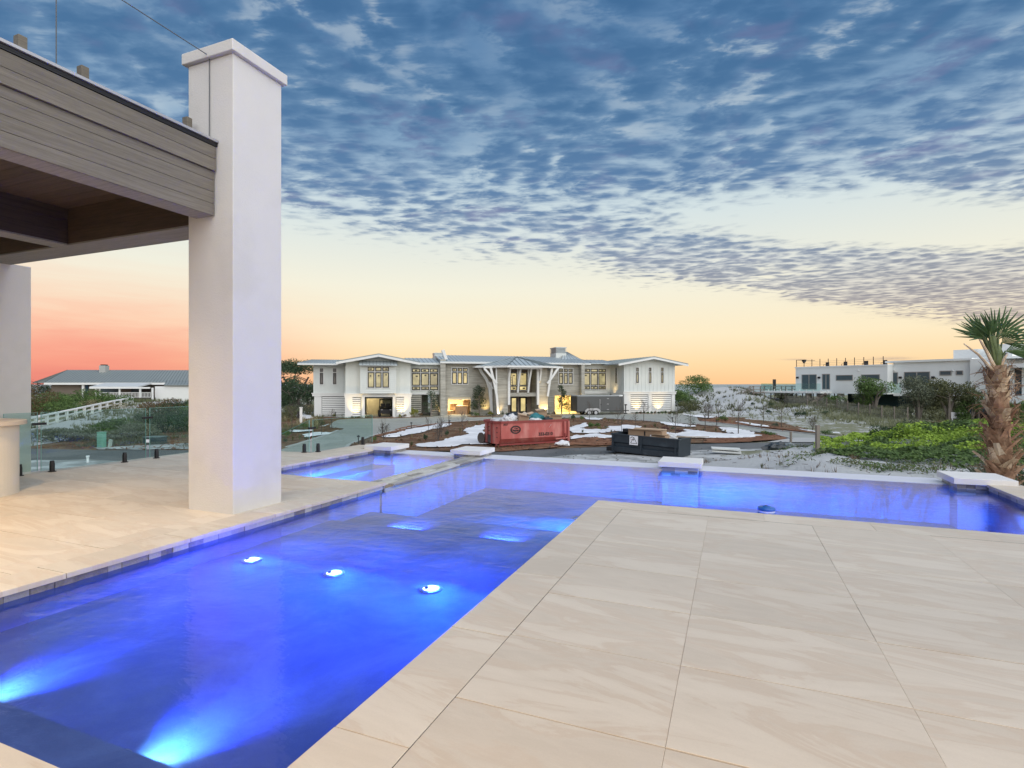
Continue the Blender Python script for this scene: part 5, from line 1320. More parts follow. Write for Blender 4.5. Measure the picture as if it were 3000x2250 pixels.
MB().bar((-.04, .42, H), (-.04, Wd-.42, H), .12, .13).build('top_rail', m_redd, rd); MB().bar((-.04, .42, H), (.2, .02, H), .12, .13).build('top_rail', m_redd, rd); MB().bar((-.04, Wd-.42, H), (.2, Wd-.02, H), .12, .13).build('top_rail', m_redd, rd)
for x in (L-.42, L-.12): MB().box(x, x+.09, -.07, .02, .12, H-.05).build('side_post', m_redd, rd)
MB().box(L-.02, L+.08, -.04, .10, .1, H-.06).build('hinge_post', m_red, rd)
MB().bar((L-.3, -.08, .2), (L-.3, -.08, .62), .06).build('latch_bar', m_redd, rd); MB().bar((L-1.0, -.07, .27), (L-.1, -.07, .31), .07).build('latch_bar', m_red, rd)
MB().box(.1, L-.1, -.0, .10, .02, .12).box(.1, L-.1, Wd-.1, Wd, .02, .12).build('skid', m_redd, rd)
for x in (-.02, L-.16):
    for y in (.06, Wd-.2): MB().lathe([(.13, -.09), (.13, .09)], 14, (0, 0, 0)).build('roller', m_redd, rd, (x+.05, y, .02)).rotation_euler = (pi/2, 0, 0)
for y in (.75, 1.32): MB().box(-.10, -.02, y-.05, y+.05, .12, H-.05).build('front_rib', m_redd, rd)
MB().box(-.09, -.02, .81, 1.26, .14, .62).build('hook_recess', m_black, rd)
for z in (.5, .8, 1.08): MB().box(.02, .08, .20, .26, z, z+.04).build('ladder_rung', m_black, rd)
def text(body, size, loc, rot, mat, parent, name='lettering', align='CENTER', bold=.0):
    cu = bpy.data.curves.new(name, 'FONT'); cu.body = body; cu.size = size; cu.align_x = align; cu.align_y = 'CENTER'; cu.extrude = .002; cu.offset = bold
    o = bpy.data.objects.new(name, cu); COL.objects.link(o); o.data.materials.append(mat); o.parent = parent; o.location = loc; o.rotation_euler = rot
    dg = bpy.context.evaluated_depsgraph_get(); me = bpy.data.meshes.new_from_object(o.evaluated_get(dg)); 
    q = bpy.data.objects.new(name, me); COL.objects.link(q); q.parent = parent; q.location = loc; q.rotation_euler = rot
    bpy.data.objects.remove(o); return q
FX = (pi/2, 0, 0)
text('333-0310', .27, (3.32, -.006, .60), FX, m_ink, rd, bold=.012)
text('3027', .16, (.52, -.006, 1.27), FX, m_ink, rd, bold=.006)
lg = bpy.data.objects.new("logo", None); COL.objects.link(lg); lg.location = (1.2, -.012, .95); lg.parent = rd
ov = MB()
def oval(rx, rz_, rx2, rz2, n=40):
    b = MB(); 
    for k in range(n): t = 2*pi*k/n; b.v += [(rx*cos(t), 0, rz_*sin(t)), (rx2*cos(t), 0, rz2*sin(t))]
    for k in range(n): k2 = (k+1) % n; b.f.append((2*k, 2*k2, 2*k2+1, 2*k+1)); b.mi.append(0)
    return b
oval(.36, .25, .27, .17).build('oval_ring', m_ink, lg, fix=False)
text('Disposal', .17, (0, -.003, -.04), FX, m_ink, lg, bold=.008); text('Cox', .13, (.03, -.003, .08), FX, m_ink, lg, bold=.006)
text('C', .42, (-.112, 1.03, .98), (pi/2, 0, -pi/2), m_ink, rd, bold=.004)
m_scr = material('bare_scrape', (.55, .5, .48), .5, .1)
MB().bar((3.55, -.004, 1.0), (3.72, -.004, 1.2), .05, .004).build('scrape', m_scr, rd); MB().bar((3.25, -.004, 1.15), (3.27, -.004, 1.28), .03, .004).build('scrape', m_scr, rd)
rdm = Matrix.Rotation(RR, 4, 'Z')
def on_rd(x, y, z): return Vector(RDo) + rdm @ Vector((x, y, z))
MB().box(.3, L-.15, .1, Wd-.1, .9, H-.08).build('rubbish_fill', material('mixed_rubbish', (.2, .18, .16), .9, .5, 4, bump=1, bs=6), rd)
m_card = material('cardboard', (.36, .25, .165), .8, .12, 4); m_cardl = material('cardboard_flap', (.44, .33, .225), .8, .1, 4)
def carton(loc, rot, sx, sy, sz, label, group='cartons thrown in the dumpsters', lean=(0, 0)):
    t = thing('cardboard_box', loc, 0, label, 'cardboard box', group); t.rotation_euler = (lean[0], lean[1], rot)
    b = MB(); th = .015
    b.box(-sx/2, sx/2, -sy/2, sy/2, 0, th); b.box(-sx/2, sx/2, -sy/2, -sy/2+th, th, sz); b.box(-sx/2, sx/2, sy/2-th, sy/2, th, sz); b.box(-sx/2, -sx/2+th, -sy/2+th, sy/2-th, th, sz); b.box(sx/2-th, sx/2, -sy/2+th, sy/2-th, th, sz)
    b.build('carton', m_card, t)
    for s_ in (-1, 1): MB().bar((0, s_*sy/2, sz), (0, s_*(sy/2+.16), sz+.05), sx*.96, .012).build('flap', m_cardl, t)
    return t
carton(on_rd(1.95, .55, H-.06), RR-.2, .62, .5, .42, 'open tan carton at the front of the red dumpster load', lean=(.12, .2))
carton(on_rd(3.2, 1.3, H-.08), RR+.5, .7, .55, .4, 'flattened-looking carton behind the teal tarpaulin', lean=(.3, -.1))
carton(on_rd(4.3, .7, H-.08), RR+.05, .95, .55, .34, 'wide carton at the right end of the red dumpster', lean=(0, .05))
carton(on_rd(3.75, 1.2, H-.02), RR-.3, .6, .6, .62, 'tall grey-brown crate standing in the red dumpster load', lean=(.05, -.08))
def crumple(name, loc, rad, mat, label, cat, seed, flat=.55, group=None):
    bm = bmesh.new(); bmesh.ops.create_icosphere(bm, subdivisions=3, radius=1)
    for v in bm.verts:
        n = noise.noise(v.co*1.7 + Vector((seed, 0, 0))) + .6*noise.noise(v.co*4.1 + Vector((0, seed, 0)))
        v.co *= 1 + .42*n; v.co.x *= rad[0]; v.co.y *= rad[1]; v.co.z = max(v.co.z, -.35)*rad[2]
    me = bpy.data.meshes.new(name); bm.to_mesh(me); bm.free(); me.materials.append(mat)
    o = bpy.data.objects.new(name, me); COL.objects.link(o); o.location = loc; o.rotation_euler = (0, 0, RR)
    return tag(o, label, cat, group)
m_sheetw = material('white_plastic_sheet', (.56, .57, .57), .5, .12, 5, bump=.6, bs=9); m_bag = material('black_plastic_bag', (.022, .03, .035), .35, .2, 5, bump=.7, bs=8); m_teal = material('teal_tarpaulin', (.02, .16, .18), .5, .2, 5, bump=.7, bs=8)
crumple('plastic_sheet', on_rd(.85, .55, H+.02), (.38, .36, .36), m_sheetw, 'crumpled white sheeting at the left end of the red dumpster', 'plastic sheet', 1.3)
crumple('plastic_sheet', on_rd(1.5, .9, H+.08), (.42, .3, .32), m_sheetw, 'white sheeting beside the open carton in the red dumpster', 'plastic sheet', 4.1)
crumple('plastic_sheet', on_rd(2.75, .4, H-.02), (.5, .3, .2), m_sheetw, 'flat white sheeting below the teal tarpaulin', 'plastic sheet', 7.7)
crumple('plastic_sheet', on_rd(.55, 1.3, H-.02), (.4, .5, .22), m_sheetw, 'pale sheeting at the back left corner of the red dumpster', 'plastic sheet', 9.4)
crumple('rubbish_bag', on_rd(1.75, 1.35, H+.2), (.5, .42, .34), m_bag, 'dark rubbish bag on top of the red dumpster load', 'rubbish bag', 2.2)
crumple('rubbish_bag', on_rd(3.75, .55, H-.02), (.38, .3, .24), m_bag, 'black rubbish bag right of the teal tarpaulin', 'rubbish bag', 5.2)
crumple('tarpaulin', on_rd(3.0, .7, H+.1), (.55, .4, .32), m_teal, 'crumpled teal tarpaulin on the red dumpster load', 'tarpaulin', 3.4)
m_ply = material('plywood', (.42, .35, .27), .75, .15, 3)
for i, (x, y, z, a, l, lab) in enumerate(((2.2, 1.0, H+.3, .5, 1.0, 'plywood offcut sticking up behind the open carton'), (2.55, .5, H+.05, -.3, 1.1, 'pale board lying across the front of the red dumpster load'), (4.1, 1.1, H+.42, .2, .9, 'board resting on the tall crate in the red dumpster'))):
    o = MB().box(-l/2, l/2, -.14, .14, -.012, .012).build('board', m_ply, None, on_rd(x, y, z)); o.rotation_euler = (.5-.3*i, -.35+.2*i, RR+a); tag(o, lab, 'board', 'boards in the red dumpster')
# cable drum
sp_ = thing('cable_drum', (-1.75, 34.3, GZ+.13), radians(27.4+14), 'wooden cable drum lying behind the red dumpster', 'cable drum')
m_drum = material('drum_wood', (.075, .062, .052), .85, .3, 5, bump=.4, bs=12)
for x in (-.24, .24):
    o = MB().lathe([(.0005, -.025), (.10, -.025), (.345, -.025), (.345, .025), (.10, .025), (.0005, .025)], 26).build('flange', m_drum, sp_, (x, 0, .345)); o.rotation_euler = (0, pi/2, 0)
    o = MB().lathe([(.0005, .027), (.04, .027)], 12).build('bore', m_black, sp_, (x + (.0 if x > 0 else -.055), 0, .345)); o.rotation_euler = (0, pi/2, 0)
o = MB().lathe([(.17, -.215), (.17, .215)], 20).build('drum_core', material('drum_core_wood', (.22, .17, .13), .8, .2, 6), sp_, (0, 0, .345)); o.rotation_euler = (0, pi/2, 0)

# ------------------------------------------------------------------ black tipping dumpster
m_navy = material('worn_black_paint', (.016, .026, .036), .5, .35, 3, bump=.2, bs=9, base2=(.045, .06, .075), s2=1.8, m2=(.5, .8), detail=8)
m_navyd = material('black_paint_recess', (.008, .010, .013), .6, .2, 3)
BDo = Vector((5.35, 29.5, GZ+.10)); BR = atan2(-2.4, 3.05)
bd = thing('black_dumpster', BDo, BR, 'worn black dumpster skip with a white warning sign', 'dumpster'); bd.rotation_euler = (0, radians(1.6), BR)
L2, W2, H2 = 3.72, 1.7, 1.06
b = MB(); pr2 = [(0, .14), (0, .42), (.09, .46), (.09, .60), (0, .66), (0, H2), (.05, H2), (.05, .68), (.14, .6), (.14, .46), (.05, .40), (.05, .18), (W2-.05, .18), (W2-.05, H2), (W2, H2), (W2, .14)]
b.xprism(pr2, .02, L2-.02).build('tub', m_navy, bd)
MB().box(.0, .06, .02, W2-.02, .15, H2-.01).build('end_wall', m_navy, bd); MB().box(L2-.06, L2, .02, W2-.02, .15, H2-.01).build('end_wall', m_navy, bd)
for y in (0, W2): MB().bar((-.02, y, H2), (L2+.02, y, H2), .09, .08).build('top_rail', m_navy, bd)
for x in (0, L2): MB().bar((x, -.02, H2), (x, W2+.02, H2), .09, .08).build('top_rail', m_navy, bd)
for x in (.10, 1.72, L2-.14): MB().box(x-.05, x+.05, -.035, .0, .14, H2-.05).build('side_rib', m_navy, bd)
MB().box(-.34, -.01, .1, W2-.1, .12, .34).build('pocket_bar', m_navyd, bd)
for x in (.55, L2-.6): MB().box(x-.14, x+.14, .15, W2-.15, -.12, .14).build('skid_foot', m_navyd, bd)
MB().box(.05, .62, W2-.5, W2-.02, H2+.04, H2+.20).build('lid_box', m_navyd, bd)
sg = MB().box(-.24, .24, -.006, .006, -.24, .24).build('warning_sign', m_wp, bd, (1.32, -.042, .83))
tr = MB(); tri = [Vector((-.17, -.010, -.155)), Vector((.19, -.010, -.155)), Vector((.01, -.010, .16))]
for i in range(3): tr.bar(tri[i], tri[(i+1) % 3], .024, .004, (0, 1, 0))
tr.build('triangle_outline', m_ink, sg)
pk = MB(); pk.bar((-.2, -.010, .10), (-.08, -.010, .19), .03, .004, (0, 1, 0)); pk.bar((-.08, -.010, .19), (.0, -.010, .13), .026, .004, (0, 1, 0)); pk.bar((-.03, -.010, .10), (-.02, -.010, -.0), .03, .004, (0, 1, 0)); pk.bar((.03, -.010, .06), (.0, -.010, .01), .03, .004, (0, 1, 0)); pk.lathe([(.0005, 0), (.024, 0)], 10, (0, 0, 0))
pk.build('pictogram', m_ink, sg)
MB().bar((-.18, -.010, .0), (-.10, -.010, .06), .02, .004, (0, 1, 0)).build('red_arrow', m_redd, sg)
bdm = Matrix.Rotation(BR, 4, 'Z')
def on_bd(x, y, z): return BDo + bdm @ Vector((x, y, z - x*tan(radians(1.6))))
MB().box(.1, L2-.1, .1, W2-.1, .6, H2-.12).build('rubbish_fill', MATS['mixed_rubbish'], bd)
c = carton(on_bd(1.75, .75, H2-.18), BR, 1.9, .6, .48, 'long brown carton lying in the black dumpster', lean=(.02, .0))
lb = MB().box(-.13, .13, -.312, -.305, .14, .27).build('label', m_wp, c, (.42, 0, 0)); MB().box(-.05, .03, -.306, -.302, .20, .44).build('tape', m_black, c)
MB().box(.02, .05, -.315, -.312, .17, .24).build('label_mark', m_ink, lb)
carton(on_bd(2.6, .5, H2-.05), BR-.12, .8, .5, .16, 'small flat carton at the front of the black dumpster')
crumple('plastic_sheet', on_bd(3.0, .9, H2), (.3, .4, .16), m_sheetw, 'white sheet folded at the right end of the black dumpster', 'plastic sheet', 12.2)
o = MB().box(-1.5, 1.5, -.05, .05, -.02, .02).build('timber_plank', m_ply, None, on_bd(3.4, 1.0, H2+.06)); o.rotation_euler = (0, .0, BR+.62); tag(o, 'long plank jutting out over the right end of the black dumpster', 'plank')

# ------------------------------------------------------------------ enclosed trailer
TY = 66.3; TX0 = K(1690)*66.0
tl = thing('cargo_trailer', (TX0, 65.6, GZ+.12), HR, 'dark grey enclosed cargo trailer parked before the right garage', 'trailer')
m_trl = material('charcoal_trailer_skin', (.075, .078, .078), .45, .08, 2); m_trr = material('trailer_roof', (.30, .32, .32), .5, .08, 2)
TL, TW, TH = 6.0, 2.3, 2.34
nose = [(0, 0), (TL-.45, 0), (TL+.28, .55), (TL+.28, TW-.55), (TL-.45, TW), (0, TW)]
MB().prism(nose, .38, TH-.14).build('body', m_trl, tl, bevel=.02); MB().prism([(p[0]*1.0, p[1]) for p in nose], TH-.138, TH).build('roof', m_trr, tl, bevel=.06)
MB().prism([(TL-.5, -.02), (TL+.3, .54), (TL+.3, TW-.54), (TL-.5, TW+.02)], TH-.16, TH+.04).build('nose_cap', m_whitetrim, tl, bevel=.05)
wh0 = MB().lathe([(.12, -.11), (.27, -.12), (.34, -.10), (.34, .10), (.27, .12), (.12, .11)], 22)
for x in (1.55, 2.4):
    w = wh0.build('wheel', m_dark, tl, (x, .06, .26)); w.rotation_euler = (pi/2, 0, 0); w.name = 'wheel'
    h = MB().lathe([(.0005, .13), (.09, .13), (.12, .118), (.19, .116), (.2, .122)], 16).build('rim', m_steel, w)
    w2 = wh0.build('wheel', m_dark, tl, (x, TW-.06, .26)); w2.rotation_euler = (pi/2, 0, 0)
fd = MB()
fpth = [(1.05, .36), (1.18, .55), (1.4, .68), (1.98, .66), (2.55, .68), (2.78, .55), (2.92, .36)]
for p, q in zip(fpth, fpth[1:]): fd.bar((p[0], -.08, p[1]), (q[0], -.08, q[1]), .26, .05, (0, 1, 0))
fd.build('fender', m_steel, tl)
dr = MB().box(2.86, 3.9, -.014, 0, .48, TH-.25).build('side_door', m_trl, tl); MB().bar((2.94, -.03, .6), (2.94, -.03, TH-.45), .04).build('latch', m_steel, dr); MB().box(3.0, 3.12, -.05, -.014, 1.15, 1.32).build('handle', m_dark, dr)
for z in (.6, 1.26, 1.92): MB().box(3.86, 4.12, -.03, -.014, z, z+.05).build('hinge', m_steel, dr)
MB().box(0, TL-.3, -.012, 0, .38, .46).build('skirt', m_dark, tl)
tg = MB(); tg.bar((TL, .5, .42), (TL+1.4, TW/2, .40), .09); tg.bar((TL, TW-.5, .42), (TL+1.4, TW/2, .40), .09); tg.build('tongue', m_dark, tl)
MB().bar((TL+.95, TW/2, .1), (TL+.95, TW/2, 1.2), .10).box(TL+.8, TL+1.1, TW/2-.15, TW/2+.15, 0, .1).box(TL+.85, TL+1.1, TW/2-.1, TW/2+.1, 1.05, 1.2).build('jack', m_dark, tl)

# ------------------------------------------------------------------ utility buggy in the left garage
ub = thing('utility_buggy', HO + Vector((HX(1131, 1.5)*hc - 1.6*hs_, HX(1131, 1.5)*hs_ + 1.6*hc, .02)), HR, 'black utility buggy parked in the left garage', 'buggy')
m_bug = material('black_buggy_body', (.010, .011, .013), .35, .1)
b = MB(); b.xprism([(0, .45), (.0, .85), (.15, .98), (.9, 1.08), (1.1, 1.1), (1.1, .45)], -.7, .7); b.build('hood', m_bug, ub, bevel=.03)
MB().box(-.74, .74, 1.1, 2.9, .4, .85).build('body', m_bug, ub); MB().box(-.72, .72, 2.3, 3.0, .85, 1.15).build('cargo_bed', m_bug, ub)
for x in (-.55, .05): MB().box(x, x+.5, 1.5, 2.0, .85, 1.0).box(x, x+.5, 1.95, 2.05, 1.0, 1.5).build('seat', m_dark, ub)
cg = MB()
for x in (-.7, .7): cg.tube([(x, 1.05, 1.05), (x*.93, 1.35, 1.95), (x*.93, 2.25, 1.95), (x, 2.3, .9)], .035, 6)
cg.tube([(-.66, 1.35, 1.95), (.66, 1.35, 1.95)], .035, 6); cg.tube([(-.66, 2.25, 1.95), (.66, 2.25, 1.95)], .035, 6); cg.build('roll_cage', m_dark, ub)
MB().box(-.7, .7, 1.25, 2.35, 1.97, 2.03).build('roof', m_bug, ub, bevel=.02)
MB().box(-.7, .7, -.05, .05, .55, .62).box(-.5, .5, -.08, .0, .35, .8).build('bumper', m_dark, ub)
for x in (-.55, .4): MB().box(x, x+.18, -.02, .05, .78, .87).build('headlight', m_wp, ub)
for x in (-.72, .72):
    for y in (.5, 2.5): w = MB().lathe([(.1, -.14), (.3, -.15), (.36, -.1), (.36, .1), (.3, .15), (.1, .14)], 18).build('wheel', m_dark, ub, (x, y, .36)); w.rotation_euler = (0, pi/2, 0)
# cartons stored in the lit garage
for i, (x, y, sx, sy, sz, lab) in enumerate(((2.0, 1.5, 1.5, .9, 1.05, 'square brown carton in the middle of the lit garage'), (2.9, 2.4, 1.2, .9, 1.75, 'tall wooden-coloured crate at the back of the lit garage'), (3.6, 2.6, .9, .7, 1.0, 'lower carton at the right of the lit garage'), (1.2, 3.0, .8, .7, 1.3, 'pale carton behind the others in the lit garage'), (.8, 1.9, .9, .7, .45, 'low folded carton at the left of the lit garage'))):
    lx, ly = g2a+x, t3+y+.2; carton(HO + Vector((lx*hc - ly*hs_, lx*hs_ + ly*hc, .03)), HR+.15*(i-2), sx, sy, sz, lab, 'cartons stored in the lit garage')

# ------------------------------------------------------------------ utility boxes, posts, signs
def gp(px, py): x, y = G(px, py); return Vector((x, y, max(terrain(x, y), GZ)))
tb_ = thing('transformer_box', gp(298, 1317), radians(-12), 'pale green louvred utility cabinet behind the glass fence', 'utility cabinet')
m_grn = material('utility_green', (.16, .36, .28), .55, .08, 3)
MB().box(-.2, .2, -.13, .13, 0, 1.0).build('cabinet', m_grn, tb_, bevel=.02)
for i in range(7): MB().xprism([(-.17, 0), (-.13, .06), (-.13, 0)], -.18, .18).build('louver', m_grn, tb_, (0, 0, .28+i*.095))
MB().box(-.22, .22, -.15, .15, .98, 1.02).build('lid', m_grn, tb_)
mp_ = MB().box(-.09, .09, -.05, .05, 0, .58).build('marker_post', material('pale_marker', (.36, .42, .38), .6, .1), None, gp(321, 1317)); mp_.rotation_euler = (0, .14, -.2); tag(mp_, 'leaning pale marker post beside the green utility cabinet', 'marker post')
db = thing('transformer_box', gp(455, 1306), radians(-10), 'dark green pad-mounted transformer with a white notice', 'utility box')
m_dgr = material('transformer_green', (.035, .06, .055), .55, .1, 3)
MB().box(-.5, .5, -.4, .4, 0, .52).build('cabinet', m_dgr, db, bevel=.02); MB().box(-.54, .54, -.45, .42, .521, .57).build('lid', material('transformer_lid', (.10, .15, .15), .4, .1), db); MB().box(-.28, -.05, -.408, -.402, .22, .42).build('notice', m_wp, db)
pp = MB().lathe([(.055, 0), (.055, .36), (.075, .38), (.075, .44), (.0005, .45)], 12).build('vent_pipe', m_wp, None, gp(257, 1363)); tag(pp, 'short white pipe on the verge before the glass fence', 'pipe')
wp_ = MB().box(-.075, .075, -.075, .075, -.4, 1.25).build('wooden_post', m_tim, None, Vector((14.1, 25.2, -1.85))); tag(wp_, 'weathered square post on the sand mound by the green groundcover', 'post')
mpst = MB().box(-.05, .05, -.05, .05, 0, .95).build('wooden_post', m_tim, None, gp(2317, 1311)); tag(mpst, 'thin short post at the tip of the pine straw bed', 'post')
# planks and bag dumped on the sand
m_foam = material('white_board', (.60, .61, .58), .6, .08, 3)
for i, (dz, r, lab) in enumerate(((.02, -.32, 'lower white board dumped on the sand beside the street'), (.16, -.26, 'upper white board dumped on the sand beside the street'))):
    o = MB().box(-.72, .72, -.28, .28, 0, .06).build('foam_board', m_foam, None, gp(2128, 1338)+Vector((0, .1*i, dz+.1))); o.rotation_euler = (.06, .05-.03*i, r); tag(o, lab, 'board', 'white boards on the sand')
o = crumple('rubbish_bag', gp(2268, 1327)+Vector((0, 0, .12)), (.75, .34, .30), m_bag, 'black plastic sack slumped on the sand beside the street', 'rubbish bag', 21.0); o.rotation_euler = (0, -.12, .3)
crumple('plastic_sheet', gp(2310, 1322)+Vector((0, 0, .10)), (.5, .3, .26), material('grey_plastic', (.16, .19, .2), .4, .3, 6, bump=.6), 'grey crumpled plastic beside the black sack on the sand', 'plastic sheet', 23.0)
crumple('sand_heap', Vector((3.1, 33.4, GZ+.16)), (.48, .32, .22), m_sand, 'small heap of white sand before the red dumpster', 'sand heap', 31.0)
# low fence of weathered pickets across the dune
df = thing('dune_fence', terr3(29.5, 66.0), 0, 'thin weathered picket fence below the white modern house', 'fence'); fo = df.location
line = [tuple(ray_ground(*q)[:2]) for q in ((2300, 1184), (2365, 1190), (2394, 1193), (2422, 1197), (2452, 1201), (2483, 1209), (2515, 1215), (2548, 1219), (2583, 1226), (2620, 1229), (2659, 1231))]
pts = [Vector((x, y, terrain(x, y)-.05)) for x, y in line]
pk = MB()
for p, q in zip(pts, pts[1:]):
    for z in (.35, 1.0): pk.bar(p-fo+Vector((0, 0, z)), q-fo+Vector((0, 0, z)), .03)
    n = int((q-p).length/.16)
    for i in range(n): a = p.lerp(q, i/n)-fo; pk.box(a.x-.016, a.x+.016, a.y-.01, a.y+.01, a.z, a.z+1.12)
tag(pk.build('picket', material('dune_picket', (.16, .16, .13), .9, .25), df), kind='stuff')
for p in pts: MB().box(p.x-fo.x-.045, p.x-fo.x+.045, p.y-fo.y-.045, p.y-fo.y+.045, p.z-fo.z-.3, p.z-fo.z+1.3).build('post', m_tim, df)
# realtor-style board, car and bin at the far right
sgn = thing('yard_sign', terr3(43.2, 52.5), radians(-25), 'blank white board on two legs in the grass left of the palm', 'sign')
MB().box(-.8, .8, -.03, .03, .35, .95).build('board', m_wp, sgn); MB().box(-.55, .45, -.036, -.031, .55, .72).build('panel', m_alu, sgn)
for x in (-.7, .7): MB().box(x-.05, x+.05, -.04, .04, 0, .36).build('leg', m_wp, sgn)
car = thing('parked_car', terr3(45.4, 52.0, .0), radians(-98), 'dark parked car half hidden behind the palm trunk', 'car')
m_carp = material('dark_car_paint', (.02, .022, .026), .22, .05, metal=.3)
MB().xprism([(-.9, .35), (-.92, .75), (-.8, .95), (.8, .95), (.92, .75), (.9, .35)], -2.3, 2.3).build('body', m_carp, car, bevel=.08)
MB().add([(-1.5, -.78, .95), (1.1, -.78, .95), (1.1, .78, .95), (-1.5, .78, .95), (-1.25, -.6, 1.5), (.35, -.6, 1.5), (.35, .6, 1.5), (-1.25, .6, 1.5)], [(0, 3, 2, 1), (4, 5, 6, 7), (0, 1, 5, 4), (1, 2, 6, 5), (2, 3, 7, 6), (3, 0, 4, 7)]).build('cabin_glass', m_modg, car)
MB().box(-1.28, .38, -.62, .62, 1.5, 1.56).build('roof', m_carp, car, bevel=.03)
for x in (-1.45, 1.45):
    for y in (-.86, .86): w = MB().lathe([(.18, -.1), (.33, -.1), (.33, .1), (.18, .1)], 18).build('wheel', m_dark, car, (x, y, .33)); w.rotation_euler = (pi/2, 0, 0)
for y in (-.62, .62): MB().box(-2.33, -2.28, y-.18, y+.18, .68, .82).build('tail_light', m_redd, car)
bn_ = thing('wheelie_bin', terr3(49.5, 53.2), 0, 'green wheelie bin at the right edge behind the palm', 'bin')
MB().add([(-.22, -.25, 0), (.22, -.25, 0), (.22, .25, 0), (-.22, .25, 0), (-.29, -.32, .95), (.29, -.32, .95), (.29, .32, .95), (-.29, .32, .95)], [(0, 3, 2, 1), (4, 5, 6, 7), (0, 1, 5, 4), (1, 2, 6, 5), (2, 3, 7, 6), (3, 0, 4, 7)]).build('body', m_dgr, bn_); MB().box(-.31, .31, -.34, .36, .955, 1.02).build('lid', m_grn, bn_)
# ------------------------------------------------------------------ plants
def foliage(name, a, b, rough=.7, transl=.25, ns=2.2):
    m = bpy.data.materials.new(name); m.use_nodes = True; nt = m.node_tree; E.nt = nt
    p = nt.nodes['Principled BSDF']; geo = nt.nodes.new('ShaderNodeNewGeometry'); oi = nt.nodes.new('ShaderNodeObjectInfo')
    n = ntex(E(geo.outputs['Position']), ns, 4, .7); ri = E(geo.outputs['Random Per Island'])
    f = sstep(.32, .68, n)*.6 + ri*.4
    c = mixc(f, a, b); k = E(oi.outputs['Random'])*.3 + ri*.5 + .6
    kk = nt.nodes.new('ShaderNodeCombineColor'); [nt.links.new(k.s, kk.inputs[i]) for i in range(3)]
    c = mixc(1.0, c, E(kk.outputs[0]), 'MULTIPLY'); nt.links.new(c.s, p.inputs['Base Color']); p.inputs['Roughness'].default_value = rough; p.inputs['Specular IOR Level'].default_value = .25
    if transl:
        tl_ = nt.nodes.new('ShaderNodeBsdfTranslucent'); nt.links.new(c.s, tl_.inputs['Color']); mx = nt.nodes.new('ShaderNodeMixShader'); mx.inputs[0].default_value = transl
        out = nt.nodes['Material Output']; nt.links.new(p.outputs[0], mx.inputs[1]); nt.links.new(tl_.outputs[0], mx.inputs[2]); nt.links.new(mx.outputs[0], out.inputs['Surface'])
    return m
f_green = foliage('shrub_leaf', (0.054, 0.101, 0.034), (0.145, 0.225, 0.065)); f_dark = foliage('dark_leaf', (0.028, 0.053, 0.031), (0.080, 0.123, 0.061))
f_lime = foliage('lime_leaf', (0.172, 0.272, 0.036), (0.415, 0.585, 0.085), ns=.9); f_grey = foliage('grey_green_leaf', (0.093, 0.116, 0.078), (0.203, 0.225, 0.152))
f_purple = foliage('plum_leaf', (0.070, 0.034, 0.037), (0.145, 0.080, 0.072)); f_yell = foliage('yellow_green_leaf', (0.139, 0.155, 0.031), (0.304, 0.304, 0.072)); f_tan = foliage('tan_grass', (0.217, 0.186, 0.109), (0.392, 0.348, 0.203))
f_brown = foliage('rusty_leaf', (0.085, 0.062, 0.031), (0.189, 0.123, 0.065)); f_olive = foliage('olive_leaf', (0.078, 0.093, 0.043), (0.174, 0.181, 0.087))
m_bark = material('bark', (.085, .07, .058), .9, .25, 6, bump=.4, bs=30); m_barkp = material('pale_bark', (.20, .175, .15), .9, .2, 6, bump=.4, bs=30)
def rdir(r):
    z = r.uniform(-1, 1); t = r.uniform(0, 2*pi); s = sqrt(1-z*z); return Vector((s*cos(t), s*sin(t), z))
def leaf(mb, p, n, size, r, asp=.5):
    a = n.orthogonal().normalized(); t = r.uniform(0, 2*pi); b = n.cross(a); u = (a*cos(t)+b*sin(t))*size; w = (b*cos(t)-a*sin(t))*size*asp
    o = len(mb.v); mb.v += [tuple(p-u*.5), tuple(p+w*.5), tuple(p+u*.5), tuple(p-w*.5)]; mb.f.append((o, o+1, o+2, o+3)); mb.mi.append(mb.cm)
def leaf_cloud(mb, blobs, n, size, r, hollow=.62, low=-.35):
    vol = [b[1].x*b[1].y + b[1].y*b[1].z + b[1].x*b[1].z for b in blobs]; tot = sum(vol)
    for (c, rad), v in zip(blobs, vol):
        sd = r.uniform(0, 50)
        for _ in range(int(n*v/tot)):
            d = rdir(r)
            if d.z < low: d.z *= -.4; d.normalize()
            k = (hollow + (1-hollow)*sqrt(r.random()))*(1 + .28*noise.noise(d*2.2 + Vector((sd, 0, 0))))
            p = c + Vector((d.x*rad.x, d.y*rad.y, d.z*rad.z))*k
            nn = (d*.7 + rdir(r)*.8).normalized(); leaf(mb, p, nn, size*r.uniform(.6, 1.3), r)
def shrub_mesh(name, mat, seed, n=420, size=.13, lumps=5, flat=.75):
    """unit shrub: about 1 m wide, 1*flat m high, standing on z = 0"""
    r = random.Random(seed); bl = [(Vector((0, 0, .36*flat)), Vector((.36, .36, .40*flat)))]
    for _ in range(lumps): 
        t = r.uniform(0, 2*pi); q = r.uniform(.16, .32); bl.append((Vector((q*cos(t), q*sin(t), flat*r.uniform(.25, .72))), Vector((1, 1, .9))*r.uniform(.15, .26)))
    b = MB(); leaf_cloud(b, bl, n, size, r)
    for _ in range(5): t = r.uniform(0, 2*pi); b.tube([(0, 0, -.06), (.12*cos(t), .12*sin(t), .2*flat), (.3*cos(t), .3*sin(t), .5*flat)], [.018, .012, .005], 4, False)
    return b.mesh(name, [mat])
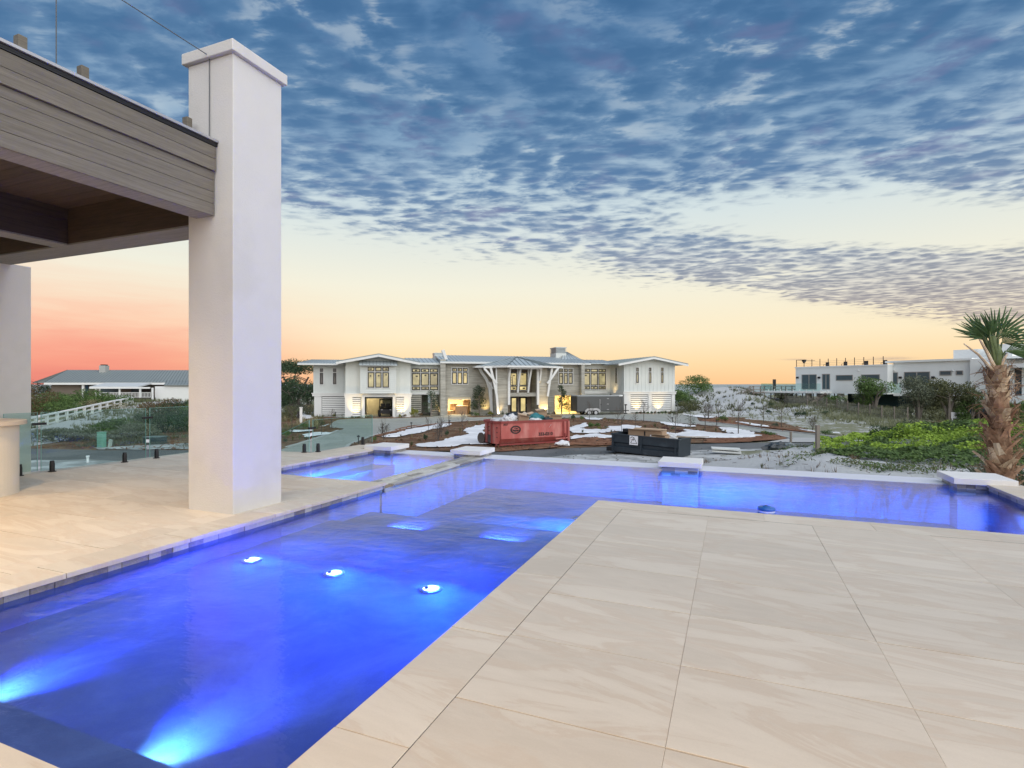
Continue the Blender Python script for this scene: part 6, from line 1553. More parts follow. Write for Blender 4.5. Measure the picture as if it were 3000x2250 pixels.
def tuft_mesh(name, mat, seed, n=70, spread=.45, w=.022):
    r = random.Random(seed); b = MB()
    for _ in range(n):
        t = r.uniform(0, 2*pi); l = r.uniform(.6, 1.0); q = r.uniform(.0, .12); s_ = r.uniform(.1, spread)
        p0 = Vector((q*cos(t), q*sin(t), 0)); p1 = Vector(((q+s_*.4)*cos(t), (q+s_*.4)*sin(t), l*.65)); p2 = Vector(((q+s_)*cos(t), (q+s_)*sin(t), l*.95))
        side = Vector((-sin(t), cos(t), 0))*w
        b.add([p0-side, p0+side, p1+side*.8, p1-side*.8, p2], [(0, 1, 2, 3), (3, 2, 4)])
    return b.mesh(name, [mat])
def branch(b, p, d, L, rad, depth, r, tips=None, spread=.6, up=.25, seg=3, minr=.006):
    pts = [p]; rr = [rad]
    for i in range(seg):
        d = (d + rdir(r)*.16 + Vector((0, 0, up*.3))).normalized(); p = p + d*L/seg; pts.append(p); rr.append(max(minr, rad*(1-.5*(i+1)/seg)))
    b.tube(pts, rr, 5 if rad > .03 else 3, False)
    if depth == 0:
        if tips is not None: tips.append(p)
        return
    k = r.choice((2, 3, 3)) if depth > 1 else r.choice((2, 3))
    for j in range(k):
        q = pts[-1] if j == 0 else pts[r.randint(max(1, seg-2), seg)]
        nd = (d + rdir(r)*spread + Vector((0, 0, up))).normalized()
        branch(b, q, nd, L*r.uniform(.6, .82), rr[-1]*.8, depth-1, r, tips, spread, up, seg, minr)
def sapling_mesh(seed, multi=1, clear=.35):
    """unit bare sapling about 1 m high"""
    r = random.Random(seed); b = MB()
    for m in range(multi):
        d = Vector((r.uniform(-.2, .2)*(multi > 1), r.uniform(-.2, .2)*(multi > 1), 1)).normalized(); base = Vector((0, 0, -.03)) + d*0
        p1 = base + d*clear; b.tube([base, p1, p1+d*.35], [.016, .012, .007], 5, False)
        for j in range(10):
            z = clear*.8 + .58*(j/10); q = base + d*z; t = r.uniform(0, 2*pi)
            branch(b, q, Vector((cos(t)*.8, sin(t)*.8, .75)).normalized(), .20*(1.25-.7*j/10), .0065, 2, r, None, .6, .25, 2, .0028)
        b.tube([base+d*.7, base+d*1.0], [.007, .003], 4, False)
    return b.mesh('sapling', [m_bark])
saps = [sapling_mesh(s, 1 if s < 5 else 3, .38 if s < 5 else .12) for s in (1, 2, 3, 4, 5, 6)]
shr = {k: [shrub_mesh(k, m, s, 460, .12) for s in (3, 8)] for k, m in (('green', f_green), ('dark', f_dark), ('purple', f_purple), ('yellow', f_yell), ('grey', f_grey), ('brown', f_brown))}
tuf = [tuft_mesh('tuft', f_tan, 1), tuft_mesh('tuft', f_olive, 2), tuft_mesh('tuft', f_grey, 3)]
CW = dict(green='green', dark='dark green', purple='plum-coloured', yellow='yellow-green', grey='grey-green', brown='rusty brown')
def put(name, mesh, px, py, wpx, hpx, label, cat, group, seed=0):
    p = ray_ground(px, py); s = p.y/F; w, h = wpx*s, hpx*s
    o = inst(name, mesh, None, p + Vector((0, 0, .10 if -17 < p.x < 26 and 31 < p.y < 72 else 0)), (0, 0, (px*.37+seed) % 6.28), (w, w, h)); return tag(o, label, cat, group)
def shrub(px, py, w, h, kind, where):
    return put('shrub', shr[kind][int(px) % 2], px, py, w*1.08, h/.78*1.05, CW[kind] + ' shrub ' + where, 'shrub', 'shrubs planted in the yard')
for a in [
 (965, 1222, 15, 14, 'dark', 'at the left end of the bed under the left louvred wall'), (978, 1223, 15, 12, 'yellow', 'between the dark shrubs under the left louvred wall'),
 (990, 1222, 20, 17, 'green', 'next to the yellow one under the left louvred wall'), (1004, 1222, 19, 20, 'dark', 'against the left corner pier of the gabled wing'),
 (1031, 1228, 12, 10, 'brown', 'before the lit louvres left of the garage'), (1050, 1228, 13, 9, 'brown', 'beside the garage jamb, left side'), (1172, 1227, 11, 11, 'yellow', 'lit by the uplight right of the garage'), (1186, 1226, 11, 10, 'brown', 'at the right corner pier of the gabled wing'),
 (1213, 1224, 30, 29, 'yellow', 'tall and bushy beside the screen wall'), (1232, 1224, 18, 12, 'brown', 'low beside the tall bushy one at the screen wall'), (1380, 1222, 15, 15, 'dark', 'at the right side of the boxes garage'), (1396, 1223, 20, 13, 'green', 'below the left porch evergreen'),
 (1437, 1221, 24, 14, 'yellow', 'lit from behind beside the left porch strut'), (1470, 1221, 17, 13, 'dark', 'before the left porch pier'), (1487, 1221, 14, 10, 'green', 'at the left of the porch doors'), (1512, 1222, 15, 8, 'grey', 'under the left porch door'),
 (1545, 1222, 15, 8, 'dark', 'under the right porch door'), (1583, 1221, 18, 11, 'green', 'before the right porch pier'), (1606, 1221, 14, 10, 'dark', 'right of the right porch pier'), (1622, 1221, 18, 13, 'brown', 'behind the red dumpster load at the right'),
 (1732, 1258, 24, 17, 'green', 'left of a pair on the sand behind the black dumpster'), (1751, 1256, 24, 14, 'green', 'right of a pair on the sand behind the black dumpster'), (1757, 1262, 14, 8, 'yellow', 'small, in front of the green pair'), (1775, 1260, 14, 9, 'grey', 'small, right of the green pair'),
 (1704, 1234, 13, 13, 'green', 'on the straw below the cargo trailer wheels'), (1680, 1234, 17, 17, 'dark', 'right beside the red dumpster rim'), (1950, 1269, 29, 17, 'purple', 'rounded and largest, behind the black dumpster'), (1990, 1272, 23, 10, 'purple', 'low and flat, right of the larger plum one'),
 (1926, 1265, 11, 9, 'dark', 'small, left of the large plum one'), (1971, 1265, 16, 12, 'grey', 'between the two plum ones'), (1942, 1251, 9, 8, 'brown', 'by the sand strip before the right wing drive'),
 (2117, 1237, 28, 18, 'green', 'largest of three at the bend of the right drive'), (2103, 1238, 14, 10, 'yellow', 'left of the group at the bend of the right drive'), (2127, 1239, 11, 9, 'brown', 'right of the group at the bend of the right drive'), (2271, 1255, 20, 13, 'grey', 'round, on the strip beyond the right drive'),
 (2420, 1279, 37, 15, 'green', 'wide, behind the weathered square post'), (2236, 1276, 15, 11, 'yellow', 'left of three at the tip of the straw island'), (2247, 1280, 15, 14, 'green', 'middle of three at the tip of the straw island'), (2263, 1282, 21, 12, 'green', 'right of three at the tip of the straw island'),
 (2340, 1221, 28, 15, 'dark', 'left of a pair on the dune slope'), (2358, 1220, 20, 14, 'dark', 'right of a pair on the dune slope'), (2418, 1216, 26, 12, 'dark', 'on the dune below the house terrace'), (2251, 1213, 21, 13, 'dark', 'alone on the white dune face'),
 (2206, 1188, 15, 9, 'dark', 'high on the white dune, left one'), (2260, 1194, 19, 15, 'dark', 'high on the white dune, right one'), (1247, 1296, 15, 21, 'dark', 'upright on the straw bed behind the spa'), (1229, 1300, 12, 10, 'brown', 'low, left of the upright one behind the spa'),
 (1309, 1284, 15, 22, 'dark', 'upright between saplings left of the cable drum'), (1098, 1300, 13, 17, 'green', 'at the edge of the low glass panel'), (1177, 1298, 10, 8, 'brown', 'tiny, on the straw above the spa pier'),
 (838, 1286, 24, 22, 'green', 'against the tall column edge'), (882, 1260, 14, 12, 'grey', 'left of the white post'), (890, 1256, 26, 17, 'green', 'at the foot of the white post'), (896, 1294, 12, 10, 'dark', 'on the sand patch left of the drive'), (836, 1302, 14, 12, 'dark', 'low at the tall column edge'),
 (905, 1203, 26, 13, 'brown', 'by the left end of the house'),
]: shrub(*a)
for i in range(11): shrub(1866+i*10.6, 1216.5, 9.5, 8+3*((i*7) % 3)/2, ('dark', 'brown', 'dark', 'green')[i % 4], 'number %s in the clipped row under the right wing' % ('one two three four five six seven eight nine ten eleven'.split()[i]))
for i, (px, py, w, h, k, lab) in enumerate([
 (1174, 1285, 10, 9, 1, 'grass tuft on the sand ribbon left of the upright shrub'), (1206, 1288, 13, 15, 0, 'tan grass tuft in the middle of the sand ribbon'), (1140, 1287, 9, 8, 1, 'small grass tuft at the left tip of the sand ribbon'), (1348, 1274, 11, 20, 1, 'tall thin grass tuft left of the cable drum'),
 (1206, 1313, 18, 17, 1, 'broad grass tuft right behind the left spa pier'), (1420, 1262, 10, 11, 1, 'grass tuft on the sand left of the red dumpster'), (1374, 1249, 12, 12, 0, 'tan tuft above the sand patch by the drive edge'), (1397, 1249, 10, 9, 1, 'olive tuft by the drive edge left of the red dumpster'), (1425, 1246, 12, 9, 0, 'tan tuft at the drive edge nearest the red dumpster'),
 (1772, 1234, 12, 9, 0, 'tan tuft at the top of the straw island, left one'), (1783, 1238, 14, 9, 0, 'tan tuft at the top of the straw island, second from left'), (1800, 1241, 16, 11, 0, 'tan tuft at the top of the straw island, middle one'), (1822, 1241, 14, 9, 0, 'tan tuft at the top of the straw island, right one'),
 (1890, 1256, 12, 9, 1, 'olive tuft on the straw island above the black dumpster'), (1919, 1256, 14, 14, 1, 'taller olive tuft on the straw island'), (1829, 1270, 18, 12, 1, 'green tuft behind the black dumpster rim'), (1707, 1274, 14, 13, 2, 'spiky tuft on the sand right of the red dumpster'), (1791, 1272, 10, 10, 2, 'spiky tuft left of the black dumpster corner'),
 (2040, 1267, 10, 9, 1, 'olive tuft on the straw island under the right drive, left'), (2061, 1268, 10, 10, 1, 'olive tuft on the straw island under the right drive, middle'), (2097, 1269, 12, 12, 1, 'olive tuft on the straw island under the right drive, right'), (2125, 1272, 11, 11, 0, 'tan tuft on the sand bay of the straw island'),
 (2197, 1250, 10, 12, 0, 'tan tuft on the strip beyond the right drive'), (2145, 1243, 10, 8, 0, 'tan tuft right of the shrub group at the bend'), (2230, 1255, 10, 9, 1, 'olive tuft on the strip left of the round grey shrub'), (2232, 1374, 16, 17, 1, 'lone grass tuft on the sand before the infinity edge'),
 (878, 1294, 12, 18, 1, 'grass tuft behind the sloping glass panel'), (858, 1296, 10, 15, 1, 'grass tuft at the left of the sloping glass panel'), (2470, 1283, 10, 8, 1, 'small tuft on the verge right of the wide shrub'), (2494, 1284, 10, 8, 1, 'small tuft on the verge before the groundcover'), (2365, 1266, 8, 8, 1, 'small tuft left of the square post')]):
    put('grass_tuft', tuf[k], px, py, w*.95, h, lab, 'grass tuft', 'grass tufts in the yard', i)
for i, (px, py, top, k, lab) in enumerate([
 (1125, 1294, 1230, 4, 'bare multi-stemmed sapling left of the spa pier'), (1255, 1273, 1226, 1, 'bare spreading sapling on the sand ribbon'), (1283, 1300, 1222, 5, 'bare pale multi-stemmed sapling nearest the divider pier'), (1294, 1285, 1225, 2, 'bare thin sapling right behind the pale one'),
 (1314, 1252, 1211, 0, 'bare sapling beside the drive below the boxes garage'), (1354, 1273, 1206, 3, 'tall bare sapling left of the cable drum'), (1727, 1234, 1179, 2, 'bare sapling before the trailer wheels'), (1810, 1245, 1196, 0, 'bare sapling on the straw before the trailer nose'), (1821, 1270, 1220, 1, 'bare sapling behind the left rim of the black dumpster'),
 (1861, 1268, 1212, 3, 'bare sapling on the sand above the carton'), (1886, 1237, 1173, 2, 'tall bare sapling at the edge of the right drive'), (1979, 1278, 1205, 0, 'bare sapling beside the plum shrubs'), (2066, 1263, 1178, 3, 'tall thin bare sapling on the right straw island'), (2163, 1278, 1175, 1, 'bare sapling in the sand bay of the straw island'),
 (2237, 1241, 1190, 2, 'thin bare sapling on the strip beyond the right drive, left'), (2289, 1257, 1178, 3, 'thin bare sapling on the strip beyond the right drive, right'), (2380, 1268, 1214, 4, 'bare twiggy sapling left of the square post'), (855, 1274, 1196, 1, 'bare sapling near the tall column, on the sand'), (849, 1222, 1170, 5, 'bare pale thicket stem close to the tall column'),
 (971, 1258, 1203, 2, 'bare sapling in front of the left louvred wall'), (942, 1280, 1230, 0, 'bare sapling behind the low glass clamp'), (941, 1221, 1170, 4, 'bare shrubby tree against the left louvred wall'), (931, 1221, 1186, 5, 'bare small tree at the left corner of the house'), (880, 1216, 1165, 4, 'bare thicket left of the house, middle'), (866, 1217, 1172, 5, 'bare thicket left of the house, left'), (900, 1214, 1168, 5, 'bare thicket left of the house, right'),
 (2105, 1240, 1180, 0, 'bare sapling over the shrub group at the drive bend'), (2075, 1232, 1172, 5, 'bare bush below the white dune')]):
    h = py-top; put('sapling', saps[k], px, py, h*.95, h, lab, 'sapling', 'bare saplings in the yard', i)

# evergreen young trees in front of the house
def evergreen(px, py, top, wpx, seed, label, mat=None, tiers=13, leafn=1500, trunk=m_barkp, cat='tree', group='young evergreens before the house', base=None, name='evergreen_tree', lowz=.22):
    p = base or ray_ground(px, py); s = p.y/F; H, Wd_ = (py-top)*s, wpx*s
    r = random.Random(seed); t = thing(name, p, r.uniform(0, 6), label, cat, group)
    b = MB(); b.tube([(0, 0, -.1), (.02*H, 0, H*.5), (-.01*H, .01*H, H*.97)], [.028*H, .018*H, .004*H], 6, False); bl = []
    for i in range(tiers):
        z = H*(lowz + (.97-lowz)*i/tiers); rad = Wd_*.5*(1-.72*((z/H-lowz)/(1-lowz))**1.1)*r.uniform(.6, 1.15); a = r.uniform(0, 6.28)
        q = Vector((rad*.75*cos(a), rad*.75*sin(a), z+.04*H)); b.tube([(0, 0, z-.05*H), q], [.010*H, .004*H], 4, False)
        bl.append((q, Vector((.24*Wd_, .24*Wd_, .085*H))*r.uniform(.75, 1.25)))
    bl.append((Vector((0, 0, H*.93)), Vector((.08*Wd_, .08*Wd_, .07*H))))
    b.build('trunk', trunk, t, fix=False); c = MB(); leaf_cloud(c, bl, leafn, .040*H, r, .3, -1); c.build('crown', mat or f_dark, t, fix=False); return t
evergreen(1262, 1222, 1146, 52, 31, 'evergreen young tree before the screen wall left of the boxes garage')
evergreen(1286, 1219, 1158, 26, 32, 'thinner dark evergreen right behind the one at the screen wall', leafn=700)
evergreen(1405, 1219, 1132, 56, 33, 'bushy evergreen tree left of the porch', tiers=17, leafn=2100)
evergreen(1646, 1216, 1131, 34, 34, 'slender evergreen tree before the bright garage opening', tiers=16, leafn=1400)
evergreen(1668, 1217, 1157, 26, 35, 'smaller evergreen tree between the bright garage and the trailer', leafn=800)
evergreen(2023, 1264, 1207, 36, 36, 'dark leafy young tree on the sand strip by the right drive', leafn=500)

# larger trees and shrub masses
def broad_tree(loc, H, Wd_, seed, label, mat, leafn=5000, ls=.16, group=None, trunk=m_barkp, stems=3, crown_lo=.35, flat=.5, name='broadleaf_tree', blobs=13):
    r = random.Random(seed); t = thing(name, loc, 0, label, 'tree', group); b = MB(); bl = []
    for k in range(stems):
        a = 6.28*k/stems + r.uniform(-.4, .4); top = Vector((Wd_*.22*cos(a), Wd_*.22*sin(a), H*.62)); mid = Vector((Wd_*.07*cos(a), Wd_*.07*sin(a), H*.3))
        b.tube([(.03*cos(a), .03*sin(a), -.2), mid, top], [.035*H, .028*H, .014*H], 6, False)
        for j in range(4):
            d = rdir(r); d.z = abs(d.z)*.5+.1; q = top.lerp(mid, r.random()*.6); b.tube([q, q+d.normalized()*Wd_*.28], [.012*H, .004*H], 4, False)
    for k in range(blobs):
        a = r.uniform(0, 6.28); q = sqrt(r.random())*.36*Wd_; z = H*(crown_lo + (.93-crown_lo)*r.random()**.8)
        z = min(z, H*(.98 - .45*(q/(Wd_*.5))**2)); bl.append((Vector((q*cos(a), q*sin(a), z)), Vector((.19*Wd_, .19*Wd_, flat*.19*Wd_))*r.uniform(.7, 1.25)))
    b.build('trunk', trunk, t, fix=False); c = MB(); leaf_cloud(c, bl, leafn, ls, r, .35, -1); c.build('crown', mat, t, fix=False); return t
def at(px, Y, dz=0): x = K(px)*Y; return Vector((x, Y, terrain(x, Y)+dz))
broad_tree(at(2562, 61), 3.7, 4.5, 51, 'rounded green tree against the end of the modern house', f_green, 4200, .20, crown_lo=.12, flat=.8)
broad_tree(at(2530, 61.5), 3.3, 2.7, 52, 'twiggy grey-green tree left of the rounded green one', f_grey, 1300, .17, crown_lo=.2, flat=.8)
broad_tree(at(2692, 54), 4.2, 4.6, 53, 'pale-trunked oak left of the pair before the modern house', f_grey, 6500, .18, crown_lo=.16, flat=.8, blobs=20)
broad_tree(at(2780, 53), 4.3, 4.5, 54, 'pale-trunked oak right of the pair, nearer the palm', f_olive, 6000, .18, crown_lo=.16, flat=.8, blobs=20)
broad_tree(at(2846, 52), 3.0, 2.6, 55, 'dense green tree just left of the palm trunk', f_green, 2600, .19, crown_lo=.1, flat=.9)
broad_tree(at(2868, 52), 3.7, 2.7, 56, 'airy tree behind the palm trunk', f_grey, 900, .17, crown_lo=.4)
broad_tree(at(2975, 49), 2.3, 2.8, 57, 'green shrub-like tree right of the palm trunk', f_green, 2200, .18, crown_lo=.05, flat=.9)
broad_tree(at(868, 82), 6.6, 8.6, 61, 'flat-topped pine rising behind the left end of the house', f_dark, 3800, .26, stems=2, crown_lo=.80, flat=.45, trunk=m_bark, name='pine_tree', blobs=16)
broad_tree(at(840, 86), 6.2, 5.5, 62, 'second flat-topped pine close to the tall column', f_dark, 2400, .26, stems=2, crown_lo=.78, flat=.45, trunk=m_bark, name='pine_tree')
broad_tree(at(868, 76), 3.9, 6.4, 63, 'dense dark shrubby tree under the pines', f_dark, 4600, .24, crown_lo=.06, flat=.9, blobs=18)
broad_tree(at(905, 78), 3.6, 4.6, 64, 'dark shrubby tree touching the left end of the house', f_dark, 3000, .24, crown_lo=.06, flat=.9)
broad_tree(at(832, 78), 3.7, 4.4, 65, 'dark shrubby tree close beside the tall column', f_dark, 2600, .24, crown_lo=.06, flat=.9)
def mass(px, Y, w, h, seed, mat, label, n=3600, ls=.15, dz=0.0):
    r = random.Random(seed); p = at(px, Y, dz); t = MB(); bl = []
    for k in range(14):
        a = r.uniform(0, 6.28); q = sqrt(r.random())*.42; z = h*(.25 + .6*r.random())*(1-q*q*2.0)
        bl.append((Vector((q*w*cos(a), q*w*.75*sin(a), max(z, .1))), Vector((.17*w, .17*w, .22*h))*r.uniform(.7, 1.3)))
    bl.append((Vector((0, 0, h*.3)), Vector((w*.4, w*.3, h*.35))))
    leaf_cloud(t, bl, n, ls, r, .5, -.6)
    for k in range(9): a = r.uniform(0, 6.28); t.tube([(0, 0, -.1), (w*.2*cos(a), w*.15*sin(a), h*.4), (w*.36*cos(a), w*.3*sin(a), h*.75)], [.05, .03, .012], 4, False)
    o = t.build('bush', mat, None, p, fix=False); return tag(o, label, 'bush')
mass(226, 60, 8.2, 2.3, 71, f_green, 'big glossy green bush above the white rail fence', 6500, .17)
mass(310, 62, 5.8, 1.6, 72, f_green, 'lower green bush at the right end of the rail fence', 3200, .16)
mass(150, 54, 5.6, 2.3, 73, f_green, 'green bush behind the left column edge', 3200, .16)
mass(108, 53, 3.4, 3.4, 74, f_brown, 'tall brown scrubby bush beside the left column', 2000, .14)
mass(295, 59, 4.6, 1.2, 75, f_tan, 'low grey tan scrub below the green bushes', 1600, .12)
mass(118, 84, 9.0, 2.6, 70, f_dark, 'dark scrub behind the left end of the grey-roofed house', 3000, .2)
mass(352, 41, 3.4, 1.35, 76, f_green, 'rounded green bush seen through the glass right of the side drive', 3800, .13)
mass(300, 37, 4.2, 1.05, 77, f_grey, 'low dusky scrub behind the green utility cabinet', 2800, .12)
mass(178, 36, 5.2, 1.0, 78, f_grey, 'low dusky scrub at the left behind the glass fence', 3000, .12)
mass(405, 38, 3.8, 1.3, 79, f_grey, 'grey scrub between the utility cabinet and the transformer', 2800, .12)
mass(480, 42, 5.2, 2.1, 80, f_dark, 'dark bush behind the pad-mounted transformer', 4200, .13)
mass(556, 45, 3.8, 2.3, 81, f_green, 'green bush touching the left edge of the tall column', 2600, .14)
mass(470, 55, 4.4, 1.7, 82, f_brown, 'reddish bush before the white garage wall', 2800, .15)
mass(540, 56, 4.4, 2.0, 83, f_dark, 'dark pointed bush at the right of the white garage wall', 2600, .15)
mass(430, 50, 3.4, 1.2, 84, f_grey, 'low scrub where the side drive meets the reddish bush', 1800, .12)
mass(1998, 79, 5.2, 2.6, 85, f_green, 'green bush at the right end of the white house', 3800, .20)
mass(2040, 84, 5.6, 3.2, 86, f_green, 'broad green bush on the dune skyline right of the house', 3800, .20)
mass(2015, 71, 3.6, 1.6, 87, f_olive, 'olive bush at the foot of the dune beside the house', 2000, .16)
mass(2440, 69, 2.6, 1.5, 88, f_green, 'green bush among the piles of the modern house', 1500, .15)
mass(2300, 80, 3.2, 1.2, 89, f_olive, 'low bush under the boardwalk', 1500, .15)
mass(2600, 27.6, 2.0, .9, 90, f_dark, 'dark bush standing out of the lime groundcover', 2200, .08)
mass(2640, 29.0, 1.7, .75, 91, f_brown, 'rusty bush at the back of the groundcover', 1200, .08)
mass(2682, 45, 3.2, .9, 92, f_dark, 'dark low bush in the grass left of the yard sign', 1400, .11)
mass(2735, 46, 2.2, .8, 93, f_brown, 'brown low bush in the grass nearest the yard sign', 900, .11)
mass(2890, 13.2, 1.3, .55, 94, f_grey, 'grey scrub at the foot of the palm, left side', 900, .05, .0)
mass(2990, 11.0, 1.2, .75, 95, f_dark, 'dark plant right behind the palm at the picture edge', 900, .06, -.1)
# white post by the left drive
gpst = thing('gate_post', ray_ground(882, 1242), .3, 'white wooden post with a crossbar beside the left drive', 'post')
MB().box(-.12, .12, -.12, .12, 0, 1.5).build('post', m_trimw, gpst); MB().box(-.16, .16, -.16, .16, 1.5, 1.58).build('cap', m_trimw, gpst); MB().box(-.34, -.12, -.05, .05, .5, 1.2).build('bracket', m_dark, gpst)
# low path lights
pl0 = MB().lathe([(.03, 0), (.03, .42)], 8); m_plh = MB().lathe([(.03, .42), (.11, .44), (.10, .48), (.02, .53), (.0005, .53)], 12)
for i, (px, py, lab) in enumerate([(1205, 1260, 'slim path light on the straw edge of the drive, below the gabled wing'), (1120, 1276, 'slim path light beside the leftmost bare sapling'), (1050, 1306, 'slim path light at the tip of the straw bed by the lower drive'), (1444, 1231, 'slim path light at the drive edge over the red dumpster'), (1970, 1242, 'slim path light at the lower edge of the right drive'), (2100, 1253, 'slim path light beyond the right drive'), (983, 1224, 'slim path light under the left louvred wall'), (1317, 1253, 'slim path light beside the sapling below the boxes garage')]):
    t = thing('path_light', ray_ground(px, py)+Vector((0, 0, .1)), 0, lab, 'path light', 'path lights along the drive'); pl0.build('stem', m_dark, t); m_plh.build('lamp_head', m_dark, t)

# ------------------------------------------------------------------ groundcover, dune grass, beach litter (uncountable)
def inpoly(x, y, poly):
    c = False; j = len(poly)-1
    for i in range(len(poly)):
        xi, yi = poly[i]; xj, yj = poly[j]
        if (yi > y) != (yj > y) and x < (xj-xi)*(y-yi)/(yj-yi)+xi: c = not c
        j = i
    return c
lowb = [ray_ground(*q) for q in ((2392, 1322), (2425, 1332), (2490, 1341), (2560, 1352), (2640, 1362), (2780, 1366), (2900, 1370), (3080, 1372))]
gpoly = [(p.x, p.y) for p in lowb] + [(34, 30.5), (26, 30), (19, 29), (15.6, 28)]
r = random.Random(77); gcv = MB(); gcd = MB()
gx = [p[0] for p in gpoly]; gy = [p[1] for p in gpoly]; cnt = 0
while cnt < 62000:
    x, y = r.uniform(min(gx), max(gx)), r.uniform(min(gy), max(gy))
    if not inpoly(x + .5*n2(x, y, .8), y + .6*n2(x, y, .9, 4), gpoly): continue
    cnt += 1
    hh = max(.05, (.36 + .50*n2(x, y, .45, 2) + .28*n2(x, y, 1.3, 6))*(.35+.65*ss(12.5, 18, x)) + .12*ss(16, 22, x))
    z = terrain(x, y) + hh*(1 - .55*r.random()**2.2)
    nv_ = (Vector((0, -.25, 1)) + rdir(r)*.75).normalized(); leaf(gcv if n2(x, y, .45, 11) + .5*n2(x, y, 1.7, 2) + (y-23.2)*.11 > -.02 else gcd, Vector((x, y, z)), nv_, r.uniform(.07, .15), r, .7)
tag(gcv.build('groundcover', f_lime, None, fix=False), kind='stuff'); tag(gcd.build('groundcover', f_green, None, fix=False), kind='stuff')
# twiggy understory so the mass has a dark inside
def blade_field(name, mat, n, region, hmin, hmax, seed, dens, w=.018, blades=6):
    r = random.Random(seed); b = MB(); k = 0; tries = 0
    while k < n and tries < n*40:
        tries += 1
        x, y = r.uniform(region[0], region[1]), r.uniform(region[2], region[3])
        if r.random() > dens(x, y): continue
        k += 1; z = terrain(x, y)-.02
        for _ in range(blades):
            t = r.uniform(0, 6.28); l = r.uniform(hmin, hmax); q = r.uniform(0, .09); s_ = l*r.uniform(.15, .7)
            p0 = Vector((x+q*cos(t), y+q*sin(t), z)); p1 = p0 + Vector((s_*cos(t), s_*sin(t), l)); sd = Vector((-sin(t), cos(t), 0))*w
            b.add([p0-sd, p0+sd, p1], [(0, 1, 2)])
    return tag(b.build(name, mat, None, fix=False), kind='stuff')
f_dune = foliage('dune_grass_blade', (0.155, 0.178, 0.093), (0.304, 0.312, 0.181), transl=.2, ns=.6)
off_drive = lambda x, y: not (x < 27+max(0, (54-y)*.55) and y < 58)
blade_field('dune_grass', f_dune, 7500, (24, 66, 36, 76), .22, .55, 5, lambda x, y: (off_drive(x, y) and y > 39 - .0*x)*(.35 + .65*ss(-.15, .25, n2(x, y, .18, 3) + .6*n2(x, y, .7)) if x > 32 else .10), .022, 7)
blade_field('dune_grass', f_olive, 2600, (19, 58, 66, 104), .2, .5, 6, lambda x, y: ss(.02, .35, n2(x, y, .3, 8) + .5*n2(x, y, 1.1)), .03, 7)
blade_field('dune_grass', f_brown, 420, (6, 22, 12, 27), .08, .26, 7, lambda x, y: ss(.12, .4, n2(x, y, .7, 5) + .4*n2(x, y, 2.1)), .010, 7)
blade_field('scrub_grass', f_grey, 3200, (-42, -18, 32.5, 46), .15, .42, 8, lambda x, y: (x < -17)*ss(-.1, .3, n2(x, y, .3, 2)), .02, 7)
blade_field('scrub_grass', f_olive, 2600, (-62, -26, 44, 74), .2, .6, 9, lambda x, y: ss(-.2, .2, n2(x, y, .22, 2)), .03, 7)
off_yard = lambda x, y: not any(inpoly(x, y, q) for q in (W(drive), W(sand_polys[8]), W(sand_polys[9]), W(sand_polys[10])))
blade_field('scrub_grass', f_olive, 1500, (-31, -16.5, 37, 66), .15, .5, 21, lambda x, y: (x/y < -.345)*off_yard(x, y)*ss(-.3, .2, n2(x, y, .3, 2)), .025, 7)
blade_field('scrub_grass', f_tan, 500, (-31, -16.5, 44, 66), .3, .8, 22, lambda x, y: (x/y < -.355)*off_yard(x, y)*ss(-.1, .3, n2(x, y, .3, 6)), .02, 7)
mass(846, 58, 3.2, 1.5, 97, f_olive, 'olive bush close beside the tall column', 1800, .13)
mass(872, 66, 4.0, 1.7, 98, f_grey, 'grey twiggy bush between the tall column and the house', 1600, .13)
mass(905, 68, 2.6, 1.4, 99, f_tan, 'straw-coloured bush at the left end of the house', 1000, .12)
# creeping plants on the near sand
r = random.Random(9); cr = MB(); cg = MB()
for (px, py, wd, n) in ((2560, 1372, .9, 620), (2500, 1368, .5, 240), (2660, 1378, .8, 480), (2720, 1370, .45, 260), (2385, 1340, .8, 320), (2350, 1312, .9, 380), (2440, 1322, .7, 240), (2620, 1370, .5, 200), (2330, 1352, .5, 120)):
    p = ray_ground(px, py)
    for _ in range(n):
        a = r.uniform(0, 6.28); q = sqrt(r.random())*wd; x, y = p.x+q*cos(a)*1.3, p.y+q*sin(a)*.8
        leaf(cr if r.random() < .5 else cg, Vector((x, y, terrain(x, y)+r.uniform(.0, .16))), (Vector((0, -.3, 1))+rdir(r)*.8).normalized(), r.uniform(.04, .10), r, .5)
tag(cr.build('beach_creeper', f_olive, None, fix=False), kind='stuff'); tag(cg.build('beach_creeper', f_green, None, fix=False), kind='stuff')
# dry sticks and litter scattered over the white sand
tw_ = MB(); r = random.Random(19)
for _ in range(900):
    x, y = r.uniform(5.5, 24), r.uniform(11, 27)
    if n2(x, y, .6, 3) < .05: continue
    t = r.uniform(0, 6.28); l = r.uniform(.08, .35); z = terrain(x, y)+.02; tw_.bar((x, y, z), (x+l*cos(t), y+l*sin(t), z+r.uniform(0, .05)), .012)
tag(tw_.build('dry_twigs', m_bark, None, fix=False), kind='stuff')

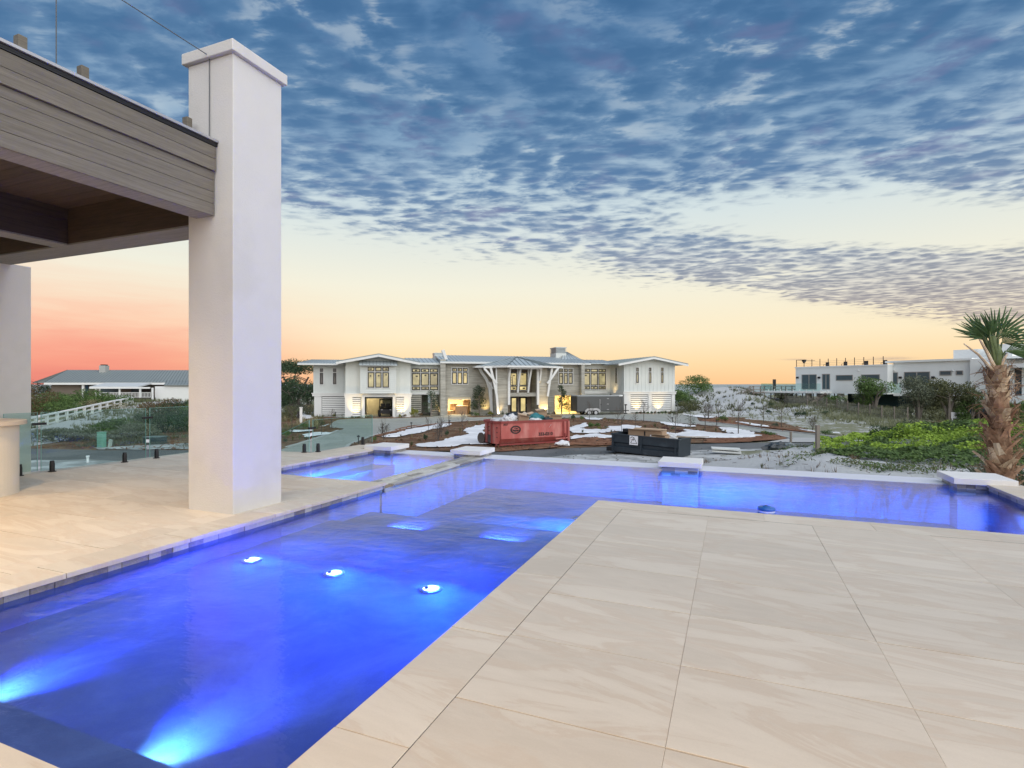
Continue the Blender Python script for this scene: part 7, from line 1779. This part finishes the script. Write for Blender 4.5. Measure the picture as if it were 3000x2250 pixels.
# straw clumps, twigs and pebbles over the beds and the trodden sand
lit = MB(); lit2 = MB(); r = random.Random(41)
keep_off = [W(drive), street] + [W(q) for q in sand_polys]
for _ in range(4200):
    x, y = r.uniform(-28, 26), 31 + 34*r.random()**1.5
    if not inpoly(x, y, yard) or any(inpoly(x, y, q) for q in keep_off): continue
    t = r.uniform(0, 6.28); l = r.uniform(.08, .28); h_ = GZ + .12
    (lit if r.random() < .7 else lit2).bar((x, y, h_ + r.uniform(0, .05)), (x+l*cos(t), y+l*sin(t), h_ + r.uniform(.0, .12)), r.uniform(.015, .04))
for _ in range(260):
    p = G(r.uniform(1450, 2330), r.uniform(1316, 1388)); s_ = r.uniform(.012, .035); z = max(terrain(p[0], p[1]), GZ+.115)
    lit2.box(p[0]-s_, p[0]+s_, p[1]-s_*.7, p[1]+s_*.7, z, z+s_*.8)
tag(lit.build('straw_litter', m_straw_fresh, None, fix=False), kind='stuff'); tag(lit2.build('straw_litter', m_bark, None, fix=False), kind='stuff')
# ------------------------------------------------------------------ the sabal palm beside the pool
pb_ = Vector((8.42, 9.38, terrain(8.42, 9.38)-.05)); ptop = 1.62 - pb_.z
palm = thing('palm_tree', pb_, 0, 'stout cabbage palm with split leaf boots and a tied-up trimmed crown beside the pool', 'palm tree')
m_ptr = material('palm_fibre', (.20, .115, .066), .95, .35, 9, bump=1.4, bs=16, base2=(.32, .20, .12), s2=6, detail=7)
m_boot = material('palm_boot', (.50, .36, .225), .8, .22, 5, bump=.6, bs=25, base2=(.70, .57, .41), s2=3.5, rnd=.22, detail=7)
m_bootd = material('palm_boot_red', (.33, .185, .11), .85, .25, 6, bump=.6, bs=25, base2=(.48, .30, .19), s2=4, rnd=.2, detail=7)
f_palm = foliage('palm_leaf', (.050, .090, .034), (.115, .185, .070), .45, .18, 5)
f_stem = foliage('palm_stem', (0.078, 0.116, 0.043), (0.174, 0.203, 0.087), .5, .1, 5)
tb2 = MB(); lean = lambda z: Vector((-.10*z/ptop, 0, z))
zs_ = [-.2 + (ptop+.2)*i/16 for i in range(17)]
tb2.tube([lean(z) for z in zs_], [(.168 - .045*(max(z, 0)/ptop) + .015*sin(z*9)) for z in zs_], 18); tb2.build('trunk', m_ptr, palm, smooth=True)
r = random.Random(4); nb_ = 58
for i in range(nb_):
    f = i/(nb_-1); z = .02 + (ptop-.12)*f; a = i*2.39996 + r.uniform(-.25, .25)
    R0 = .174 - .045*f; L_ = r.uniform(.26, .40)*(1.05-.38*f); w0 = r.uniform(.10, .15)*(1.12-.35*f); tilt = r.uniform(.42, .80) if f < .75 else r.uniform(.2, .5)
    b = MB(); o_ = []
    prof = [(0, 1.5, .05), (.35, 1.05, .042), (.7, .74, .032), (1.0, .62, .02)]
    for (t, ww, th) in prof:
        x = R0 - .03 + L_*t*sin(tilt)*(.7+.3*t); zz_ = L_*t*cos(tilt) - .06
        for (yy, tt) in ((-w0*ww, -.3), (0, .45), (w0*ww, -.3), (w0*ww*.6, -1.0), (-w0*ww*.6, -1.0)): b.v.append((x + tt*th*.9, yy*.62, zz_ - tt*th*.35*0))
    for k in range(len(prof)-1):
        for j in range(5): j2 = (j+1) % 5; b.f.append((k*5+j, k*5+j2, (k+1)*5+j2, (k+1)*5+j)); b.mi.append(0)
    e_ = (len(prof)-1)*5; b.f.append((e_, e_+1, e_+2, e_+3, e_+4)); b.mi.append(0)
    o = b.build('leaf_boot', m_boot if r.random() < (.45 + .4*abs(f-.4)) else m_bootd, palm, lean(z)); o.rotation_euler = (r.uniform(-.18, .18), 0, a)
fb2 = MB()
for i in range(420):
    a = r.uniform(0, 6.28); z = r.uniform(.1, ptop); q = lean(z) + Vector((cos(a), sin(a), 0))*r.uniform(.17, .25); d = (Vector((cos(a)*.5, sin(a)*.5, 0)) + rdir(r)*.9).normalized()
    fb2.tube([q, q+d*r.uniform(.06, .18), q+d*r.uniform(.16, .26)+Vector((0, 0, -.04))], [.006, .005, .002], 3, False)
tag(fb2.build('fibre', m_ptr, palm, fix=False), kind='stuff')
def frond(hub, dirv, face, L_, nl, fan, seed, cut=None, stem_from=None, droop=.25):
    """fan leaf: dirv = middle blade direction, face = leaf plane normal"""
    r = random.Random(seed); dirv = Vector(dirv).normalized(); face = Vector(face); face = (face - dirv*face.dot(dirv)).normalized(); side = face.cross(dirv)
    b = MB(); hub = Vector(hub); prev = None
    for i in range(nl):
        t = -fan + 2*fan*i/(nl-1); d = (dirv*cos(t) + side*sin(t)); l = L_*(1-.22*abs(t)/fan)*r.uniform(.86, 1.0)
        if cut: l = min(l, cut*r.uniform(.92, 1.06))
        half = 2*fan/(nl-1)*.43; sd = face.cross(d).normalized()
        m1 = hub + d*l*.46 + face*.0; wd = max(.012, l*.46*tan(half))*.98
        ctr = m1 + face*.03; tip = hub + d*l + Vector((0, 0, -droop*l*.25*r.random())) + face*r.uniform(-.05, .05)
        o_ = len(b.v); b.v += [tuple(hub), tuple(m1-sd*wd), tuple(ctr), tuple(m1+sd*wd), tuple(tip-sd*.006), tuple(tip+sd*.006)]
        b.f += [(o_, o_+1, o_+2), (o_, o_+2, o_+3), (o_+1, o_+4, o_+2), (o_+2, o_+4, o_+5), (o_+2, o_+5, o_+3)]; b.mi += [0]*5
    fr = b.build('frond', f_palm, palm, fix=False)
    if stem_from is not None:
        s0 = Vector(stem_from); MB().tube([s0, s0.lerp(hub, .5)+Vector((0, 0, .03)), hub, hub+dirv*L_*.25], [.026, .020, .013, .005], 6).build('leaf_stem', f_stem, fr)
    return fr
def pl(px, py, dy=0.0): Y = 9.38+dy; return Vector((K(px)*Y - pb_.x, dy, EYE+(1126-py)/F*Y - pb_.z))
tt = lean(ptop-.1)
frond(pl(2900, 985, -.05), (.02, 0, 1), (0, -1, .1), 0.47, 11, .95, 1, .40, tt)
frond(pl(2912, 975, .12), (.25, .1, 1), (0, -1, .2), 0.54, 10, .85, 2, .46, tt)
frond(pl(2885, 990, .02), (-.75, -.1, .55), (.1, -1, .3), 0.59, 10, .75, 3, None, tt)
frond(pl(2876, 985, .10), (-.35, .2, .9), (.2, -1, .2), 0.52, 9, .6, 4, .5, tt)
frond(pl(2925, 985, -.08), (.85, -.15, .62), (-.2, -1, .3), 0.70, 11, .8, 5, None, tt)
frond(pl(2935, 1005, .08), (.95, .1, .35), (-.1, -1, .5), 0.76, 11, .75, 6, None, tt)
frond(pl(2945, 1030, -.1), (1.0, -.25, .05), (-.1, -.8, .7), 0.77, 10, .7, 7, None, tt, .6)
frond(pl(2915, 1000, .25), (.3, .8, .7), (0, -.5, 1), 0.72, 10, .8, 8, None, tt)
frond(pl(2895, 1000, .22), (-.4, .8, .6), (0, -.5, 1), 0.68, 10, .8, 9, None, tt)
MB().tube([tt+Vector((-.0, 0, -.05)), tt+Vector((.02, 0, .3)), pl(2905, 985, 0)], [.085, .075, .05], 10).build('spear_bundle', f_stem, palm, smooth=True)
for a, b_, rr in (((2916, 1083), (2870, 995), .026), ((2908, 1085), (2824, 1008), .018), ((2930, 1080), (2951, 1037), .022)):
    p, q = pl(*a, -.05), pl(*b_, -.12); MB().tube([p, p.lerp(q, .5)+Vector((.0, 0, .02 if a[0] != 2908 else .04)), q], [rr*1.3, rr, rr*.55], 6).build('cut_stem', m_boot, palm)
MB().tube([pl(2945, 1132, -.15), pl(2965, 1128, -.3), pl(2990, 1121, -.4)], [.012, .008, .004], 4).build('dry_stalk', m_boot, palm)
